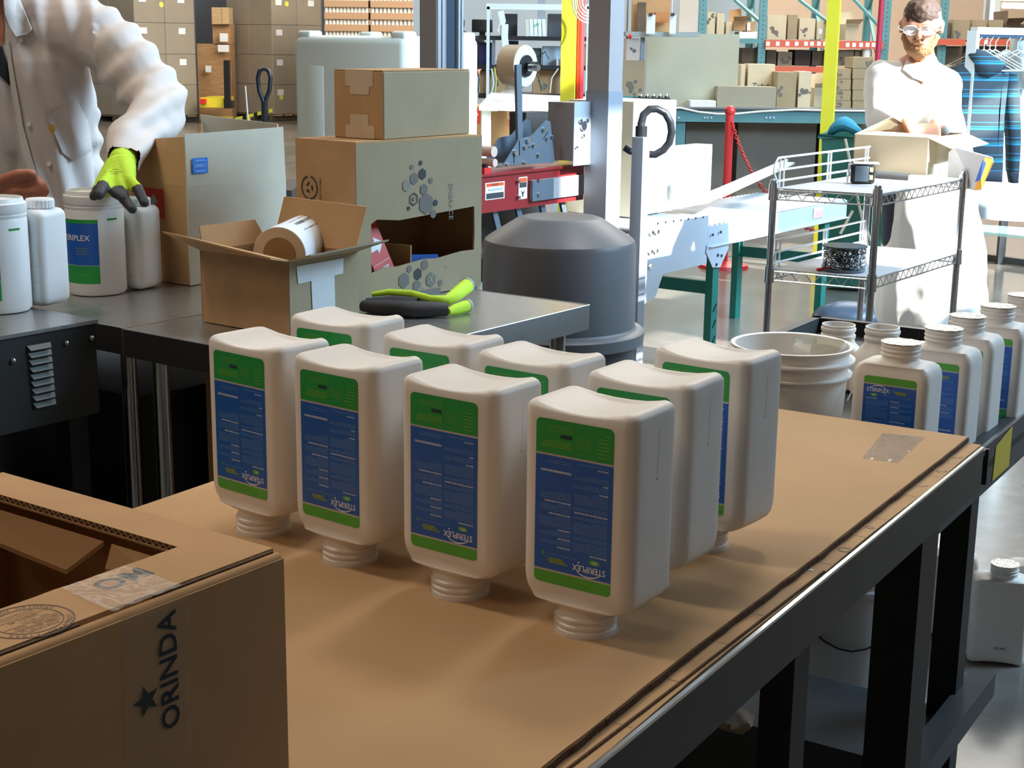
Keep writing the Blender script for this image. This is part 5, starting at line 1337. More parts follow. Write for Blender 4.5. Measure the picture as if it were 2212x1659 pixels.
build('slot', mb, M_BLACK, cv, world=True, kind='stuff')
x0, z0 = cvxy(1757, 465); x1, z1 = cvxy(1778, 446); mb = MB(); quad(mb, frd, x0, z0 - 0.02, x1, z1, 0, 0.001); quad(mb, frd, x0 + 0.02, z0 - 0.02, x1, z0 + 0.02, 1, 0.002)
build('warning_label', mb, [M_WHITE, mat('faded_red', (0.7, 0.35, 0.33), 0.5)], cv, world=True)
# white plank / guide rail leaning over the conveyor (bright bar)
pA = Zp(1535, 425, ZC + 0.10); pB_ = Zp(1700, 352, ZC + 0.10)
mb = MB(); mb.bar(pA, pB_, 0.10, 0.012); mb.bar(pA + Vector((0, 0, 0.0)), pB_, 0.012, 0.05)
solo('guide_plate', mb, M_WHITEP, 'white guide plate along the far side of the roller conveyor', 'rail')
# cartons riding on the conveyor
CY = cyaw - PI / 2
c, e1, e2, lr, ll, h = boxfit(1433, 456, ZC + 0.048, CY, 1534, 1396, 322)
M_CREAM = mat('cardboard_cream', (0.74, 0.68, 0.52), 0.8, noise_amt=0.04, noise_scale=6)
k1 = carton(c, CY, lr, min(ll, 0.35), h, 'cream carton in full sun on the conveyor, right of the grey posts', m=M_CREAM, tape=False)
mb = MB(); fx = frame((0, -lr / 2 - 0.0008, 0), (1, 0, 0), (0, 0, 1))
quad(mb, fx, -0.10, 0.03, 0.09, 0.13, 0, 0.0002)
for i, (s, z, y) in enumerate((('AZIENDE', 0.026, 0.105), ('SERIES', 0.016, 0.055))): add_text(mb, 'mmmmmm' if False else s, fx, 0.03, y, z, mi=1, d=0.0008)
build('shipping_label', mb, [M_WHITE, mat('pale_cyan_ink', (0.35, 0.60, 0.70), 0.6)], k1)
c2, _, _, lr2, ll2, h2 = boxfit(1362, 470, ZC + 0.048, CY, 1392, 1340, 215)
k2 = carton(c2, CY, 0.40, 0.36, h2 * 0.98, 'tall pale carton in the sun between the two grey posts', m=M_CREAM, tape=False)
# cartons feeding the sealer, with THIS SIDE UP labels
c3, _, _, lr3, ll3, h3 = boxfit(1150, 350, 0.78, YG, 1330, 1053, 236)
k3 = carton(c3, YG, 0.55, ll3, h3, 'sunlit carton behind the tape head with a red THIS SIDE UP label', m=M_CARD, mL=M_CARD)
mb = MB(); fx = frame((0, -0.55 / 2 - 0.0008, 0), (1, 0, 0), (0, 0, 1))
quad(mb, fx, -0.01, h3 - 0.115, 0.13, h3 - 0.012, 0, 0.0004)
for i, s in enumerate(('THIS', 'SIDE', 'UP')): add_text(mb, s, fx, 0.022, h3 - 0.032 - i * 0.031, 0.030, mi=1, bold=0.03, d=0.001)
arrow(mb, fx, 0.09, h3 - 0.063, 0.036, 1, 0.001); build('red_label', mb, [mat('bright_label_red', (0.75, 0.05, 0.03), 0.45), M_WHITE], k3)
c4, _, _, lr4, ll4, h4 = boxfit(1050, 352, 0.78, YG, 1052, 985, 232)
k4 = carton(c3 - E1 * (ll3 + 0.012) - E2 * 0.0, YG, 0.55, 0.36, h3 * 1.01, 'carton half hidden behind the stacked brown boxes, with a red arrow label', m=M_CARD)
mb = MB(); fx = frame((0, -0.55 / 2 - 0.0008, 0), (1, 0, 0), (0, 0, 1)); quad(mb, fx, 0.02, h3 - 0.11, 0.13, h3 - 0.01, 0, 0.0004); arrow(mb, fx, 0.09, h3 - 0.06, 0.036, 1, 0.001); build('red_label', mb, [mat('bright_label_red', (0.75, 0.05, 0.03), 0.45), M_WHITE], k4)
# steel table surface under them
mb = MB(); mb.box(c3 - E1 * 0.25 + E2 * 0.30 + Vector((0, 0, -0.02)), (1.15, 0.75, 0.035), rz=YG)
tt = thing('infeed_table', 'low grey infeed table carrying the sunlit labelled cartons', 'table', (c3.x, c3.y + 0.3, 0), YG)
build('table_top', mb, M_STEELD, tt, world=True)
for u, v in ((-0.7, 0.02), (0.2, 0.02), (-0.7, 0.6), (0.2, 0.6)):
    mb = MB(); q = c3 + E1 * u + E2 * v; mb.box((q.x, q.y, 0.37), (0.05, 0.05, 0.74), rz=YG); build('leg', mb, M_BLUEG, tt, world=True)
# broad sunlit white board top behind
c5, _, _, _, _, _ = boxfit(1270, 232, 1.10, YG, 1390, 1040, 205)
mb = MB(); 
q0, q1, q2, q3 = Zp(1035, 228, 1.14), Zp(1395, 234, 1.14), Zp(1385, 214, 1.14), Zp(1060, 200, 1.14)
mb.prism([q0, q1, q2, q3], (0, 0, -0.03)); 
wt = thing('white_bench', 'white topped bench blown out by sunlight behind the sealing machine', 'table', ((q0.x + q1.x) / 2, (q0.y + q2.y) / 2, 0))
build('bench_top', mb, M_WHITEP, wt, world=True)
for q in (q0, q1, q2, q3):
    w_ = (q0 + q1 + q2 + q3) / 4; p = q.lerp(w_, 0.08); mb = MB(); mb.bb(p.x - 0.03, p.y - 0.03, 0, p.x + 0.03, p.y + 0.03, 1.11); build('leg', mb, M_WHITEP, wt, world=True)
# yellow column with red conduit
qy = Zp(1230, 640, 0); qy = Yp(1240, 400, 7.9); qy.z = 0
yc = thing('yellow_column', 'thick yellow steel column with a red pipe clipped to it, centre of the hall', 'column', qy, 0)
mb = MB(); mb.box((0, 0, 2.0), (0.075, 0.075, 4.0), rz=R(-12)); build('column', mb, M_YEL, yc)
mb = MB(); mb.tube((0.058, -0.01, 0), (0.058, -0.01, 4.0), 0.020, n=14); build('red_pipe', mb, M_REDB, yc, smooth=True)
yc.location = (Yp(1228, 200, 7.9).x, 7.9, 0)
y2 = Zp(1768, 585, 0)
yp = thing('yellow_post', 'slim bright yellow post rising behind the conveyor', 'post', (y2.x, y2.y, 0), 0)
mb = MB(); mb.box((0, 0, 2.0), (0.085, 0.06, 4.0), rz=R(-20)); build('post', mb, M_YEL, yp)
mb = MB(); mb.box((0, 0, 0.008), (0.2, 0.2, 0.016)); build('base_plate', mb, M_YEL, yp)
rp = Yp(1886, 250, 12.5)
mb = MB(); mb.tube((rp.x, rp.y, 0), (rp.x + 0.02, rp.y, 4.2), 0.023, n=14); solo('red_pipe', mb, M_REDPIPE, 'thin dark pink vertical pipe left of the man in the sun', 'pipe', smooth=True)
# red stanchion and chain
q = Zp(1563, 455, 0); sq = Yp(1570, 400, 10.4); zt_ = Yp(1575, 240, 10.4).z
stn = thing('red_stanchion', 'red ball-topped stanchion post before the teal bench', 'stanchion', (sq.x, sq.y, 0))
mb = MB(); mb.tube((0, 0, 0.02), (0, 0, zt_ - 0.02), 0.029, n=18); build('post', mb, M_REDB, stn, smooth=True)
mb = MB(); mb.ball((0, 0, zt_), 0.039, seg=20); build('ball_top', mb, M_REDB, stn, smooth=True)
mb = MB(); mb.lathe([(0, 0), (0.18, 0), (0.17, 0.025), (0.05, 0.05), (0, 0.05)], n=32); build('base', mb, M_REDB, stn, smooth=True)
ch = thing('red_chain', 'red plastic chain hanging from the stanchion down towards the yellow post', 'chain', (sq.x, sq.y, 0))
pts = [Yp(1580, 262, 10.38), Yp(1592, 300, 10.34), Yp(1606, 335, 10.3), Yp(1622, 368, 10.25), Yp(1636, 392, 10.2), Yp(1665, 430, 10.15), Yp(1700, 468, 10.1), Yp(1735, 490, 10.08), Yp(1765, 500, 10.05)]
P2 = []
for i in range(len(pts) - 1):
    for k in range(6): P2.append(pts[i].lerp(pts[i + 1], k / 6))
for i in range(len(P2) - 1):
    a, b = P2[i], P2[i + 1]; d = (b - a).normalized(); s_ = d.cross(Vector((0, 1, 0))).normalized() if i % 2 else Vector((0, 1, 0)); L_ = (b - a).length * 0.72
    mb = MB(); m_ = (a + b) / 2
    mb.path([m_ + d * L_ * math.cos(t) + s_ * 0.011 * math.sin(t) for t in [2 * PI * k / 8 for k in range(8)]], 0.0042, n=4, closed=True)
    build('chain_link', mb, M_REDB, ch, world=True)

# ================================================================== CHROME WIRE SHELF CART
SA, SB, SC = Zp(1672, 398, 1.07), Zp(1896, 411, 1.07), Zp(2082, 377, 1.07)
SA.z = SB.z = SC.z = 0
SD = SA + SC - SB
sh_ = thing('wire_shelf', 'chrome wire shelving cart in the sunlight on the right', 'shelf', (SA + SC) / 2, math.atan2((SB - SA).y, (SB - SA).x))
def zv(p, z): return Vector((p.x, p.y, z))
for q in (SA, SB, SC, SD):
    mb = MB(); mb.tube(zv(q, 0.0), zv(q, 1.083), 0.0125, n=16); mb.ball(zv(q, 1.083), 0.0125, seg=14, sq=(1, 1, .5))
    for k in range(40): pass
    build('pole', mb, M_CHROME, sh_, world=True, smooth=True)
    for zz in (1.045, 0.755, 0.20):
        mb = MB(); mb.tube(zv(q, zz - 0.03), zv(q, zz + 0.028), 0.0185, 0.0165, n=16); build('collar', mb, M_CHROME, sh_, world=True, smooth=True)
M_LINER = mat('shelf_liner', (0.42, 0.40, 0.40), 0.55)
for zz in (1.05, 0.765, 0.21):
    for P0, P1 in ((SA, SB), (SB, SC), (SC, SD), (SD, SA)):
        mb = MB(); mb.tube(zv(P0, zz), zv(P1, zz), 0.003, n=6); mb.tube(zv(P0, zz - 0.032), zv(P1, zz - 0.032), 0.003, n=6)
        n = max(4, int((P1 - P0).length / 0.05)) * 2
        for k in range(n):
            a = P0.lerp(P1, k / n); b = P0.lerp(P1, (k + 1) / n)
            mb.tube(zv(a, zz if k % 2 else zz - 0.032), zv(b, zz - 0.032 if k % 2 else zz), 0.0016, n=5, cap=False)
        build('truss_edge', mb, M_CHROME, sh_, world=True, smooth=True)
    mb = MB(); mb.prism([zv(q, zz + 0.004) for q in (SA.lerp(SC, .01), SB.lerp(SD, .01), SC.lerp(SA, .01), SD.lerp(SB, .01))], (0, 0, 0.003)); build('shelf_liner', mb, M_LINER, sh_, world=True)
def ledge(zz, k0, k1, h):
    a, b = SA.lerp(SD, k0), SA.lerp(SD, k1); mb = MB()
    for t in (0.15, 0.55, 1.0): mb.tube(zv(a, zz + h * t), zv(b, zz + h * t), 0.004, n=6)
    for t in (0.02, 0.06, 0.52, 0.55, 0.95, 0.98): q = a.lerp(b, t); mb.tube(zv(q, zz - 0.01), zv(q, zz + h), 0.0035, n=6)
    mb.path([zv(a, zz + h), zv(a, zz + h) - (b - a) * 0.03 - Vector((0, 0, 0.02)), zv(a, zz + h * 0.5) - (b - a) * 0.04, zv(a, zz + 0.01)], 0.004, n=6)
    return build('wire_ledge', mb, mat('white_wire', (0.85, 0.88, 0.9), 0.3), sh_, world=True, smooth=True)  # ledge wire coloured white, the sun's glare put into it
ledge(1.065, 0.03, 0.99, 0.095); ledge(0.775, 0.03, 0.99, 0.095)
# spool of chain
p = Zp(1822, 583, 0.775)
sp_ = thing('chain_spool', 'spool of silver chain with dark round flanges on the middle wire shelf', 'spool', p)
mb = MB(); mb.lathe([(0, 0), (0.074, 0), (0.074, 0.006), (0, 0.006)], n=40); mb.lathe([(0, 0.082), (0.078, 0.082), (0.078, 0.087), (0, 0.087)], n=40); build('flange', mb, mat('spool_grey', (0.08, 0.10, 0.11), 0.4), sp_)
mb = MB(); rnd = random.Random(2)
for i in range(230):
    a = rnd.uniform(0, 2 * PI); z = rnd.uniform(0.012, 0.076); r = 0.058 + rnd.uniform(0, 0.010) + 0.006 * abs(z - 0.044) / 0.03
    c_ = Vector((r * math.cos(a), r * math.sin(a), z)); u_ = Vector((rnd.uniform(-1, 1), rnd.uniform(-1, 1), rnd.uniform(-1, 1))).normalized(); v_ = u_.cross(Vector((rnd.random(), 1, rnd.random()))).normalized()
    mb.path([c_ + u_ * 0.0085 * math.cos(t) + v_ * 0.0055 * math.sin(t) for t in [2 * PI * k / 7 for k in range(7)]], 0.0014, n=4, closed=True)
build('chain', mb, M_CHROME, sp_, smooth=True, kind='stuff')
mb = MB(); mb.lathe([(0, 0.006), (0.05, 0.006), (0.05, 0.082), (0, 0.082)], n=24); build('core', mb, M_STEELD, sp_)
mb = MB(); q = Zp(1765, 583, 0.776); mb.path([q, q + Vector((0.03, 0.01, 0.004)), q + Vector((0.06, 0.0, 0.003))], 0.006, n=6); solo('red_chain_end', mb, M_REDB, 'short loose end of red chain beside the silver spool', 'chain')
# hand tape dispenser on the top shelf
p = Zp(1862, 396, 1.058); 
td = thing('tape_gun', 'black and grey hand tape dispenser on the top wire shelf', 'tape dispenser', p, R(-8))
mb = MB(); mb.rbox((0.0, 0.0, 0.036), (0.085, 0.05, 0.07), 0.008, 2); build('dispenser_body', mb, M_BLACK, td, smooth=True)
mb = MB(); mb.rbox((-0.005, -0.028, 0.036), (0.05, 0.008, 0.055), 0.003, 2); build('grey_cheek', mb, M_PLATE, td, smooth=True)
mb = MB(); mb.tube((0.045, -0.005, 0.034), (0.160, -0.012, 0.028), 0.015, 0.014, n=14); build('handle', mb, M_DARKG, td, smooth=True)
mb = MB(); mb.box((0.028, -0.030, 0.052), (0.012, 0.004, 0.016)); mb.box((0.028, -0.030, 0.024), (0.012, 0.004, 0.016)); build('yellow_clip', mb, mat('pale_yellow', (0.75, 0.72, 0.3), 0.5), td)
mb = MB(); mb.rbox((0.01, 0.0, 0.073), (0.09, 0.052, 0.006), 0.002, 1); build('top_guard', mb, M_WHITE, td)
mb = MB(); mb.prism([(-0.058, -0.02, 0), (-0.052, -0.02, 0), (-0.044, -0.02, 0.068), (-0.050, -0.02, 0.068)], (0, 0.04, 0)); build('blade_plate', mb, M_CHROME, td)
# big open carton on the cart
c, e1, e2, lr, ll, h = boxfit(2000, 379, 1.058, YG, 2084, 1841, 299)
lr = min(lr, 0.42)
wb = thing('open_carton', 'open tan carton on top of the wire cart, in front of the man', 'box', c - e1 * ll / 2 + e2 * lr / 2, YG)
M_CARDY = mat('cardboard_tan', (0.60, 0.52, 0.36), 0.8, noise_amt=0.04, noise_scale=6)
P = panels(wb, c, lr, ll, h, M_CARDY, M_CARDY, M_CARDD)
panel_from(wb, 'open_flap', [P(0, 0, h), P(ll, 0, h), P(ll - 0.05, 0.10, h + 0.010), P(0.0, 0.09, h + 0.006)], (0, 0, 0.003), M_CARDY)
panel_from(wb, 'open_flap', [P(ll, 0, h), P(ll, lr, h), P(ll - 0.10, lr * .8, h + 0.02), P(ll - 0.11, lr * .25, h + 0.07)], (0, 0, 0.003), M_CARDY)
panel_from(wb, 'open_flap', [P(0.01, lr, h), P(ll - 0.01, lr, h), P(ll - 0.03, lr + 0.07, h + 0.03), P(0.03, lr + 0.07, h + 0.03)], (0, 0, 0.003), M_CARDY)
panel_from(wb, 'open_flap', [P(0, 0.0, h), P(0, lr, h), P(-0.10, lr - 0.02, h - 0.035), P(-0.10, 0.03, h - 0.045)], (0, 0, 0.003), M_CARDY)
mb = MB(); q = [Yp(2049, 330, 5.75), Yp(2062, 318, 5.70), Yp(2144, 341, 5.60), Yp(2146, 352, 5.6), Yp(2120, 410, 5.62), Yp(2106, 412, 5.65), Yp(2046, 395, 5.75)]
mb.prism(q, (0.01, 0.03, 0)); 
pc_ = thing('printed_card', 'pale card with an orange and blue printed edge sticking out beside the man', 'card', (q[5].x, q[5].y, q[5].z))
build('card', mb, M_WHITE, pc_, world=True)
mb = MB(); mb.prism([Yp(2128, 340, 5.60), Yp(2145, 344, 5.597), Yp(2145, 352, 5.597), Yp(2120, 409, 5.617), Yp(2104, 411, 5.63), Yp(2118, 372, 5.61)], (-0.001, -0.004, 0)); build('orange_print', mb, M_ORB, pc_, world=True)
mb = MB(); mb.prism([Yp(2123, 345, 5.59), Yp(2130, 352, 5.59), Yp(2118, 388, 5.60), Yp(2106, 394, 5.61)], (-0.001, -0.004, 0)); build('blue_print', mb, mat('print_blue', (0.05, 0.12, 0.45), 0.5), pc_, world=True)
# boards behind the cart, green bin with sticks
mb = MB(); mb.prism([Yp(1905, 425, 7.4), Yp(1935, 425, 7.35), Yp(1958, 655, 7.05), Yp(1922, 655, 7.1)], (0.0, 0.035, 0)); solo('leaning_board', mb, M_CARDP, 'pale ribbed board leaning behind the right pole of the wire cart', 'board')
gb = Yp(1848, 520, 9.6)
gn = thing('green_bin', 'dark green bin with a cyan rag behind the yellow post', 'bin', (gb.x, gb.y, 0), R(-20))
gz = Yp(1848, 292, 9.6).z
mb = MB(); bm_ = mb.bm
lo_ = [(-0.17, -0.2), (0.17, -0.2), (0.17, 0.2), (-0.17, 0.2)]; hi_ = [(-0.22, -0.26), (0.22, -0.26), (0.22, 0.26), (-0.22, 0.26)]
va = [bm_.verts.new((x, y, 0.02)) for x, y in lo_]; vb = [bm_.verts.new((x, y, gz)) for x, y in hi_]; vc = [bm_.verts.new((x * .93, y * .93, gz)) for x, y in hi_]; vd = [bm_.verts.new((x * .93, y * .93, 0.06)) for x, y in lo_]
bm_.faces.new(va[::-1]); bm_.faces.new(vd)
for A_, B_ in ((va, vb), (vb, vc), (vc, vd)):
    for i in range(4): bm_.faces.new((A_[i], A_[(i + 1) % 4], B_[(i + 1) % 4], B_[i]))
build('bin_body', mb, M_GREENBIN, gn)
mb = MB(); mb.rbox((0, 0, gz + 0.01), (0.48, 0.56, 0.03), 0.01, 2)
for v in mb.bm.verts: pass
build('rim', MB().path([(-0.23, -0.27, gz), (0.23, -0.27, gz), (0.23, 0.27, gz), (-0.23, 0.27, gz)], 0.016, n=8, closed=True), M_GREENBIN, gn, smooth=True); mb.bm.free()
mb = MB(); mb.ball((-0.08, -0.2, gz + 0.02), 0.09, seg=14, sq=(1.3, 0.7, 0.35))
for v in mb.bm.verts: v.co *= 1 + 0.10 * noise.noise(v.co * 6)
build('rag', mb, M_CYAN, gn, smooth=True)
for (x0, y0, x1, y1) in ((1826, 300, 1880, 560), (1815, 505, 1842, 455), (1861, 455, 1880, 520)):
    mb = MB(); mb.tube(Yp(x0, y0, 9.2), Yp(x1, y1, 9.2), 0.009, n=6); build('stick', mb, mat('stick_tan', (0.55, 0.47, 0.33), 0.7), gn, world=True)
mb = MB(); mb.bb(1.52, 6.55, 0, 1.95, 6.95, 0.16); 
solo('low_white_case', mb, M_WHITE, 'low white case on the floor behind the tray bench', 'case')
mb = MB(); q = Zp(1832, 672, 0.18); mb.ball((q.x, q.y, 0.13), 0.13, seg=20, sq=(1.5, 1, 0.8))
for v in mb.bm.verts: v.co.z = max(v.co.z, 0.001)
solo('dark_bag', mb, mat('bag_navy', (0.05, 0.08, 0.12), 0.35), 'dark slate bag on the floor between the cart poles', 'bag', smooth=True)

# ================================================================== CLOTHES RACK, HANGERS, HOODIE
RY = 8.6
rk = Yp(2085, 300, RY); rt_ = Yp(2088, 66, RY).z
cr = thing('clothes_rack', 'white metal garment rack at the right edge of the hall', 'clothes rack', (rk.x + 0.3, RY + 0.2, 0))
u0 = Vector((rk.x, RY, 0)); u1 = Vector((rk.x + 1.1, RY + 0.75, 0))
for q in (u0, u1):
    mb = MB(); mb.box((q.x, q.y, rt_ / 2), (0.055, 0.055, rt_), rz=YG); build('upright', mb, M_WHITEP, cr, world=True)
    mb = MB(); mb.box((q.x, q.y, 0.03), (0.055, 0.55, 0.05), rz=R(-55)); build('foot', mb, M_DARKG, cr, world=True)
mb = MB(); mb.tube(zv(u0, rt_ - 0.02), zv(u1, rt_ - 0.02), 0.020, n=14); build('hanging_rail', mb, mat('rail_navy', (0.05, 0.09, 0.16), 0.4), cr, world=True, smooth=True)
mb = MB(); mb.bar(zv(u0, rt_), zv(u0.lerp(u1, 0.32), rt_), 0.05, 0.04); build('end_cap', mb, M_WHITEP, cr, world=True)
rd = (u1 - u0).normalized(); rn = Vector((rd.y, -rd.x, 0))
wdir = (rn * 0.9 - rd * 0.45).normalized() * 1.0
def hanger(k, label, wd=0.42, m=M_WHITEP, turn=0.0):
    q = zv(u0 + rd * k, rt_ - 0.02)
    t = thing('hanger', label, 'hanger', q, 0, 'white hangers on the garment rack')
    w_ = (Matrix.Rotation(turn, 3, 'Z') @ Vector((0.62, 0.78, 0))).normalized() if False else (Matrix.Rotation(turn, 3, 'Z') @ Vector((0.93, -0.36, 0))).normalized()
    mb = MB(); mb.path([Vector((0, 0, 0)) + w_ * a + Vector((0, 0, b)) for a, b in ((-0.022, 0.0), (-0.012, 0.022), (0.010, 0.024), (0.022, 0.006), (0.012, -0.02), (0.0, -0.04), (0, -0.085))], 0.0032, n=6)
    build('hook', mb, M_WHITEP, t, smooth=True)
    mb = MB(); mb.path([w_ * 0 + Vector((0, 0, -0.085)), w_ * (wd / 2) + Vector((0, 0, -0.20)), w_ * (-wd / 2) + Vector((0, 0, -0.20))], 0.0065, n=6, closed=True)
    build('hanger_arms', mb, m, t); return t
words = ['first white hanger on the rail, closest to the rack post', 'second white hanger along the rail from the post', 'third white hanger along the rail from the post', 'fourth white hanger along the rail from the post',
         'white hanger carrying the striped hoodie', 'sixth white hanger, just behind the hoodie', 'seventh white hanger behind the hoodie', 'eighth white hanger, rightmost of the row']
for i, k in enumerate((0.05, 0.10, 0.15, 0.20, 0.30, 0.40, 0.46, 0.53)): hanger(k, words[i], turn=0.12 * math.sin(i * 2.3))
# hoodie
def stripes():
    m = bpy.data.materials.new('striped_knit'); m.use_nodes = True; nt = m.node_tree; N = nt.nodes; L = nt.links; b = N['Principled BSDF']; b.inputs['Roughness'].default_value = 0.9
    tc = N.new('ShaderNodeTexCoord'); sx = N.new('ShaderNodeSeparateXYZ'); L.new(tc.outputs['Object'], sx.inputs[0])
    mm = N.new('ShaderNodeMath'); mm.operation = 'MULTIPLY'; mm.inputs[1].default_value = 1 / 0.092; L.new(sx.outputs['Z'], mm.inputs[0])
    fr_ = N.new('ShaderNodeMath'); fr_.operation = 'FRACT'; L.new(mm.outputs[0], fr_.inputs[0])
    r = N.new('ShaderNodeValToRGB'); r.color_ramp.interpolation = 'CONSTANT'; e = r.color_ramp.elements
    e[0].position = 0; e[0].color = (0.035, 0.05, 0.062, 1); e[1].position = 0.30; e[1].color = (0.03, 0.24, 0.42, 1)
    for p_, c_ in ((0.42, (0.035, 0.05, 0.062, 1)), (0.46, (0.02, 0.17, 0.22, 1)), (0.55, (0.035, 0.05, 0.062, 1)), (0.74, (0.03, 0.20, 0.36, 1)), (0.79, (0.035, 0.05, 0.062, 1))):
        q = e.new(p_); q.color = c_
    L.new(fr_.outputs[0], r.inputs[0]); L.new(r.outputs[0], b.inputs['Base Color']); return m
M_STRIPE = stripes(); M_NAVYK = mat('navy_rib', (0.03, 0.04, 0.055), 0.95)
hy = Yp(2120, 250, RY - 0.05)
hd = thing('hoodie', 'black hoodie with turquoise stripes on the garment rack', 'hoodie', Vector((hy.x, RY + 0.10, Yp(2120, 395, RY).z)))
def garment(pts, y, th, name, m, par, puff=0.03, **k):
    """pixel outline turned into a soft garment panel of real thickness"""
    v = [Yp(a, b, y) for a, b in pts]; mb = MB(); n = len(v)
    ctr = sum(v, Vector()) / n
    f1 = [mb.bm.verts.new(p) for p in v]; f2 = [mb.bm.verts.new(p + Vector((0, th, 0))) for p in v]
    def innr(p, s, dy): q = ctr.lerp(p, s); q.y = y + dy; return mb.bm.verts.new(q)
    i1 = [innr(p, 0.72, -puff) for p in v]; i2 = [innr(p, 0.72, th + puff) for p in v]
    for i in range(n):
        j = (i + 1) % n
        mb.bm.faces.new((f1[i], f1[j], i1[j], i1[i])); mb.bm.faces.new((f2[j], f2[i], i2[i], i2[j])); mb.bm.faces.new((f1[j], f1[i], f2[i], f2[j]))
    mb.bm.faces.new(i1); mb.bm.faces.new(i2[::-1])
    bmesh.ops.triangulate(mb.bm, faces=mb.bm.faces[:])
    return build(name, mb, m, par, world=True, smooth=True, ang=75, **k)
garment([(2052, 150), (2085, 138), (2108, 128), (2140, 132), (2172, 142), (2180, 160), (2170, 250), (2166, 372), (2073, 366), (2060, 300), (2050, 220)], RY, 0.10, 'body', M_STRIPE, hd)
garment([(2073, 366), (2166, 372), (2165, 394), (2076, 388)], RY, 0.10, 'waistband', M_NAVYK, hd, puff=0.01)
garment([(2174, 142), (2196, 152), (2204, 200), (2206, 300), (2202, 372), (2182, 372), (2180, 300), (2172, 230), (2170, 180)], RY + 0.12, 0.08, 'sleeve', M_STRIPE, hd, puff=0.02)
garment([(2182, 372), (2202, 372), (2200, 396), (2186, 396)], RY + 0.12, 0.07, 'cuff', M_NAVYK, hd, puff=0.005)
garment([(2092, 118), (2108, 104), (2130, 112), (2160, 128), (2176, 142), (2160, 158), (2135, 172), (2112, 165), (2100, 145)], RY - 0.02, 0.10, 'hood', M_STRIPE, hd, puff=0.035)
# white coats hanging further along and below
wc = thing('white_coat', 'white coat hanging low behind the striped hoodie', 'coat', Vector((hy.x + 0.2, RY + 0.5, Yp(2120, 476, RY + .5).z)))
garment([(2098, 150), (2190, 110), (2230, 120), (2236, 480), (2150, 476), (2100, 468), (2094, 400), (2096, 300)], RY + 0.45, 0.12, 'coat_body', mat('cool_cloth', (0.62, 0.68, 0.70), 0.85), wc)
wc2 = thing('white_coat', 'white coat at the far right picture edge on the garment rack', 'coat', Vector((hy.x + 0.35, RY + 0.3, Yp(2200, 300, RY + .3).z)))
garment([(2192, 72), (2212, 66), (2232, 90), (2232, 200), (2208, 190), (2196, 120)], RY + 0.30, 0.10, 'coat_body', mat('cool_cloth', (0.62, 0.68, 0.70), 0.85), wc2)
# low glass-topped stand under the coats
mb = MB(); q0 = Zp(2103, 505, 0.35); 
st_ = thing('low_stand', 'low steel stand with a glass shelf below the hanging coats', 'stand', Vector((q0.x + 0.3, q0.y + 0.2, 0)), 0)
for px, py in ((2160, 570), (2250, 560), (2105, 545)):
    q = Zp(px, py, 0.0); mb = MB(); mb.bb(q.x - 0.025, q.y - 0.025, 0, q.x + 0.025, q.y + 0.025, 0.52); build('leg', mb, M_DARKG, st_, world=True)
mb = MB(); mb.prism([Zp(2100, 505, 0.28), Zp(2250, 520, 0.28), Zp(2250, 500, 0.28), Zp(2105, 490, 0.28)], (0, 0, 0.02)); build('glass_shelf', mb, mat('green_glass', (0.35, 0.55, 0.52), 0.1, alpha=0.6), st_, world=True)
mb = MB(); a = Zp(2105, 553, 0.03); b = Zp(2250, 572, 0.03); mb.bar(a, b, 0.05, 0.05); build('foot_rail', mb, M_DARKG, st_, world=True)

# ================================================================== WHITE BULK TOTE
c, e1, e2, lr, ll, h = boxfit(878, 640, 0.0, YG, 1035, 642, 74)
ib = thing('bulk_tote', 'large translucent white bulk tote behind the stacked cartons, right side blown out', 'tote', c - e1 * ll / 2 + e2 * lr / 2, YG)
mb = MB(); mb.rbox((0, 0, h / 2 + 0.06), (ll, lr, h - 0.14), 0.055, 4); build('tank', mb, M_IBC, ib, smooth=True, ang=60)
for u in (-1, 1):
    for v in (-1, 1):
        mb = MB(); mb.rbox((u * (ll / 2 - 0.08), v * (lr / 2 - 0.08), h - 0.012), (0.12, 0.12, 0.06), 0.02, 3); build('corner_cap', mb, M_IBC, ib, smooth=True)
for k in (-0.30, 0.30):
    mb = MB(); mb.rbox((k * ll, -lr / 2 + 0.006, h * 0.5), (0.16, 0.02, h * 0.75), 0.008, 2); build('rib', mb, M_IBC, ib, smooth=True)
mb = MB(); mb.box((0, 0, 0.06), (ll * 0.98, lr * 0.98, 0.11)); build('pallet_base', mb, M_DARKG, ib)

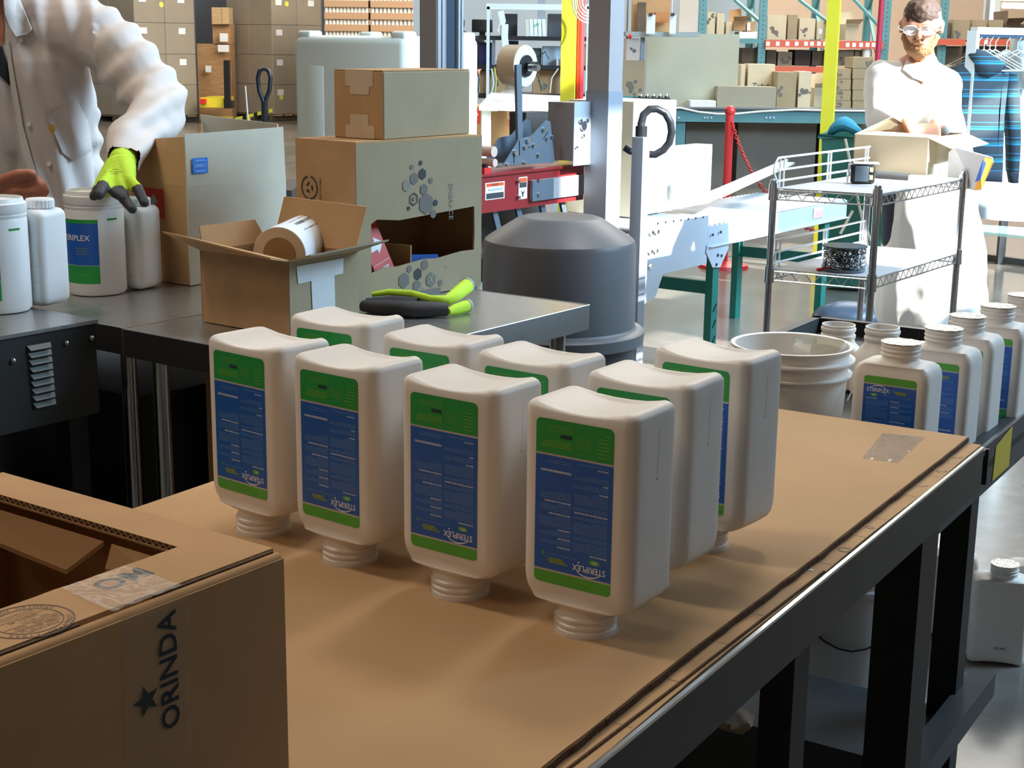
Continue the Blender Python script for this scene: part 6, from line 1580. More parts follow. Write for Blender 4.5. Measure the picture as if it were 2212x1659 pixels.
# ================================================================== FAR BACKGROUND
def prect(px0, py0, px1, py1, y, th, floor=False):
    a = Yp(px0, py1, y); b = Yp(px1, py0, y)
    z0 = 0.0 if floor else a.z
    return (min(a.x, b.x), y, z0, max(a.x, b.x), y + th, b.z)
def pbox(name, label, cat, px0, py0, px1, py1, y, th, m, group=None, floor=False):
    r = prect(px0, py0, px1, py1, y, th, floor); mb = MB(); mb.bb(*r)
    return solo(name, mb, m, label, cat, group)
def far_carton(label, px0, py0, px1, py1, y, th=0.4, m=None, group=None, marks=(), flaps=False, side=None, text=None, sticker=None, floor=False):
    x0, y0, z0, x1, y1, z1 = prect(px0, py0, px1, py1, y, th, floor)
    t = thing('carton', label, 'box', ((x0 + x1) / 2, (y0 + y1) / 2, z0), 0, group)
    mb = MB(); mb.bb(x0 + 0.002, y0, z0, x1 - 0.002, y1, z1 - 0.003); o = build('carton_body', mb, m or M_CARD, t, world=True)
    mb = MB(); mb.bb(x0 + 0.004, y0 + 0.004, z1 - 0.003, (x0 + x1) / 2 - 0.004, y1 - 0.004, z1)
    build('top_flap', mb, m or M_CARD, t, world=True)
    mb = MB(); mb.bb((x0 + x1) / 2 + 0.004, y0 + 0.004, z1 - 0.003, x1 - 0.004, y1 - 0.004, z1); build('top_flap', mb, m or M_CARD, t, world=True)
    fr = frame((x0, y0 - 0.001, z0), (1, 0, 0), (0, 0, 1)); w, h = x1 - x0, z1 - z0
    if marks:
        rnd = random.Random(int(px0 * 7 + py0)); mb = MB()
        for (u, v, s) in marks:
            for k in range(7):
                a, b = rnd.uniform(-1, 1) * s, rnd.uniform(-1, 1) * s; r = rnd.uniform(.2, .5) * s
                fpoly(mb, fr, [(u * w + a + r * math.cos(PI / 3 * q), v * h + b + r * math.sin(PI / 3 * q)) for q in range(6)], d=0.001 + 0.0004 * k)
        build('dark_print', mb, M_GREYINK, t, world=True, kind='stuff')
    if text:
        mb = MB()
        for s, u, v, sz in text: add_text(mb, s, fr, u * w, v * h, sz, d=0.002)
        build('lettering', mb, M_INK, t, world=True)
    if sticker:
        mb = MB(); u0, v0, u1, v1 = sticker; quad(mb, fr, u0 * w, v0 * h, u1 * w, v1 * h, d=0.002); build('white_sticker', mb, M_WHITE, t, world=True)
    if flaps:
        mb = MB(); mb.prism([(x0, y0, z1), (x1, y0, z1), (x1 + 0.03, y0 - 0.12, z1 + 0.06), (x0 - 0.02, y0 - 0.12, z1 + 0.05)], (0, 0, 0.004)); build('open_flap', mb, m or M_CARD, t, world=True)
        mb = MB(); mb.prism([(x0, y1, z1), (x1, y1, z1), (x1, y1 + 0.03, z1 + 0.16), (x0, y1 + 0.03, z1 + 0.14)], (0, 0.004, 0)); build('open_flap', mb, m or M_CARD, t, world=True)
    return t

# ---- teal bench (deck on a heavy beam) with its boxes
BY = 16.2
x0 = Yp(1395, 250, BY).x; x1 = Yp(1900, 250, BY).x; zt = Yp(1640, 237, BY).z; zb = Yp(1640, 265, BY).z
dk = thing('teal_bench', 'long teal steel bench with a deep front beam along the hall', 'bench', ((x0 + x1) / 2, BY + 0.6, 0))
def dkb(name, a, b, c_, d, e, f, m): mb = MB(); mb.bb(a, b, c_, d, e, f); return build(name, mb, m, dk, world=True)
dkb('front_beam', x0, BY, zb, x1, BY + 0.06, zt, M_TEAL); dkb('back_beam', x0, BY + 1.15, zb, x1, BY + 1.2, zt, M_TEAL)
dkb('beam_lip', x0, BY - 0.02, zt - 0.015, x1, BY + 0.02, zt + 0.004, M_STEELD)
dkb('deck', x0, BY + 0.02, zt, x1, BY + 1.2, zt + 0.02, mat('deck_dark', (0.18, 0.20, 0.20), 0.6))
for px in (1455, 1900):
    xl = Yp(px, 300, BY + 0.1).x
    dkb('leg', xl - 0.05, BY + 0.1, 0, xl + 0.05, BY + 0.2, zb, M_TEAL); dkb('leg', xl - 0.05, BY + 1.0, 0, xl + 0.05, BY + 1.1, zb, M_TEAL)
    dkb('leg_plate', xl - 0.07, BY + 0.06, zb - 0.28, xl + 0.12, BY + 0.075, zb, M_TEAL); dkb('cross_bar', xl - 0.02, BY + 0.2, 0.30, xl + 0.02, BY + 1.0, 0.36, M_TEAL)
for px in (1466, 1522, 1528, 1536, 1655, 1663, 1671):
    q = Yp(px, 254, BY - 0.001); mb = MB(); mb.tube(q, q - Vector((0, 0.012, 0)), 0.012, n=8); build('bolt', mb, M_CONVEY, dk, world=True)
mb = MB(); mb.path([Yp(px, py, BY - 0.03) for px, py in ((1430, 234), (1470, 233), (1510, 242), (1550, 246), (1590, 246), (1640, 241), (1720, 237), (1800, 239), (1890, 240))], 0.012, n=6)
solo('pale_cable', mb, M_WHITEP, 'pale cable sagging along the front of the teal bench', 'cable', smooth=True)
# cardboard sheets stored below the bench
for i, (a, b) in enumerate(((1400, 1470), (1478, 1575), (1590, 1765), (1768, 1880))):
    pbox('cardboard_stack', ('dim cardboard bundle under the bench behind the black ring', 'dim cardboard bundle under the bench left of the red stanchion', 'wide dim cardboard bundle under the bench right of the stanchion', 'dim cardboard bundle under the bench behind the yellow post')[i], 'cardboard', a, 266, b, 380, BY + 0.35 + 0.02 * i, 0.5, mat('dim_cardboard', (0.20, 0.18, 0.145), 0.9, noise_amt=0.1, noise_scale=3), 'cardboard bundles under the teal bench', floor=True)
DY = BY + 0.25
pbox('cardboard_sheet', 'large upright greenish-grey cardboard sheet standing on the teal bench', 'cardboard', 1393, 74, 1598, 234, DY + 0.12, 0.05, mat('sheet_sage', (0.40, 0.42, 0.33), 0.85, noise_amt=0.05, noise_scale=3))
far_carton('low wide grey-brown carton on the bench in front of the lettered cartons', 1548, 188, 1678, 236, DY - 0.1, 0.3, mat('low_tan', (0.33, 0.31, 0.23), 0.85, noise_amt=0.05, noise_scale=3))
far_carton('narrow tan carton at the left end of the lettered pair', 1598, 139, 1611, 205, DY + 0.35, 0.3, M_CARDY)
far_carton('tan carton printed with a part-visible name, on the teal bench', 1612, 139, 1675, 236, DY + 0.32, 0.35, M_CARDY, text=(('Tru', 0.40, 0.52, 0.085), ('Age', 0.64, 0.52, 0.065), ('Age', 0.86, 0.52, 0.065)))
far_carton('grey-tan carton corner-on with dark print on its bright side', 1676, 156, 1722, 236, DY - 0.05, 0.4, M_CARDG, marks=((0.15, 0.5, 0.05),))
far_carton('brighter side carton next to the corner-on one, dark hexagon print', 1722, 155, 1754, 236, DY - 0.05, 0.4, M_CARDY, marks=((0.55, 0.5, 0.06),))  # second face of the same carton, its light put into paler card
far_carton('small open carton between the bench boxes and the yellow post', 1757, 190, 1790, 236, DY + 0.2, 0.3, M_CARDY, flaps=True)
pbox('tape_roll', 'white tape roll lying on the teal bench', 'tape', 1491, 218, 1547, 231, DY - 0.18, 0.25, M_WHITEP)
rt2 = thing('roller_tray', 'black roller block on the near end of the teal bench', 'tray', Yp(1409, 228, BY - 1.2))
mb = MB(); mb.bb(*prect(1372, 212, 1448, 228, BY - 1.2, 0.35)); build('tray_body', mb, M_BLACK, rt2, world=True)
for px in (1384, 1398, 1412, 1426, 1440):
    mb = MB(); mb.ball(Yp(px, 208, BY - 1.1), 0.025, seg=10); build('ball_caster', mb, M_CHROME, rt2, world=True, smooth=True)
mb = MB(); q = Yp(1409, 240, BY - 1.1); mb.bb(q.x - 0.05, q.y, 0, q.x + 0.05, q.y + 0.1, Yp(1409, 228, BY - 1.2).z); build('stand', mb, M_DARKG, rt2, world=True)
# stacked cartons right
g_ = 'flat cartons stacked on the teal bench before the red pipe'
rows_ = [(124, 147), (148, 170), (171, 194), (195, 217), (218, 236)]
nm_ = ('top', 'second', 'middle', 'fourth', 'bottom')
for i, (a, b) in enumerate(rows_):
    far_carton(f'{nm_[i]} flat carton in the right stack before the red pipe', 1841, a, 1888, b, DY + 0.02, 0.4, M_CARDG, g_, marks=((0.82, 0.5, 0.035),))
for i, (a, b) in enumerate(rows_[1:]):
    far_carton(f'{("top", "second", "third", "bottom")[i]} flat carton in the left stack beside the yellow post', 1794, a, 1839, b, DY + 0.04, 0.4, M_CARDG, g_, marks=((0.40, 0.5, 0.035),))

# ---- pallet racking behind
RYK = 18.4
def upright(px, y, label, w=0.09, ztop=4.6):
    x = Yp(px, 100, y).x
    t = thing('rack_upright', label, 'rack upright', (x, y, 0), 0, 'teal pallet rack uprights')
    mb = MB(); mb.bb(x - w / 2, y, 0, x + w / 2, y + 0.07, ztop); build('post', mb, M_TEAL, t, world=True)
    mb = MB(); mb.bb(x - w / 2, y + 1.0, 0, x + w / 2, y + 1.07, ztop); build('rear_post', mb, M_TEAL, t, world=True)
    mb = MB()
    for k in range(5):
        a, b = (y + 0.07, y + 1.0) if k % 2 else (y + 1.0, y + 0.07)
        mb.bar((x, a, 0.3 + k * 0.85), (x, b, 0.3 + (k + 1) * 0.85), 0.035, 0.035)
    build('diagonal', mb, M_TEAL, t, world=True, kind='stuff')
    mb = MB()
    for k in range(60): mb.box((x, y - 0.001, 0.9 + k * 0.055), (0.012, 0.003, 0.012))
    build('punched_slots', mb, M_DARKG, t, world=True, kind='stuff'); return t
ul = ['teal rack upright left of the tall cardboard boxes', 'teal rack upright where the orange beams begin', 'teal rack upright partly hidden by the slim yellow post', 'teal rack upright right beside the thin pink pipe', 'punched rack upright just right of the man in the sun', 'far teal rack upright at the left of the grey mast']
for px, lb, y in ((1516, ul[0], RYK), (1646, ul[1], RYK), (1793, ul[2], RYK), (1912, ul[3], RYK), (2036, ul[4], RYK)): upright(px, y, lb)
upright(872, 27.5, ul[5], 0.12)
for i, (ax, ay, bx_, by) in enumerate(((1588, 0, 1648, 52), (1728, 0, 1790, 48), (1842, -5, 1912, 70), (1600, 137, 1645, 98), (1755, 138, 1795, 100))):
    mb = MB(); mb.bar(Yp(ax, ay, RYK + 0.5), Yp(bx_, by, RYK + 0.1), 0.05, 0.03)
    solo('rack_brace', mb, M_TEAL, ('diagonal teal brace above the small boxes left of the first orange beam', 'diagonal teal brace meeting the upright behind the slim yellow post', 'diagonal teal brace left of the pink pipe', 'lower diagonal brace under the first upright', 'lower diagonal brace beside the yellow post')[i], 'rack brace', 'diagonal braces of the pallet rack')
mb = MB(); mb.bar(Yp(880, 55, 27.6), Yp(905, 8, 27.6), 0.09, 0.04); solo('rack_brace', mb, M_TEAL, 'far diagonal teal brace left of the grey mast', 'rack brace', 'diagonal braces of the pallet rack')
def beam(px0, px1, py0, py1, y, label, tags=(), m=M_ORANGE):
    a = Yp(px0, py0, y); b = Yp(px1, py1, y)
    t = thing('rack_beam', label, 'rack beam', ((a.x + b.x) / 2, y, min(a.z, b.z)), 0, 'orange beams of the pallet rack' if m is M_ORANGE else 'teal beams of the pallet rack')
    mb = MB(); mb.bb(a.x, y - 0.02, b.z, b.x, y + 0.03, a.z); build('beam', mb, m, t, world=True)
    mb = MB(); mb.bb(a.x, y + 0.03, a.z - 0.03, b.x, y + 1.0, a.z - 0.01); build('wire_deck', mb, M_STEELD, t, world=True)
    for px in tags:
        q = Yp(px, (py0 + py1) / 2, y - 0.021); mb = MB(); mb.bb(q.x - 0.022, q.y - 0.002, q.z - 0.025, q.x + 0.022, q.y, q.z + 0.025); build('white_tag', mb, M_WHITE, t, world=True)
    return t
beam(1653, 1785, 86, 103, RYK - 0.03, 'upper orange rack beam with white tags, left bay', (1659, 1680, 1701, 1721, 1741, 1754, 1769, 1782))
beam(1800, 1907, 88, 106, RYK - 0.03, 'upper orange rack beam with white tags, right bay', (1831, 1845, 1860, 1874, 1887, 1898))
beam(1672, 1787, 143, 157, RYK - 0.03, 'lower orange rack beam above the corner-on carton')
beam(1800, 1862, 146, 157, RYK - 0.03, 'lower orange rack beam right of the yellow post', (1826, 1838))
beam(2022, 2084, 84, 98, RYK - 0.03, 'orange rack beam between the man and the garment rack')
beam(2100, 2184, 84, 98, RYK - 0.03, 'orange rack beam behind the hangers', (2130,))
beam(1595, 1640, 84, 94, RYK - 0.03, 'short teal rack beam left of the first orange beam', m=M_TEAL)
# boxes on the racks
SY = RYK + 0.12
def sc_(lb, *a, **k): return far_carton(lb, *a, **k)
G1_ = 'cartons on the upper rack level'
sc_('tall narrow tan carton with dark print right of the teal upright', 1526, 26, 1546, 84, SY, 0.5, M_CARDY, G1_, marks=((0.55, 0.78, 0.06),))
sc_('second tall tan carton standing beside the printed one', 1547, 29, 1566, 84, SY, 0.5, M_CARDY, G1_)
sc_('short tan carton next to the two tall ones', 1567, 47, 1583, 84, SY, 0.5, M_CARDY, G1_)
sc_('small open brown carton with a white sticker', 1584, 46, 1612, 66, SY - 0.05, 0.4, M_CARD, G1_, flaps=True)
sc_('small brown carton with a long white sticker', 1613, 46, 1632, 68, SY - 0.05, 0.4, M_CARD, G1_, sticker=(0.0, 0.1, 0.4, 0.85))
sc_('white flat carton tray under the small open cartons', 1596, 69, 1638, 83, SY - 0.08, 0.4, M_WHITE, G1_)
sc_('tan carton right after the first upright on the upper level', 1656, 33, 1700, 85, SY, 0.5, M_CARDY, G1_, marks=((0.4, 0.32, 0.06),))
sc_('darker tan carton with taped corner on the upper level', 1700, 32, 1724, 85, SY + 0.03, 0.5, M_CARDG, G1_)
sc_('wide tan carton with orange sticker before the yellow post', 1725, 40, 1762, 85, SY, 0.5, M_CARDY, G1_, marks=((0.3, 0.35, 0.05),))
sc_('tan carton just left of the slim yellow post, upper level', 1763, 47, 1790, 85, SY + 0.02, 0.5, M_CARDY, G1_, sticker=(0.2, 0.3, 0.5, 0.6))
sc_('open tan carton right of the slim yellow post', 1825, 52, 1857, 86, SY, 0.4, M_CARDY, G1_, flaps=True)
sc_('first of three brown cartons right of the man', 2058, 43, 2096, 83, SY, 0.5, M_CARDG, G1_, marks=((0.2, 0.3, 0.05),))
sc_('middle of three brown cartons right of the man', 2098, 43, 2132, 83, SY, 0.5, M_CARDG, G1_)
sc_('last of three brown cartons right of the man', 2134, 43, 2168, 83, SY, 0.5, M_CARDG, G1_)
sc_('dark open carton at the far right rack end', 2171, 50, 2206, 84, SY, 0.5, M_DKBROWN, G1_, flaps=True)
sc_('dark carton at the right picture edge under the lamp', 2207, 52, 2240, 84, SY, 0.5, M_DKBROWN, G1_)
sc_('round-shouldered grey carton close behind the man', 2034, 50, 2056, 83, SY + .1, 0.5, M_DKBROWN, G1_)
G2_ = 'cartons on the lower rack level'
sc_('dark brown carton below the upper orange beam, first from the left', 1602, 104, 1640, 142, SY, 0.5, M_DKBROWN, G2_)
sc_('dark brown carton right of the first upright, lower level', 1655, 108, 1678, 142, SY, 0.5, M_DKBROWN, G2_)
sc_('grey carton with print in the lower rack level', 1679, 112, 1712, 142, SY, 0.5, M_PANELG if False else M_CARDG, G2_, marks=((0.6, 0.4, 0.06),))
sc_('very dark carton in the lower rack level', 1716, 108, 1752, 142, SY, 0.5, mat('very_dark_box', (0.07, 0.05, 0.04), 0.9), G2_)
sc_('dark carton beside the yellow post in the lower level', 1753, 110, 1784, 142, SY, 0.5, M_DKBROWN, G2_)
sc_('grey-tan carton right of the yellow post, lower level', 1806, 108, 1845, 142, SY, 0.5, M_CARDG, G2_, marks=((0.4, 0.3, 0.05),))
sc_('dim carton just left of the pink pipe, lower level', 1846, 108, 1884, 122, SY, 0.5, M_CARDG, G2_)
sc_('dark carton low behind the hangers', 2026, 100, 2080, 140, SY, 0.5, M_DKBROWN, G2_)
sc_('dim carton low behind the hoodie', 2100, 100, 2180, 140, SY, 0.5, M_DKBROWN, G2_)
mb = MB(); mb.lathe([(0, 0), (0.05, 0), (0.055, 0.14), (0.02, 0.17), (0.02, 0.2), (0, 0.2)], n=20); q = Yp(1871, 126, SY - .1)
for v in mb.bm.verts: v.co += q
solo('white_jug', mb, M_WHITEP, 'small white jug on top of the right carton stack', 'bottle', smooth=True)
# ---- white partition and posts at top right, lamp
pbox('white_post', 'white roof post at the top right', 'post', 2146, -40, 2166, 46, 20.5, 0.2, M_WHITEP, floor=True)
pbox('grey_partition', 'grey wall panel left of the white roof post', 'panel', 2124, -60, 2145, 82, 21.0, 0.1, M_PANELG, floor=True)
q = Yp(2200, 12, 24)
lmp = thing('tube_lamp', 'glowing ceiling lamp at the top right corner', 'lamp', q)
mb = MB(); mb.tube(q + Vector((-0.25, 0, 0)), q + Vector((1.2, 0, -0.02)), 0.045, n=12); build('tube', mb, mat('lamp_glow', (1, 1, 1), 0.5, emit=(1.0, 0.93, 0.82), estr=9), lmp, world=True, smooth=True)
mb = MB(); mb.box(q + Vector((0.5, 0, 0.10)), (1.6, 0.16, 0.06)); build('lamp_housing', mb, M_WHITEP, lmp, world=True)
pbox('beige_panel', 'tall beige cardboard panel right of the clipboards', 'cardboard', 1466, -30, 1510, 69, 15.6, 0.05, mat('beige_board', (0.60, 0.50, 0.40), 0.8))

# ---- clipboard corner right of the big grey column
CY2 = 15.2
shf = thing('pack_shelf', 'shelf with clipboards right of the grey column', 'shelf', (Yp(1400, 75, CY2).x, CY2 + 0.2, 0))
mb = MB(); mb.bb(*prect(1352, 70, 1512, 78, CY2, 0.55)); build('shelf_board', mb, mat('shelf_grey', (0.30, 0.36, 0.36), 0.6), shf, world=True)
for px in (1356, 1402, 1452, 1508):
    mb = MB(); mb.bb(*prect(px - 3, -60, px + 4, 74, CY2 + 0.5, 0.05, px == 1356)); build('post', mb, M_WHITEP if px in (1402, 1452) else M_PANELG, shf, world=True)
pbox('brown_board', 'big brown cardboard board behind the clipboards', 'cardboard', 1364, -20, 1450, 70, CY2 + 0.35, 0.06, M_CARD)
pbox('dark_shadowed_flap', 'dark folded cardboard flap leaning at the clipboards', 'cardboard', 1376, 5, 1396, 70, CY2 + 0.25, 0.04, M_DKBROWN)
pbox('orange_box', 'small orange-brown wooden box between the two clipboards', 'box', 1416, 27, 1446, 48, CY2 + 0.10, 0.2, M_ORWOOD)
for i, (a, b) in enumerate(((1396, 1416), (1446, 1461))):
    t = thing('clipboard', ('left white clipboard hanging above the cardboard sheet', 'right white clipboard, nearer the beige panel')[i], 'clipboard', Yp((a + b) / 2, 73, CY2 - 0.1), 0)
    mb = MB(); mb.bb(*prect(a, 32, b, 73, CY2 - 0.1, 0.02)); build('sheet', mb, M_WHITE, t, world=True)
    mb = MB(); mb.bb(*prect((a + b) / 2 - 4, 28, (a + b) / 2 + 4, 34, CY2 - 0.13, 0.03)); build('clip', mb, M_STEELD, t, world=True)
far_carton('pale pinkish carton below the clipboard shelf', 1352, 83, 1382, 130, CY2 + 0.1, 0.4, mat('pink_card', (0.62, 0.52, 0.44), 0.8), marks=((0.5, 0.5, 0.03),))
pbox('blue_board', 'blue-grey panel between pale carton and cardboard sheet', 'panel', 1383, 80, 1394, 131, CY2 + 0.2, 0.05, M_PANELG)
far_carton('brown carton with dark print beside the cardboard sheet, behind the grey column', 1340, 130, 1394, 208, CY2 + 0.1, 0.5, mat('mid_brown', (0.36, 0.28, 0.17), 0.85), marks=((0.6, 0.25, 0.07),))
mb = MB(); mb.bb(*prect(1335, 208, 1396, 222, CY2 + 0.05, 0.7)); solo('support_table', mb, M_TEAL, 'end of a teal table under the brown carton by the column', 'table')
mb = MB(); mb.tube(Yp(1357, 78, CY2 - .1), Yp(1364, 78, CY2 - .1), 0.025, n=10); solo('red_tube', mb, M_REDB, 'small red cap on the shelf beside the grey column', 'cap')

# ---- workstation behind the sealing machine
WY = 12.6
ws = thing('workstation', 'white pipe-framed workstation with black shelves behind the sealing machine', 'workstation', (Yp(1160, 150, WY).x, WY + 0.3, 0))
def wsb(name, px0, py0, px1, py1, dy, th, m, floor=False, par=ws):
    mb = MB(); mb.bb(*prect(px0, py0, px1, py1, WY + dy, th, floor)); return build(name, mb, m, par, world=True)
for px, y1 in ((1054, 0), (1268, 0)): wsb('frame_post', px - 4, 14, px + 4, 200, 0, 0.04, M_WHITEP, True)
wsb('frame_rail', 1050, 10, 1272, 20, 0, 0.04, M_WHITEP)
wsb('frame_post', 1052, 8, 1060, 200, 0.75, 0.04, M_WHITEP, True); wsb('frame_post', 1264, 8, 1272, 200, 0.75, 0.04, M_WHITEP, True)
wsb('shelf', 1033, 80, 1290, 86, 0.05, 0.7, M_BLACK); wsb('shelf', 1033, 143, 1290, 149, 0.05, 0.7, M_BLACK)
wsb('shelf', 1033, 205, 1290, 212, 0.05, 0.7, M_BLACK)
for a in ((1062, 1070), (1208, 1216)): wsb('shelf_leg', a[0], 86, a[1], 260, 0.1, 0.04, M_BLUEG, True)
def wit(name, label, cat, px0, py0, px1, py1, dy, th, m): return pbox(name, label, cat, px0, py0, px1, py1, WY + dy, th, m)
def monitor(label, px0, py0, px1, py1, dy):
    x0, y0, z0, x1, y1, z1 = prect(px0, py0, px1, py1, WY + dy, 0.06)
    t = thing('monitor', label, 'monitor', ((x0 + x1) / 2, y0 + 0.05, z0)); mb = MB(); mb.rbox(((x0 + x1) / 2, y0 + 0.03, (z0 + z1) / 2 + 0.02), (x1 - x0, 0.05, z1 - z0 - 0.04), 0.008, 2); build('screen', mb, M_BLACK, t, world=True, smooth=True)
    mb = MB(); mb.box(((x0 + x1) / 2, y0 + 0.07, z0 + 0.03), (0.05, 0.03, 0.06)); mb.box(((x0 + x1) / 2, y0 + 0.07, z0 + 0.005), (0.2, 0.14, 0.01)); build('stand', mb, M_BLACK, t, world=True)
monitor('dark monitor at the left of the workstation beside the frame post', 1019, 42, 1064, 80, 0.15)
wit('label_printer', 'black label printer on the upper workstation shelf', 'printer', 1080, 30, 1118, 80, 0.25, 0.35, mat('printer_black', (0.03, 0.04, 0.045), 0.5))
wit('computer_tower', 'dark computer tower right of the white binders', 'computer', 1184, 30, 1216, 80, 0.25, 0.4, mat('tower_grey', (0.06, 0.065, 0.075), 0.5))
wit('dark_device', 'small dark device by the right frame post', 'device', 1226, 40, 1262, 80, 0.3, 0.3, M_BLACK)
wit('blue_bin', 'navy blue bin on the lower workstation shelf at left', 'bin', 1034, 92, 1062, 143, 0.2, 0.3, mat('navy_bin', (0.012, 0.015, 0.10), 0.5))
wit('blue_bin', 'navy blue bin behind the hanging paper strip', 'bin', 1098, 88, 1120, 110, 0.3, 0.3, mat('navy_bin', (0.012, 0.015, 0.10), 0.5))
wit('white_case', 'pale blue-white case on the lower workstation shelf', 'case', 1172, 100, 1214, 142, 0.25, 0.3, mat('ice_case', (0.55, 0.68, 0.76), 0.5))
wit('grey_machine', 'greenish grey machine behind the tape roll on the lower shelf', 'machine', 1135, 104, 1170, 142, 0.3, 0.3, mat('slate_dev', (0.10, 0.15, 0.16), 0.5))
wit('white_router', 'white router on the right of the lower shelf', 'router', 1202, 128, 1236, 143, 0.12, 0.2, M_WHITEP)
mb = MB(); mb.path([Yp(px, py, WY + 0.05) for px, py in ((1074, 30), (1078, 50), (1074, 70), (1088, 82), (1091, 100), (1086, 124), (1070, 126))], 0.012, n=4)
mb2 = MB(); pts = [Yp(px, py, WY + 0.0) for px, py in ((1075, 25), (1080, 48), (1074, 66), (1084, 80))]
for a, b in zip(pts, pts[1:]): mb2.poly([a, b, b + Vector((0.05, 0, 0.01)), a + Vector((0.05, 0, 0.01))])
pts = [Yp(px, py, WY - 0.02) for px, py in ((1084, 52), (1083, 80), (1086, 104), (1082, 122), (1068, 127))]
for a, b in zip(pts, pts[1:]): mb2.poly([a, b, b + Vector((0.055, 0, 0.0)), a + Vector((0.055, 0, 0.0))])
mb.bm.free(); solo('label_ribbon', mb2, M_WHITE, 'long white strip of blank labels hanging over the workstation shelf', 'paper')
# binders
bd = thing('binder_rack', 'white binders standing on the upper workstation shelf', 'binders', Yp(1158, 80, WY + 0.1))
for i in range(5):
    mb = MB(); a = 1136 + i * 9; mb.prism([Yp(a, 81, WY + 0.05 + i * .01), Yp(a + 8, 82, WY + 0.05 + i * .01), Yp(a + 6, 42, WY + 0.05 + i * .01), Yp(a - 1, 41, WY + 0.05 + i * .01)], (0, 0.26, 0)); build('binder', mb, M_WHITE if i else mat('cream_binder', (0.72, 0.66, 0.52), 0.6), bd, world=True)
mb = MB(); q = Yp(1161, 53, WY + 0.04); mb.box(q, (0.022, 0.004, 0.022)); build('green_mark', mb, mat('mark_green', (0.1, 0.5, 0.15), 0.5), bd, world=True)
far_carton('brown carton on the bottom workstation shelf at the left', 1036, 153, 1098, 205, WY + 0.2, 0.4, M_CARD, marks=((0.7, 0.45, 0.04),))
far_carton('brown carton on the bottom workstation shelf in the middle', 1150, 152, 1224, 205, WY + 0.2, 0.4, M_CARD, marks=((0.3, 0.4, 0.035),))
far_carton('brown carton on the lower workstation shelf at the right post', 1240, 96, 1286, 143, WY + 0.3, 0.35, M_CARD)
for i, (pts, m) in enumerate(((((1062, 148), (1066, 180), (1060, 210)), M_WHITEP), (((1068, 145), (1072, 170), (1070, 200)), M_YEL), (((1155, 150), (1164, 168), (1170, 196)), M_BLACK), (((1206, 148), (1192, 168), (1188, 200)), M_WHITEP), (((1172, 142), (1152, 128), (1178, 112), (1186, 128)), M_BLACK), (((1030, 149), (1035, 170), (1033, 200)), M_BLACK))):
    mb = MB(); mb.path([Yp(a, b, WY - 0.01) for a, b in pts], 0.006, n=6)
    solo('cable', mb, m, ('white cable under the workstation at the left leg', 'yellow cable under the workstation at the left leg', 'black cable in front of the middle carton', 'white cable in front of the middle carton, right side', 'looped black cable beside the pale case', 'black cable at the far left end of the workstation')[i], 'cable', 'cables dangling from the workstation', smooth=True)
mb = MB()
for k in range(5): 
    c_ = Yp(1272, 2, 7.7); r_ = 0.035 + 0.012 * k; mb.path([c_ + Vector((r_ * 1.0 * math.cos(t), 0.004 * k, r_ * 1.3 * math.sin(t))) for t in [2 * PI * j / 24 for j in range(24)]], 0.0045, n=6, closed=True)
solo('coiled_hose', mb, M_WHITEP, 'coiled pale hose hanging at the top beside the red pipe', 'hose', smooth=True)
# folded blue-white cloth / door strip seen over the workstation
pbox('metal_duct', 'shiny grey pipe duct above the workstation', 'duct', 1162, -40, 1180, 78, 14.6, 0.25, M_GALV)

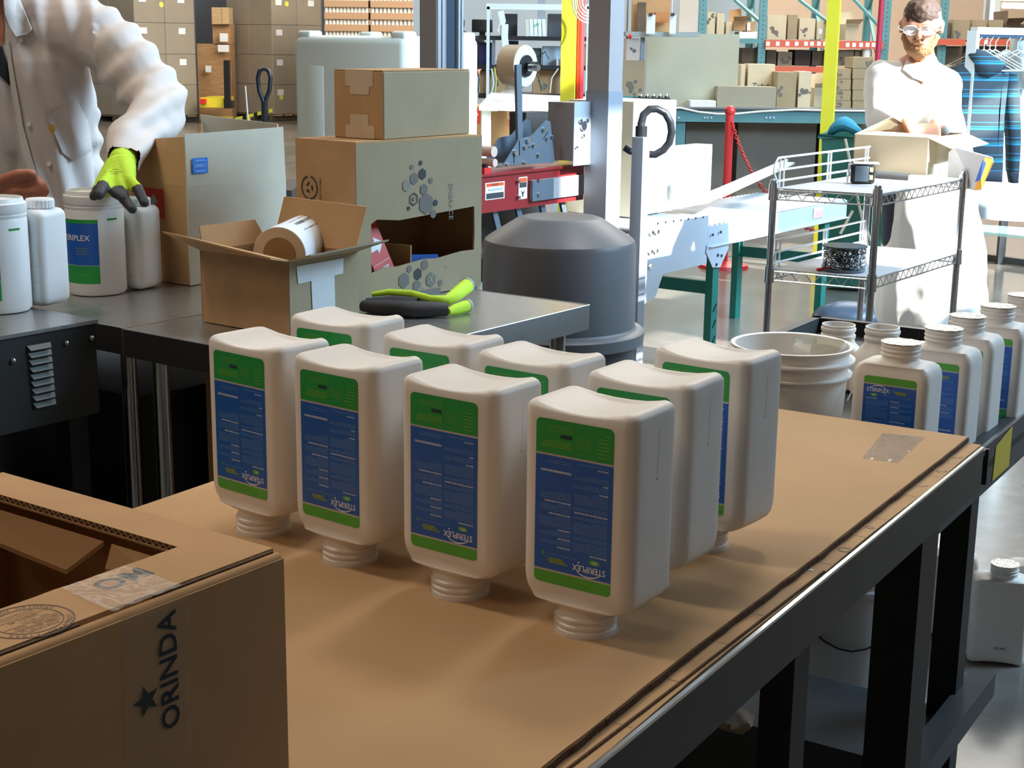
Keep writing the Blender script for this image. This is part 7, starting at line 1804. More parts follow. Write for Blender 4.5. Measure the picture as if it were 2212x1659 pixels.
# ================================================================== FAR LEFT: WRAPPED PALLET LOADS
def pallet_load(label, px, py, yaw, xr, xl, rows, rh, ncr, ncl, seed, yel):
    c, e1, e2, lr, ll, _ = boxfit(px, py, 0.0, yaw, xr, xl, 100)
    ctr = c - e1 * ll / 2 + e2 * lr / 2
    t = thing('pallet_load', label, 'pallet', ctr, yaw, 'shrink-wrapped pallet loads at the far left')
    for k in (-0.42, 0, 0.42):
        mb = MB(); mb.box((k * ll, 0, 0.05), (0.10, lr, 0.09)); build('pallet_runner', mb, mat('pallet_dark', (0.10, 0.08, 0.06), 0.9), t)
    for k in range(5):
        mb = MB(); mb.box((0, (-0.5 + (k + 0.5) / 5) * lr, 0.11), (ll, lr / 5 * 0.75, 0.022)); build('pallet_board', mb, M_WOODL, t)
    M_L = mat('wrapped_card', (0.27, 0.225, 0.155), 0.45, noise_amt=0.06, noise_scale=4, coat=0.3)
    proto = None; rnd = random.Random(seed)
    w, d = ll / ncl, lr / ncr
    for r in range(rows):
        for i in range(ncl):
            for j in range(ncr):
                if 0 < i < ncl - 1 and 0 < j < ncr - 1: continue
                if proto is None:
                    mb = MB(); mb.rbox((0, 0, 0), (w - 0.006, d - 0.006, rh - 0.005), 0.01, 1); proto = build('carton', mb, M_L, t); o = proto
                else:
                    o = proto.copy(); COL.objects.link(o)
                o.location = ((-0.5 + (i + 0.5) / ncl) * ll, (-0.5 + (j + 0.5) / ncr) * lr, 0.125 + rh * (r + 0.5))
        for j in range(ncr):
            if rnd.random() < 0.85:
                mb = MB(); y = (-0.5 + (j + 0.28) / ncr) * lr + (0.18 if j else 0); z = 0.125 + rh * (r + 0.75)
                mb.box((ll / 2 + 0.004, y, z), (0.002, 0.15, 0.11)); build('white_sticker', mb, M_WHITE, t)
    for (a, b) in yel:
        fr = frame((ll / 2 + 0.005, 0, 0), (0, 1, 0), (0, 0, 1)); mb = MB(); fpoly(mb, fr, [(a * lr + 0.05 * math.cos(PI / 5 * k), b + 0.05 * math.sin(PI / 5 * k)) for k in range(10)]); build('yellow_dot', mb, mat('dot_yellow', (0.75, 0.75, 0.05), 0.5), t)
    mb = MB(); mb.box((0, 0, 0.13 + rows * rh / 2), (ll + 0.012, lr + 0.012, rows * rh)); 
    bmesh.ops.delete(mb.bm, geom=[f for f in mb.bm.faces if abs(f.normal.z) > 0.9], context='FACES_ONLY')
    build('stretch_film', mb, mat('stretch_film_clear', (0.9, 0.95, 1.0), 0.12, alpha=0.07, spec=0.9, bump=0.8, bump_scale=5), t); return t
pallet_load('shrink-wrapped pallet load right behind the worker\'s elbow', 300, 268, R(-42), 428, 195, 5, 0.56, 2, 2, 1, ((-0.05, 2.13),))
pallet_load('shrink-wrapped pallet load between the open carton and the white tote', 592, 262, R(-42), 698, 497, 5, 0.56, 2, 2, 5, ((-0.2, 2.2), (-0.35, 0.45), (0.35, 0.55)))
# cabinet, hand truck and pallet truck in the gap
cb_ = thing('wooden_cabinet', 'tall wooden cabinet with paper sheets seen between the pallet loads', 'cabinet', (Yp(470, 200, 29).x, 29.2, 0))
mb = MB(); mb.bb(*prect(430, 95, 497, 240, 29, 0.5, True)); build('cabinet_body', mb, M_WOOD, cb_, world=True)
mb = MB(); mb.bb(*prect(458, 16, 478, 52, 28.9, 0.4)); build('cabinet_door', mb, M_WOODL, cb_, world=True); mb = MB(); mb.bb(*prect(480, 16, 494, 52, 28.9, 0.4)); build('cabinet_door', mb, M_WOODL, cb_, world=True)
mb = MB(); mb.bb(*prect(460, 52, 497, 96, 29, 0.45)); build('cabinet_back', mb, M_WOOD, cb_, world=True)
for a in ((475, 72, 492, 90), (471, 97, 494, 112), (444, 142, 456, 156)): mb = MB(); mb.bb(*prect(*a, 28.88, 0.02)); build('paper_sheet', mb, M_WHITE, cb_, world=True)
pk = thing('pallet_truck', 'yellow pallet truck parked in the gap between the pallet loads', 'pallet truck', (Yp(465, 230, 27.6).x, 27.8, 0))
mb = MB(); mb.bb(*prect(432, 212, 483, 232, 27.6, 1.0)); build('chassis', mb, M_YEL, pk, world=True)
mb = MB(); mb.bb(*prect(432, 214, 444, 224, 27.5, 0.1)); build('red_lamp', mb, M_REDB, pk, world=True)
mb = MB(); mb.bar(Yp(492, 222, 27.6), Yp(490, 130, 27.6), 0.14, 0.10); build('tiller', mb, M_BLACK, pk, world=True)
mb = MB(); mb.bb(*prect(484, 218, 500, 234, 27.5, 0.3)); build('drive_unit', mb, M_BLACK, pk, world=True)
mb = MB(); mb.bb(*prect(434, 232, 482, 262, 27.65, 0.9)); q = Yp(460, 100, 27); build('fork', MB().bb(Yp(434, 240, 27.6).x, 27.6, 0.0, Yp(482, 240, 27.6).x, 28.6, 0.10), M_YEL, pk, world=True); mb.bm.free()
# pallet jack handle close to the tote
JY = 14.5
pj = thing('pallet_jack', 'black pallet jack handle standing right of the tall open carton', 'pallet jack', (Yp(571, 270, JY).x, JY, 0))
mb = MB(); mb.path([Yp(px, py, JY) for px, py in ((571, 224), (560, 196), (557, 168), (561, 153), (570, 148), (580, 153), (585, 168), (582, 196), (571, 224))], 0.022, n=10); build('loop_handle', mb, M_HOSE, pj, world=True, smooth=True, ang=70)
mb = MB(); mb.tube(Yp(571, 218, JY), Yp(573, 330, JY + .1), 0.032, 0.028, n=12); build('shaft', mb, M_HOSE, pj, world=True, smooth=True)
mb = MB(); q = Yp(573, 330, JY + .1); mb.bb(q.x - 0.25, q.y, 0.0, q.x + 0.25, q.y + 1.2, 0.09); mb.bb(q.x - 0.12, q.y - 0.12, 0.0, q.x + 0.12, q.y + 0.1, q.z + 0.02); build('fork_frame', mb, M_DARKG, pj, world=True)
# yellow barrier tape
yb = thing('barrier_strip', 'yellow and black barrier strip stretched above the open carton', 'barrier', (Yp(530, 255, 15.5).x, 15.5, 0))
N_ = 14
for i in range(N_):
    a = Yp(476 + 112 * i / N_, 269 - 27 * i / N_, 15.5); b = Yp(476 + 112 * (i + 1) / N_, 269 - 27 * (i + 1) / N_, 15.5)
    mb = MB(); mb.prism([a, b, b + Vector((0, 0, 0.035)), a + Vector((0, 0, 0.035))], (0, 0.01, 0)); build('stripe', mb, M_YEL if i % 3 else M_BLACK, yb, world=True)
mb = MB(); q = Yp(536, 260, 15.5); mb.tube((q.x, q.y + .02, 0), (q.x, q.y + .02, q.z + 0.03), 0.02, n=8); build('stand', mb, M_YEL, yb, world=True)
mb = MB(); mb.tube(Yp(536, 262, 15.48), Yp(530, 186, 15.48), 0.008, n=8); build('white_wand', mb, M_WHITEP, yb, world=True)
# trays of white-capped bottles on the far shelves
def tray_stack(label, px0, px1, y):
    x0 = Yp(px0, 0, y).x; x1 = Yp(px1, 0, y).x
    t = thing('tray_stack', label, 'trays', ((x0 + x1) / 2, y + 0.4, 0), 0, 'stacks of brown trays with white bottles')
    mb = MB(); mb.bb(x0, y, 0, x1, y + 0.8, 1.28); build('lower_trays', mb, M_CARD, t, world=True)
    mt = mat('tray_brown', (0.42, 0.27, 0.16), 0.8)
    z = 1.28; k = 0
    nb = 12; proto = None
    while z < 2.6:
        mb = MB(); mb.bb(x0, y, z, x1, y + 0.8, z + 0.115); build('tray', mb, mt, t, world=True)
        mb = MB()
        for i in range(nb):
            for j in range(2):
                xc = x0 + (x1 - x0) * (i + 0.5) / nb; mb.tube((xc, y + 0.06 + 0.09 * j, z + 0.115), (xc, y + 0.06 + 0.09 * j, z + 0.205), 0.031, n=8)
        build('bottle_row', mb, M_WHITEP, t, world=True, kind='stuff'); z += 0.208
    return t
tray_stack('left stack of brown trays with white bottles above the white tote', 700, 795, 27)
tray_stack('right stack of brown trays with white bottles left of the teal upright', 800, 905, 27)
pbox('red_sign', 'small orange-red card by the grey mast at the top', 'card', 881, 8, 905, 22, 27.3, 0.03, mat('sign_red', (0.5, 0.1, 0.04), 0.6))

# ================================================================== PEOPLE
from mathutils.bvhtree import BVHTree
def capsmesh(caps):
    mb = MB()
    for c in caps:
        if c[0] == 'b':
            _, p, rr, *_r = c; mb.ball(p, 1.0, seg=20, sq=rr)
        else:
            p0, p1, r0, r1 = c[:4]; p0 = Vector(p0); p1 = Vector(p1)
            mb.path([p0, p1], [r0, r1], n=16); mb.ball(p0, r0, seg=16); mb.ball(p1, r1, seg=16)
    return mb
def blob(name, caps, mats, parent, voxel=0.012, sm=6, disp=None, matf=None, cut=None):
    mb = capsmesh(caps); bm = mb.bm; bmesh.ops.recalc_face_normals(bm, faces=bm.faces)
    me = bpy.data.meshes.new('tmp'); bm.to_mesh(me); bm.free()
    ob = bpy.data.objects.new('tmp', me); COL.objects.link(ob)
    m = ob.modifiers.new('r', 'REMESH'); m.mode = 'VOXEL'; m.voxel_size = voxel
    s = ob.modifiers.new('s', 'SMOOTH'); s.factor = 0.5; s.iterations = sm
    dg = bpy.context.evaluated_depsgraph_get(); me2 = bpy.data.meshes.new_from_object(ob.evaluated_get(dg))
    bpy.data.objects.remove(ob)
    mb = MB(); mb.bm.from_mesh(me2)
    if disp:
        mb.bm.normal_update()
        nv = [(v, v.normal.copy()) for v in mb.bm.verts]
        for v, n in nv: v.co += n * disp(v.co)
    if cut:
        bmesh.ops.delete(mb.bm, geom=[v for v in mb.bm.verts if cut(v.co)], context='VERTS')
    for f in mb.bm.faces:
        c = f.calc_center_median(); best = 1e9; bi = 0
        if matf: bi = matf(c)
        elif len(mats) > 1:
            for cp_ in caps:
                if cp_[0] == 'b': d = (c - Vector(cp_[1])).length - sum(cp_[2]) / 3; mi = cp_[3] if len(cp_) > 3 else 0
                else:
                    a, b = Vector(cp_[0]), Vector(cp_[1]); ab = b - a; t = max(0, min(1, (c - a).dot(ab) / max(1e-9, ab.dot(ab)))); d = (c - (a + ab * t)).length - (cp_[2] + (cp_[3] - cp_[2]) * t); mi = cp_[4] if len(cp_) > 4 else 0
                if d < best: best = d; bi = mi
        f.material_index = bi
    return build(name, mb, mats, parent, smooth=True, world=True, ang=85)
def tree(o):
    m = wm(o); return BVHTree.FromPolygons([m @ v.co for v in o.data.vertices], [tuple(p.vertices) for p in o.data.polygons])
def hit(bv, px, py, off=0.003):
    d = ray(px, py).normalized(); h = bv.ray_cast(CAM, d)
    return None if h[0] is None else h[0] - d * off
def decal(name, bv, poly_px, m, parent, off=0.003, th=0.002, world=True, sub=3, label=None):
    """patch laid on the garment under a pixel outline (fan with subdivisions)"""
    cx = sum(p[0] for p in poly_px) / len(poly_px); cy = sum(p[1] for p in poly_px) / len(poly_px)
    mb = MB(); rings = []
    ol = []
    for i, p in enumerate(poly_px):
        q = poly_px[(i + 1) % len(poly_px)]
        for k in range(4): ol.append((p[0] + (q[0] - p[0]) * k / 4, p[1] + (q[1] - p[1]) * k / 4))
    for s in range(sub + 1):
        t = 1 - s / (sub + 0.001) if s < sub else 0.02
        r = []
        for (x, y) in ol:
            h = hit(bv, cx + (x - cx) * t, cy + (y - cy) * t, off)
            if h is None: h = hit(bv, cx + (x - cx) * t * 0.9, cy + (y - cy) * t * 0.9, off)
            if h is None: h = rings[-1][len(r)].co.copy() if rings else (hit(bv, cx, cy, off) or Yp(x, y, 4.4))
            r.append(mb.bm.verts.new(h))
        rings.append(r)
    n = len(ol)
    for a, b in zip(rings, rings[1:]):
        for i in range(n): mb.bm.faces.new((a[i], a[(i + 1) % n], b[(i + 1) % n], b[i]))
    mb.bm.faces.new(rings[-1])
    ext = bmesh.ops.extrude_face_region(mb.bm, geom=mb.bm.faces[:]); vs = [g for g in ext['geom'] if isinstance(g, bmesh.types.BMVert)]
    bmesh.ops.translate(mb.bm, verts=vs, vec=Vector((0, -th, 0)))
    return build(name, mb, m, parent, smooth=True, world=world, ang=60, label=label)

def head_caps(c, fd, s=1.0):
    """skull, jaw, nose, ears; c centre, fd facing direction"""
    fd = Vector(fd).normalized(); sd = Vector((fd.y, -fd.x, 0)).normalized(); u = sd.cross(fd).normalized()
    if u.z < 0: u = -u
    c = Vector(c); k = s
    L = [(c + u * 0.030 * k - fd * 0.020 * k, c + u * 0.034 * k + fd * 0.012 * k, 0.082 * k, 0.078 * k), (c + fd * 0.025 * k - u * 0.01 * k, c + fd * 0.038 * k - u * 0.060 * k, 0.062 * k, 0.042 * k),
         (c - u * 0.03 * k - fd * 0.02 * k, c - u * 0.075 * k + fd * 0.03 * k, 0.055 * k, 0.036 * k),
         (c + fd * 0.088 * k + u * 0.018 * k, c + fd * 0.104 * k - u * 0.018 * k, 0.009 * k, 0.0135 * k), (c + fd * 0.083 * k + u * 0.028 * k + sd * 0.035 * k, c + fd * 0.083 * k + u * 0.028 * k - sd * 0.035 * k, 0.011 * k, 0.011 * k),
         (c + sd * 0.083 * k + u * 0.018 * k - fd * 0.01 * k, c + sd * 0.082 * k - u * 0.018 * k - fd * 0.004 * k, 0.012 * k, 0.009 * k), (c - sd * 0.083 * k + u * 0.018 * k - fd * 0.01 * k, c - sd * 0.082 * k - u * 0.018 * k - fd * 0.004 * k, 0.012 * k, 0.009 * k),
         (c + fd * 0.083 * k - u * 0.045 * k + sd * 0.016 * k, c + fd * 0.083 * k - u * 0.045 * k - sd * 0.016 * k, 0.009 * k, 0.009 * k)]
    return L, fd, sd, u
def face_bits(root, c, fd, sd, u, glasses=False, beard=False, hair=M_HAIR, s=1.0):
    for t in (-1, 1):
        mb = MB(); p = c + fd * 0.079 * s + u * 0.008 * s + sd * 0.031 * t * s; mb.ball(p, 0.0125 * s, seg=14); build('eye', mb, M_WHITE, root, world=True, smooth=True)
        mb = MB(); mb.ball(p + fd * 0.0098 * s, 0.0048 * s, seg=10); build('iris', mb, M_HAIR, root, world=True, smooth=True)
    mb = MB(); mb.path([c + fd * 0.0875 * s - u * 0.045 * s + sd * k * 0.022 * s - fd * 0.006 * abs(k) for k in (-1, -.5, 0, .5, 1)], 0.0035 * s, n=6); build('mouth', mb, mat('lip', (0.35, 0.10, 0.08), 0.5), root, world=True, smooth=True)
    if hair:
        hc = [(c + u * 0.045 * s - fd * 0.030 * s, c + u * 0.052 * s + fd * 0.020 * s, 0.080 * s, 0.072 * s), (c - fd * 0.045 * s, c - fd * 0.035 * s - u * 0.04 * s, 0.068 * s, 0.055 * s)]
        blob('hair', hc, [hair], root, 0.006, 3, disp=lambda v: 0.004 * noise.noise(v * 60))
    if beard:
        bc = [(c + fd * 0.045 * s - u * 0.075 * s, c + fd * 0.035 * s - u * 0.115 * s, 0.046 * s, 0.026 * s), (c + fd * 0.02 * s - u * 0.035 * s + sd * 0.062 * s, c + fd * 0.045 * s - u * 0.08 * s + sd * 0.03 * s, 0.017 * s, 0.028 * s), (c + fd * 0.02 * s - u * 0.035 * s - sd * 0.062 * s, c + fd * 0.045 * s - u * 0.08 * s - sd * 0.03 * s, 0.017 * s, 0.028 * s),
              (c + fd * 0.086 * s - u * 0.031 * s + sd * 0.02 * s, c + fd * 0.086 * s - u * 0.031 * s - sd * 0.02 * s, 0.008 * s, 0.008 * s)]
        blob('beard', bc, [M_BEARD], root, 0.005, 2, disp=lambda v: 0.004 * noise.noise(v * 90))
    if glasses:
        mb = MB(); 
        for t in (-1, 1):
            q = c + fd * 0.098 * s + u * 0.008 * s + sd * 0.034 * t * s
            mb.path([q + sd * 0.030 * s * math.cos(a) + u * 0.019 * s * math.sin(a) - fd * 0.006 * abs(math.cos(a)) for a in [2 * PI * k / 16 for k in range(16)]], 0.003 * s, n=6, closed=True)
            mb.path([q + sd * 0.030 * t * s - fd * 0.004, q + sd * 0.052 * t * s - fd * 0.03, c + sd * 0.088 * t * s - fd * 0.015 * s + u * 0.008], 0.0035 * s, n=6)
        mb.path([c + fd * 0.1 * s + u * 0.012 * s + sd * 0.006, c + fd * 0.1 * s + u * 0.012 * s - sd * 0.006], 0.004 * s, n=6)
        g = build('safety_glasses', mb, M_WHITEP, root, world=True, smooth=True)
        mb = MB()
        for t in (-1, 1):
            q = c + fd * 0.099 * s + u * 0.008 * s + sd * 0.034 * t * s; mb.prism([q + sd * 0.029 * s * math.cos(a) + u * 0.018 * s * math.sin(a) - fd * 0.006 * abs(math.cos(a)) for a in [2 * PI * k / 16 for k in range(16)]], -fd * 0.001)
        build('lens', mb, mat('lens_clear', (0.85, 0.92, 0.95), 0.05, alpha=0.35), g, world=True)

def hand_caps(wr_, kn, tips, thumb, s=1.0, mi=0, tipmi=0, pr=0.021):
    """wr_ wrist, kn four knuckle points, tips four (mid, tip) pairs, thumb (base, mid, tip)"""
    L = []
    for k in kn: L.append((wr_.lerp(k, 0.25), k, pr * s * 0.95, 0.0125 * s, mi))
    for k, (m_, t_) in zip(kn, tips):
        L.append((k, m_, 0.0118 * s, 0.0105 * s, mi)); L.append((m_, t_, 0.0105 * s, 0.0090 * s, tipmi))
    a, b, c_ = thumb; L.append((a, b, 0.017 * s, 0.0125 * s, mi)); L.append((b, c_, 0.0125 * s, 0.0105 * s, tipmi))
    return L

def W(px, py, y): return Yp(px, py, y)
# ------------------------------------------------------------------ left worker
def left_worker():
    neck = W(-5, -20, 4.42); hc = W(-28, -125, 4.30)
    sR, sL = W(178, 55, 4.42), W(-130, 90, 4.50)
    eR, eL = W(338, 212, 4.30), W(-150, 330, 4.30)
    wR = W(262, 352, 3.84); wL = W(-18, 402, 3.98)
    hip = W(75, 520, 4.66); hip.z = 0.98
    caps, fd, sd, u = head_caps(hc, (0.15, -1, -0.45))
    caps += [(neck, hc - u * 0.03, 0.058, 0.055), (neck, (sR + sL) / 2, 0.06, 0.09)]
    caps += [(sR, (sR + sL) / 2, 0.06, 0.09), (sL, (sR + sL) / 2, 0.06, 0.09), ((sR + sL) / 2, hip, 0.13, 0.13)]
    caps += [(sR, eR, 0.05, 0.042), (eR, wR, 0.042, 0.028), (sL, eL, 0.05, 0.042), (eL, wL, 0.042, 0.03)]
    for t in (-1, 1):
        a = hip + Vector((0.10 * t, 0.02, -0.05)); kx = Vector((a.x, a.y - 0.02, 0.50)); f = Vector((a.x, a.y + 0.02, 0.09))
        caps += [(a, kx, 0.085, 0.058), (kx, f, 0.055, 0.04), (f + Vector((0, 0.02, -0.04)), f + Vector((0.02 * t, -0.16, -0.05)), 0.04, 0.034)]
    # right (gloved) hand: palm down, fingers reaching over the lid
    knR = [W(218, 398, 3.72), W(240, 402, 3.70), W(262, 402, 3.69), W(280, 392, 3.70)]
    tipR = [(W(210, 414, 3.68), W(203, 424, 3.655)), (W(249, 416, 3.67), W(268, 428, 3.65)), (W(268, 430, 3.66), W(286, 452, 3.63)), (W(298, 408, 3.68), W(312, 438, 3.65))]
    thR = (wR.lerp(W(240, 385, 3.75), 0.5), W(222, 402, 3.67), W(214, 420, 3.63))
    caps += hand_caps(wR, knR, tipR, thR, 0.92)
    # left bare hand, loosely curled, in motion
    knL = [W(40, 384, 3.92), W(44, 396, 3.90), W(42, 410, 3.89), W(36, 422, 3.90)]
    tipL = [(W(78, 386, 3.88), W(96, 400, 3.88)), (W(84, 398, 3.87), W(100, 414, 3.88)), (W(80, 412, 3.87), W(94, 426, 3.89)), (W(66, 424, 3.89), W(80, 434, 3.91))]
    thL = (W(5, 392, 3.92), W(40, 376, 3.87), W(70, 374, 3.86))
    caps += hand_caps(wL, knL, tipL, thL, 1.12)
    root_loc = Vector((hip.x, hip.y, 0))
    rb = thing('person', 'worker in white lab coat with one neon glove, head out of frame', 'person', root_loc)
    body = blob('body', caps, [M_SKIN2, M_SKIN2], rb, 0.0062, 3)
    face_bits(rb, hc, fd, sd, u)
    # trousers and shoes
    tc = []
    for t in (-1, 1):
        a = hip + Vector((0.10 * t, 0.02, -0.05)); kx = Vector((a.x, a.y - 0.02, 0.50)); f = Vector((a.x, a.y + 0.02, 0.13)); tc += [(a, kx, 0.105, 0.078), (kx, f, 0.076, 0.068)]
    blob('trousers', tc, [M_DENIM], rb, 0.014, 4)
    for t in (-1, 1):
        a = hip + Vector((0.10 * t, 0.04, 0)); a.z = 0.052; b = Vector((a.x + 0.02 * t, a.y - 0.2, 0.045)); blob('shoe', [(a, b, 0.052, 0.044)], [M_BLACK], rb, 0.01, 3)
    # lab coat
    m1, m2 = W(72, 300, 4.52), W(95, 560, 4.60)
    cc = [(sR + Vector((0, 0, -0.01)), (sR + sL) / 2, 0.092, 0.125), (sL, (sR + sL) / 2, 0.10, 0.125), (neck + Vector((0, 0.02, -0.03)), (sR + sL) / 2, 0.08, 0.14),
          ((sR + sL) / 2 + Vector((-0.05, 0, -0.05)), m1 + Vector((-0.08, 0, 0)), 0.155, 0.165), ((sR + sL) / 2 + Vector((0.09, 0, -0.08)), m1 + Vector((0.055, 0, 0)), 0.135, 0.150),
          (m1 + Vector((-0.09, 0, 0)), m2 + Vector((-0.10, 0, 0)), 0.165, 0.185), (m1 + Vector((0.05, 0, 0)), m2 + Vector((0.045, 0, 0)), 0.150, 0.17),
          (m2 + Vector((-0.08, 0, 0)), Vector((m2.x - 0.10, m2.y, 0.55)), 0.185, 0.21), (m2 + Vector((0.05, 0, 0)), Vector((m2.x + 0.07, m2.y, 0.55)), 0.17, 0.20),
          (sR + Vector((0.02, 0, -0.015)), W(255, 110, 4.39), 0.088, 0.092), (W(255, 110, 4.39), eR, 0.092, 0.088), (eR, W(345, 238, 4.22), 0.088, 0.080), (W(345, 238, 4.22), W(290, 300, 4.0), 0.080, 0.064), (W(290, 300, 4.0), W(266, 344, 3.88), 0.064, 0.050),
          (sL, eL, 0.085, 0.075), (eL, W(-60, 390, 4.06), 0.075, 0.055)]
    def fold(v):
        p = prj(v); x, y = p
        d = 0.006 * noise.noise(Vector((v.x * 7, v.y * 7, v.z * 2.2)))
        if x > 205:   # sleeve wrinkles run across the arm
            d += 0.007 * math.sin((x * 0.6 + y * 1.1) * 0.085 + 2.2 * noise.noise(v * 6)) + 0.005 * noise.noise(v * 16)
        else:         # long drag lines from the shoulder to the hip
            d += 0.0075 * math.sin((x - y * 0.30) * 0.105 + 1.6 * noise.noise(v * 3)) * min(1, max(0, (x + 20) / 80)) + 0.003 * noise.noise(v * 11)
        return d
    ax = (W(266, 344, 3.88) - W(290, 300, 4.0)).normalized(); cend = W(264, 350, 3.862)
    coat = blob('lab_coat', cc, [M_COAT], rb, 0.0085, 5, disp=fold, cut=lambda v: (v - cend).dot(ax) > 0.0 and (v - cend).length < 0.12)
    bv = tree(coat)
    decal('black_shirt', bv, [(-12, 98), (4, 100), (16, 140), (27, 190), (14, 178), (-12, 150)], M_BLACKC, rb, 0.004)
    decal('open_neck', bv, [(-14, -10), (4, 0), (9, 60), (6, 100), (-12, 98)], M_SKIN2, rb, 0.003)
    decal('collar', bv, [(8, -20), (36, -20), (52, 20), (70, 64), (58, 74), (36, 79), (22, 56), (12, 30)], M_COATR, rb, 0.010, 0.006)
    decal('placket_edge', bv, [(12, 82), (18, 84), (30, 190), (58, 330), (108, 480), (100, 484), (50, 335), (24, 192)], M_COATR, rb, 0.004, 0.003)
    decal('chest_pocket', bv, [(102, 248), (165, 214), (190, 262), (200, 325), (160, 348), (136, 330)], M_COAT, rb, 0.006, 0.004)
    decal('gold_badge', bv, [(105, 272), (117, 269), (121, 282), (110, 288)], mat('gold_badge_paint', (0.55, 0.30, 0.04), 0.4), rb, 0.010, 0.003, label='small square gold badge')
    for px, py in ((62, 268), (106, 354), (44, 86)):
        h = hit(bv, px, py, 0.004)
        if h: mb = MB(); mb.tube(h, h + Vector((0, -0.003, 0)), 0.007, n=14); build('coat_button', mb, M_HDPE, rb, world=True, smooth=True)
    # neon glove over the right hand
    gl = [(W(266, 345, 3.87), wR, 0.036, 0.034, 0)] + hand_caps(wR, knR, tipR, thR, 1.32, 0, 1, 0.026)
    tips_ = [t for _, t in tipR] + [m.lerp(t, 0.35) for m, t in tipR] + [thR[2], thR[1].lerp(thR[2], .4)]
    def gm(c): return 1 if min((c - t).length for t in tips_) < 0.024 else 0
    g = blob('work_glove', gl, [M_NEON, M_NITR], rb, 0.0036, 2, matf=gm, disp=lambda v: 0.0008 * noise.noise(v * 120))
    gb_ = tree(g); mb = MB(); frg = None
    h = hit(gb_, 252, 375, 0.0015)
    if h:
        fr = frame(h, (1, 0.0, -0.02), (0, 0.45, 1)); add_text(mb, 'GLOVE', fr, 0, 0, 0.010, d=0.001) if False else None
        for i, (a, b, yy) in enumerate(((-0.018, 0.014, 0.004), (-0.020, 0.020, -0.001), (-0.012, 0.006, 0.010))): quad(mb, fr, a, yy, b, yy + 0.0014, d=0.001)
        build('glove_print', mb, mat('glove_ink', (0.12, 0.18, 0.02), 0.7), rb, world=True)
    return rb
left_worker()

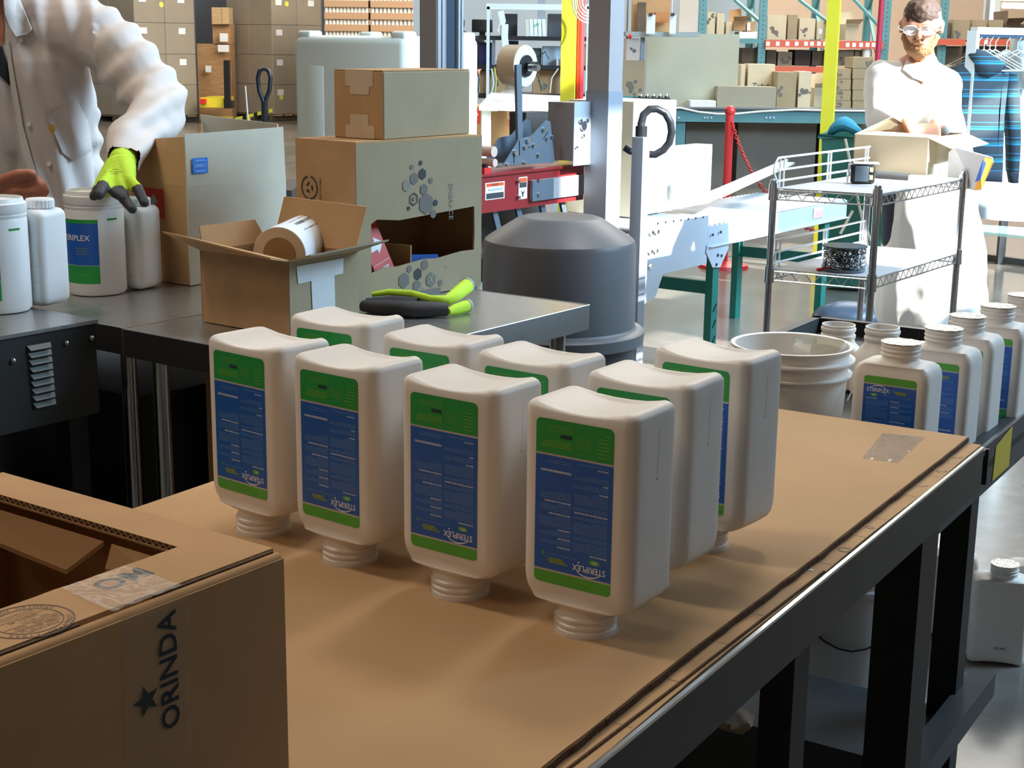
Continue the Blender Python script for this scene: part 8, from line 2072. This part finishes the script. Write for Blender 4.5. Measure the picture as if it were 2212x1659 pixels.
# ------------------------------------------------------------------ man in the sun
def sun_man():
    Y0 = 6.35
    hc = W(1990, 60, Y0 - 0.02); neck = W(1990, 128, Y0 + 0.03)
    sL, sR = W(1912, 172, Y0 + 0.02), W(2040, 186, Y0 + 0.06)
    eL, eR = W(1900, 262, Y0 - 0.10), W(2046, 266, Y0 - 0.02)
    wL, wR = W(1958, 268, Y0 - 0.30), W(2020, 270, Y0 - 0.30)
    hip = W(2000, 400, Y0 + 0.12); hip.z = 0.96
    caps, fd, sd, u = head_caps(hc, (-0.35, -1, -0.22))
    mid = (sL + sR) / 2
    caps += [(neck, hc - u * 0.04, 0.055, 0.052), (neck, mid, 0.06, 0.09), (sL, mid, 0.06, 0.09), (sR, mid, 0.06, 0.09), (mid, hip, 0.125, 0.125), (sL, eL, 0.046, 0.04), (eL, wL, 0.04, 0.027), (sR, eR, 0.046, 0.04), (eR, wR, 0.04, 0.027)]
    for t in (-1, 1):
        a = hip + Vector((0.09 * t, 0, -0.04)); kx = Vector((a.x, a.y, 0.49)); f = Vector((a.x, a.y + 0.03, 0.08)); caps += [(a, kx, 0.08, 0.055), (kx, f, 0.052, 0.038), (f + Vector((0, 0.02, -0.035)), f + Vector((0, -0.16, -0.045)), 0.038, 0.032)]
    for w_, dx in ((wL, 1), (wR, -1)):
        d = Vector((0.35 * dx, -0.7, -0.45)).normalized(); sd2 = Vector((0.9, 0.3 * dx, 0)).normalized()
        kn = [w_ + d * 0.075 + sd2 * (i - 1.5) * 0.019 for i in range(4)]
        tp_ = [(k + d * 0.030 + Vector((0, 0, -0.012)), k + d * (0.050 + 0.006 * (i in (1, 2))) + Vector((0, 0, -0.034))) for i, k in enumerate(kn)]
        tb_ = w_ + d * 0.02 + sd2 * 0.022 * dx; caps += hand_caps(w_, kn, tp_, (tb_, tb_ + d * 0.035 + sd2 * 0.022 * dx, tb_ + d * 0.06 + sd2 * 0.024 * dx), 0.95)
    r = thing('person', 'bearded man in safety glasses and white coat, half bleached by sunlight', 'person', Vector((hip.x, hip.y, 0)))
    blob('body', caps, [M_SKIN, M_SKIN], r, 0.0065, 3)
    face_bits(r, hc, fd, sd, u, glasses=True, beard=True)
    tc = []
    for t in (-1, 1):
        a = hip + Vector((0.09 * t, 0, -0.04)); kx = Vector((a.x, a.y, 0.49)); f = Vector((a.x, a.y + 0.03, 0.12)); tc += [(a, kx, 0.10, 0.072), (kx, f, 0.07, 0.062)]
        s_ = Vector((a.x, a.y + 0.05, 0.05)); blob('shoe', [(s_, s_ + Vector((0, -0.2, -0.004)), 0.048, 0.042)], [M_BLACK], r, 0.01, 3)
    blob('trousers', tc, [M_DENIM], r, 0.014, 4)
    m2 = hip + Vector((0.02, 0, 0))
    cc = [(sL, mid, 0.082, 0.115), (sR, mid, 0.082, 0.115), (neck + Vector((0, 0, -0.02)), mid, 0.068, 0.12), (mid + Vector((-0.04, 0, -0.05)), m2 + Vector((-0.04, 0, 0)), 0.145, 0.15), (mid + Vector((0.05, 0, -0.05)), m2 + Vector((0.05, 0, 0)), 0.14, 0.15),
          (m2 + Vector((-0.04, 0, 0)), Vector((m2.x - 0.02, m2.y, 0.42)), 0.15, 0.18), (m2 + Vector((0.05, 0, 0)), Vector((m2.x + 0.12, m2.y, 0.42)), 0.15, 0.18),
          (sL, eL, 0.078, 0.066), (eL, eL.lerp(wL, 0.75), 0.066, 0.048), (sR, eR, 0.078, 0.066), (eR, eR.lerp(wR, 0.75), 0.066, 0.048)]
    coat = blob('white_coat', cc, [M_COATR], r, 0.010, 4, disp=lambda v: 0.008 * math.sin(v.x * 30 + v.z * 9 + 3 * noise.noise(v * 4)) + 0.006 * noise.noise(v * 14), cut=lambda v: v.z < 0.30)
    bv = tree(coat)
    decal('collar', bv, [(1958, 128), (1985, 150), (2012, 150), (1996, 178), (1972, 168), (1950, 150)], M_COATR, r, 0.008, 0.006)
    return r
sun_man()

# ------------------------------------------------------------------ man in the far middle
def far_man():
    Y0 = 15.8
    hc = W(982, 52, Y0); neck = hc + Vector((0.0, 0.02, -0.13)); base = Vector((hc.x + 0.05, Y0 + 0.05, 0))
    sh2 = [neck + Vector((0.20 * t + 0.05, 0.04, -0.07)) for t in (-1, 1)]; hip = Vector((base.x, base.y, 0.95))
    caps, fd, sd, u = head_caps(hc, (-0.9, 0.25, -0.35))
    mid = (sh2[0] + sh2[1]) / 2
    caps += [(neck, hc - u * 0.03, 0.055, 0.055), (neck, mid, 0.06, 0.09), (mid, hip, 0.12, 0.12)]
    for t, s_ in zip((-1, 1), sh2):
        e = s_ + Vector((0.03 * t, -0.10, -0.28)); w_ = e + Vector((-0.06, -0.22, -0.02)); caps += [(s_, mid, 0.055, 0.08), (s_, e, 0.046, 0.04), (e, w_, 0.038, 0.026)]
        d = Vector((-0.2, -0.95, -0.1)).normalized(); kn = [w_ + d * 0.075 + Vector((1, 0, 0)) * (i - 1.5) * 0.019 for i in range(4)]
        caps += hand_caps(w_, kn, [(k + d * 0.03, k + d * 0.055 + Vector((0, 0, -0.015))) for k in kn], (w_ + d * 0.02, w_ + d * 0.05 + Vector((0.03, 0, 0)), w_ + d * 0.08 + Vector((0.035, 0, 0))), 0.95)
        a = hip + Vector((0.09 * t, 0, -0.04)); kx = Vector((a.x, a.y, 0.49)); f = Vector((a.x, a.y + 0.03, 0.08)); caps += [(a, kx, 0.08, 0.055), (kx, f, 0.052, 0.038), (f, f + Vector((0, -0.16, -0.045)), 0.038, 0.032)]
    r = thing('person', 'dark-haired person in a black shirt seen in profile beside the grey mast', 'person', base)
    blob('body', caps, [M_SKIN, M_SKIN], r, 0.010, 3)
    face_bits(r, hc, fd, sd, u)
    cc = [(s_, mid, 0.075, 0.11) for s_ in sh2] + [(neck + Vector((0, 0, -0.05)), mid, 0.065, 0.10), (mid, hip, 0.145, 0.14)] + [(s_, s_ + Vector((0.03 * t, -0.10, -0.26)), 0.068, 0.055) for t, s_ in zip((-1, 1), sh2)]
    blob('black_shirt', cc, [M_BLACKC], r, 0.014, 4)
    tc = []
    for t in (-1, 1):
        a = hip + Vector((0.09 * t, 0, -0.04)); kx = Vector((a.x, a.y, 0.49)); f = Vector((a.x, a.y + 0.03, 0.07)); tc += [(a, kx, 0.10, 0.072), (kx, f, 0.07, 0.06)]
    blob('trousers', tc, [M_DENIM], r, 0.016, 4)
far_man()
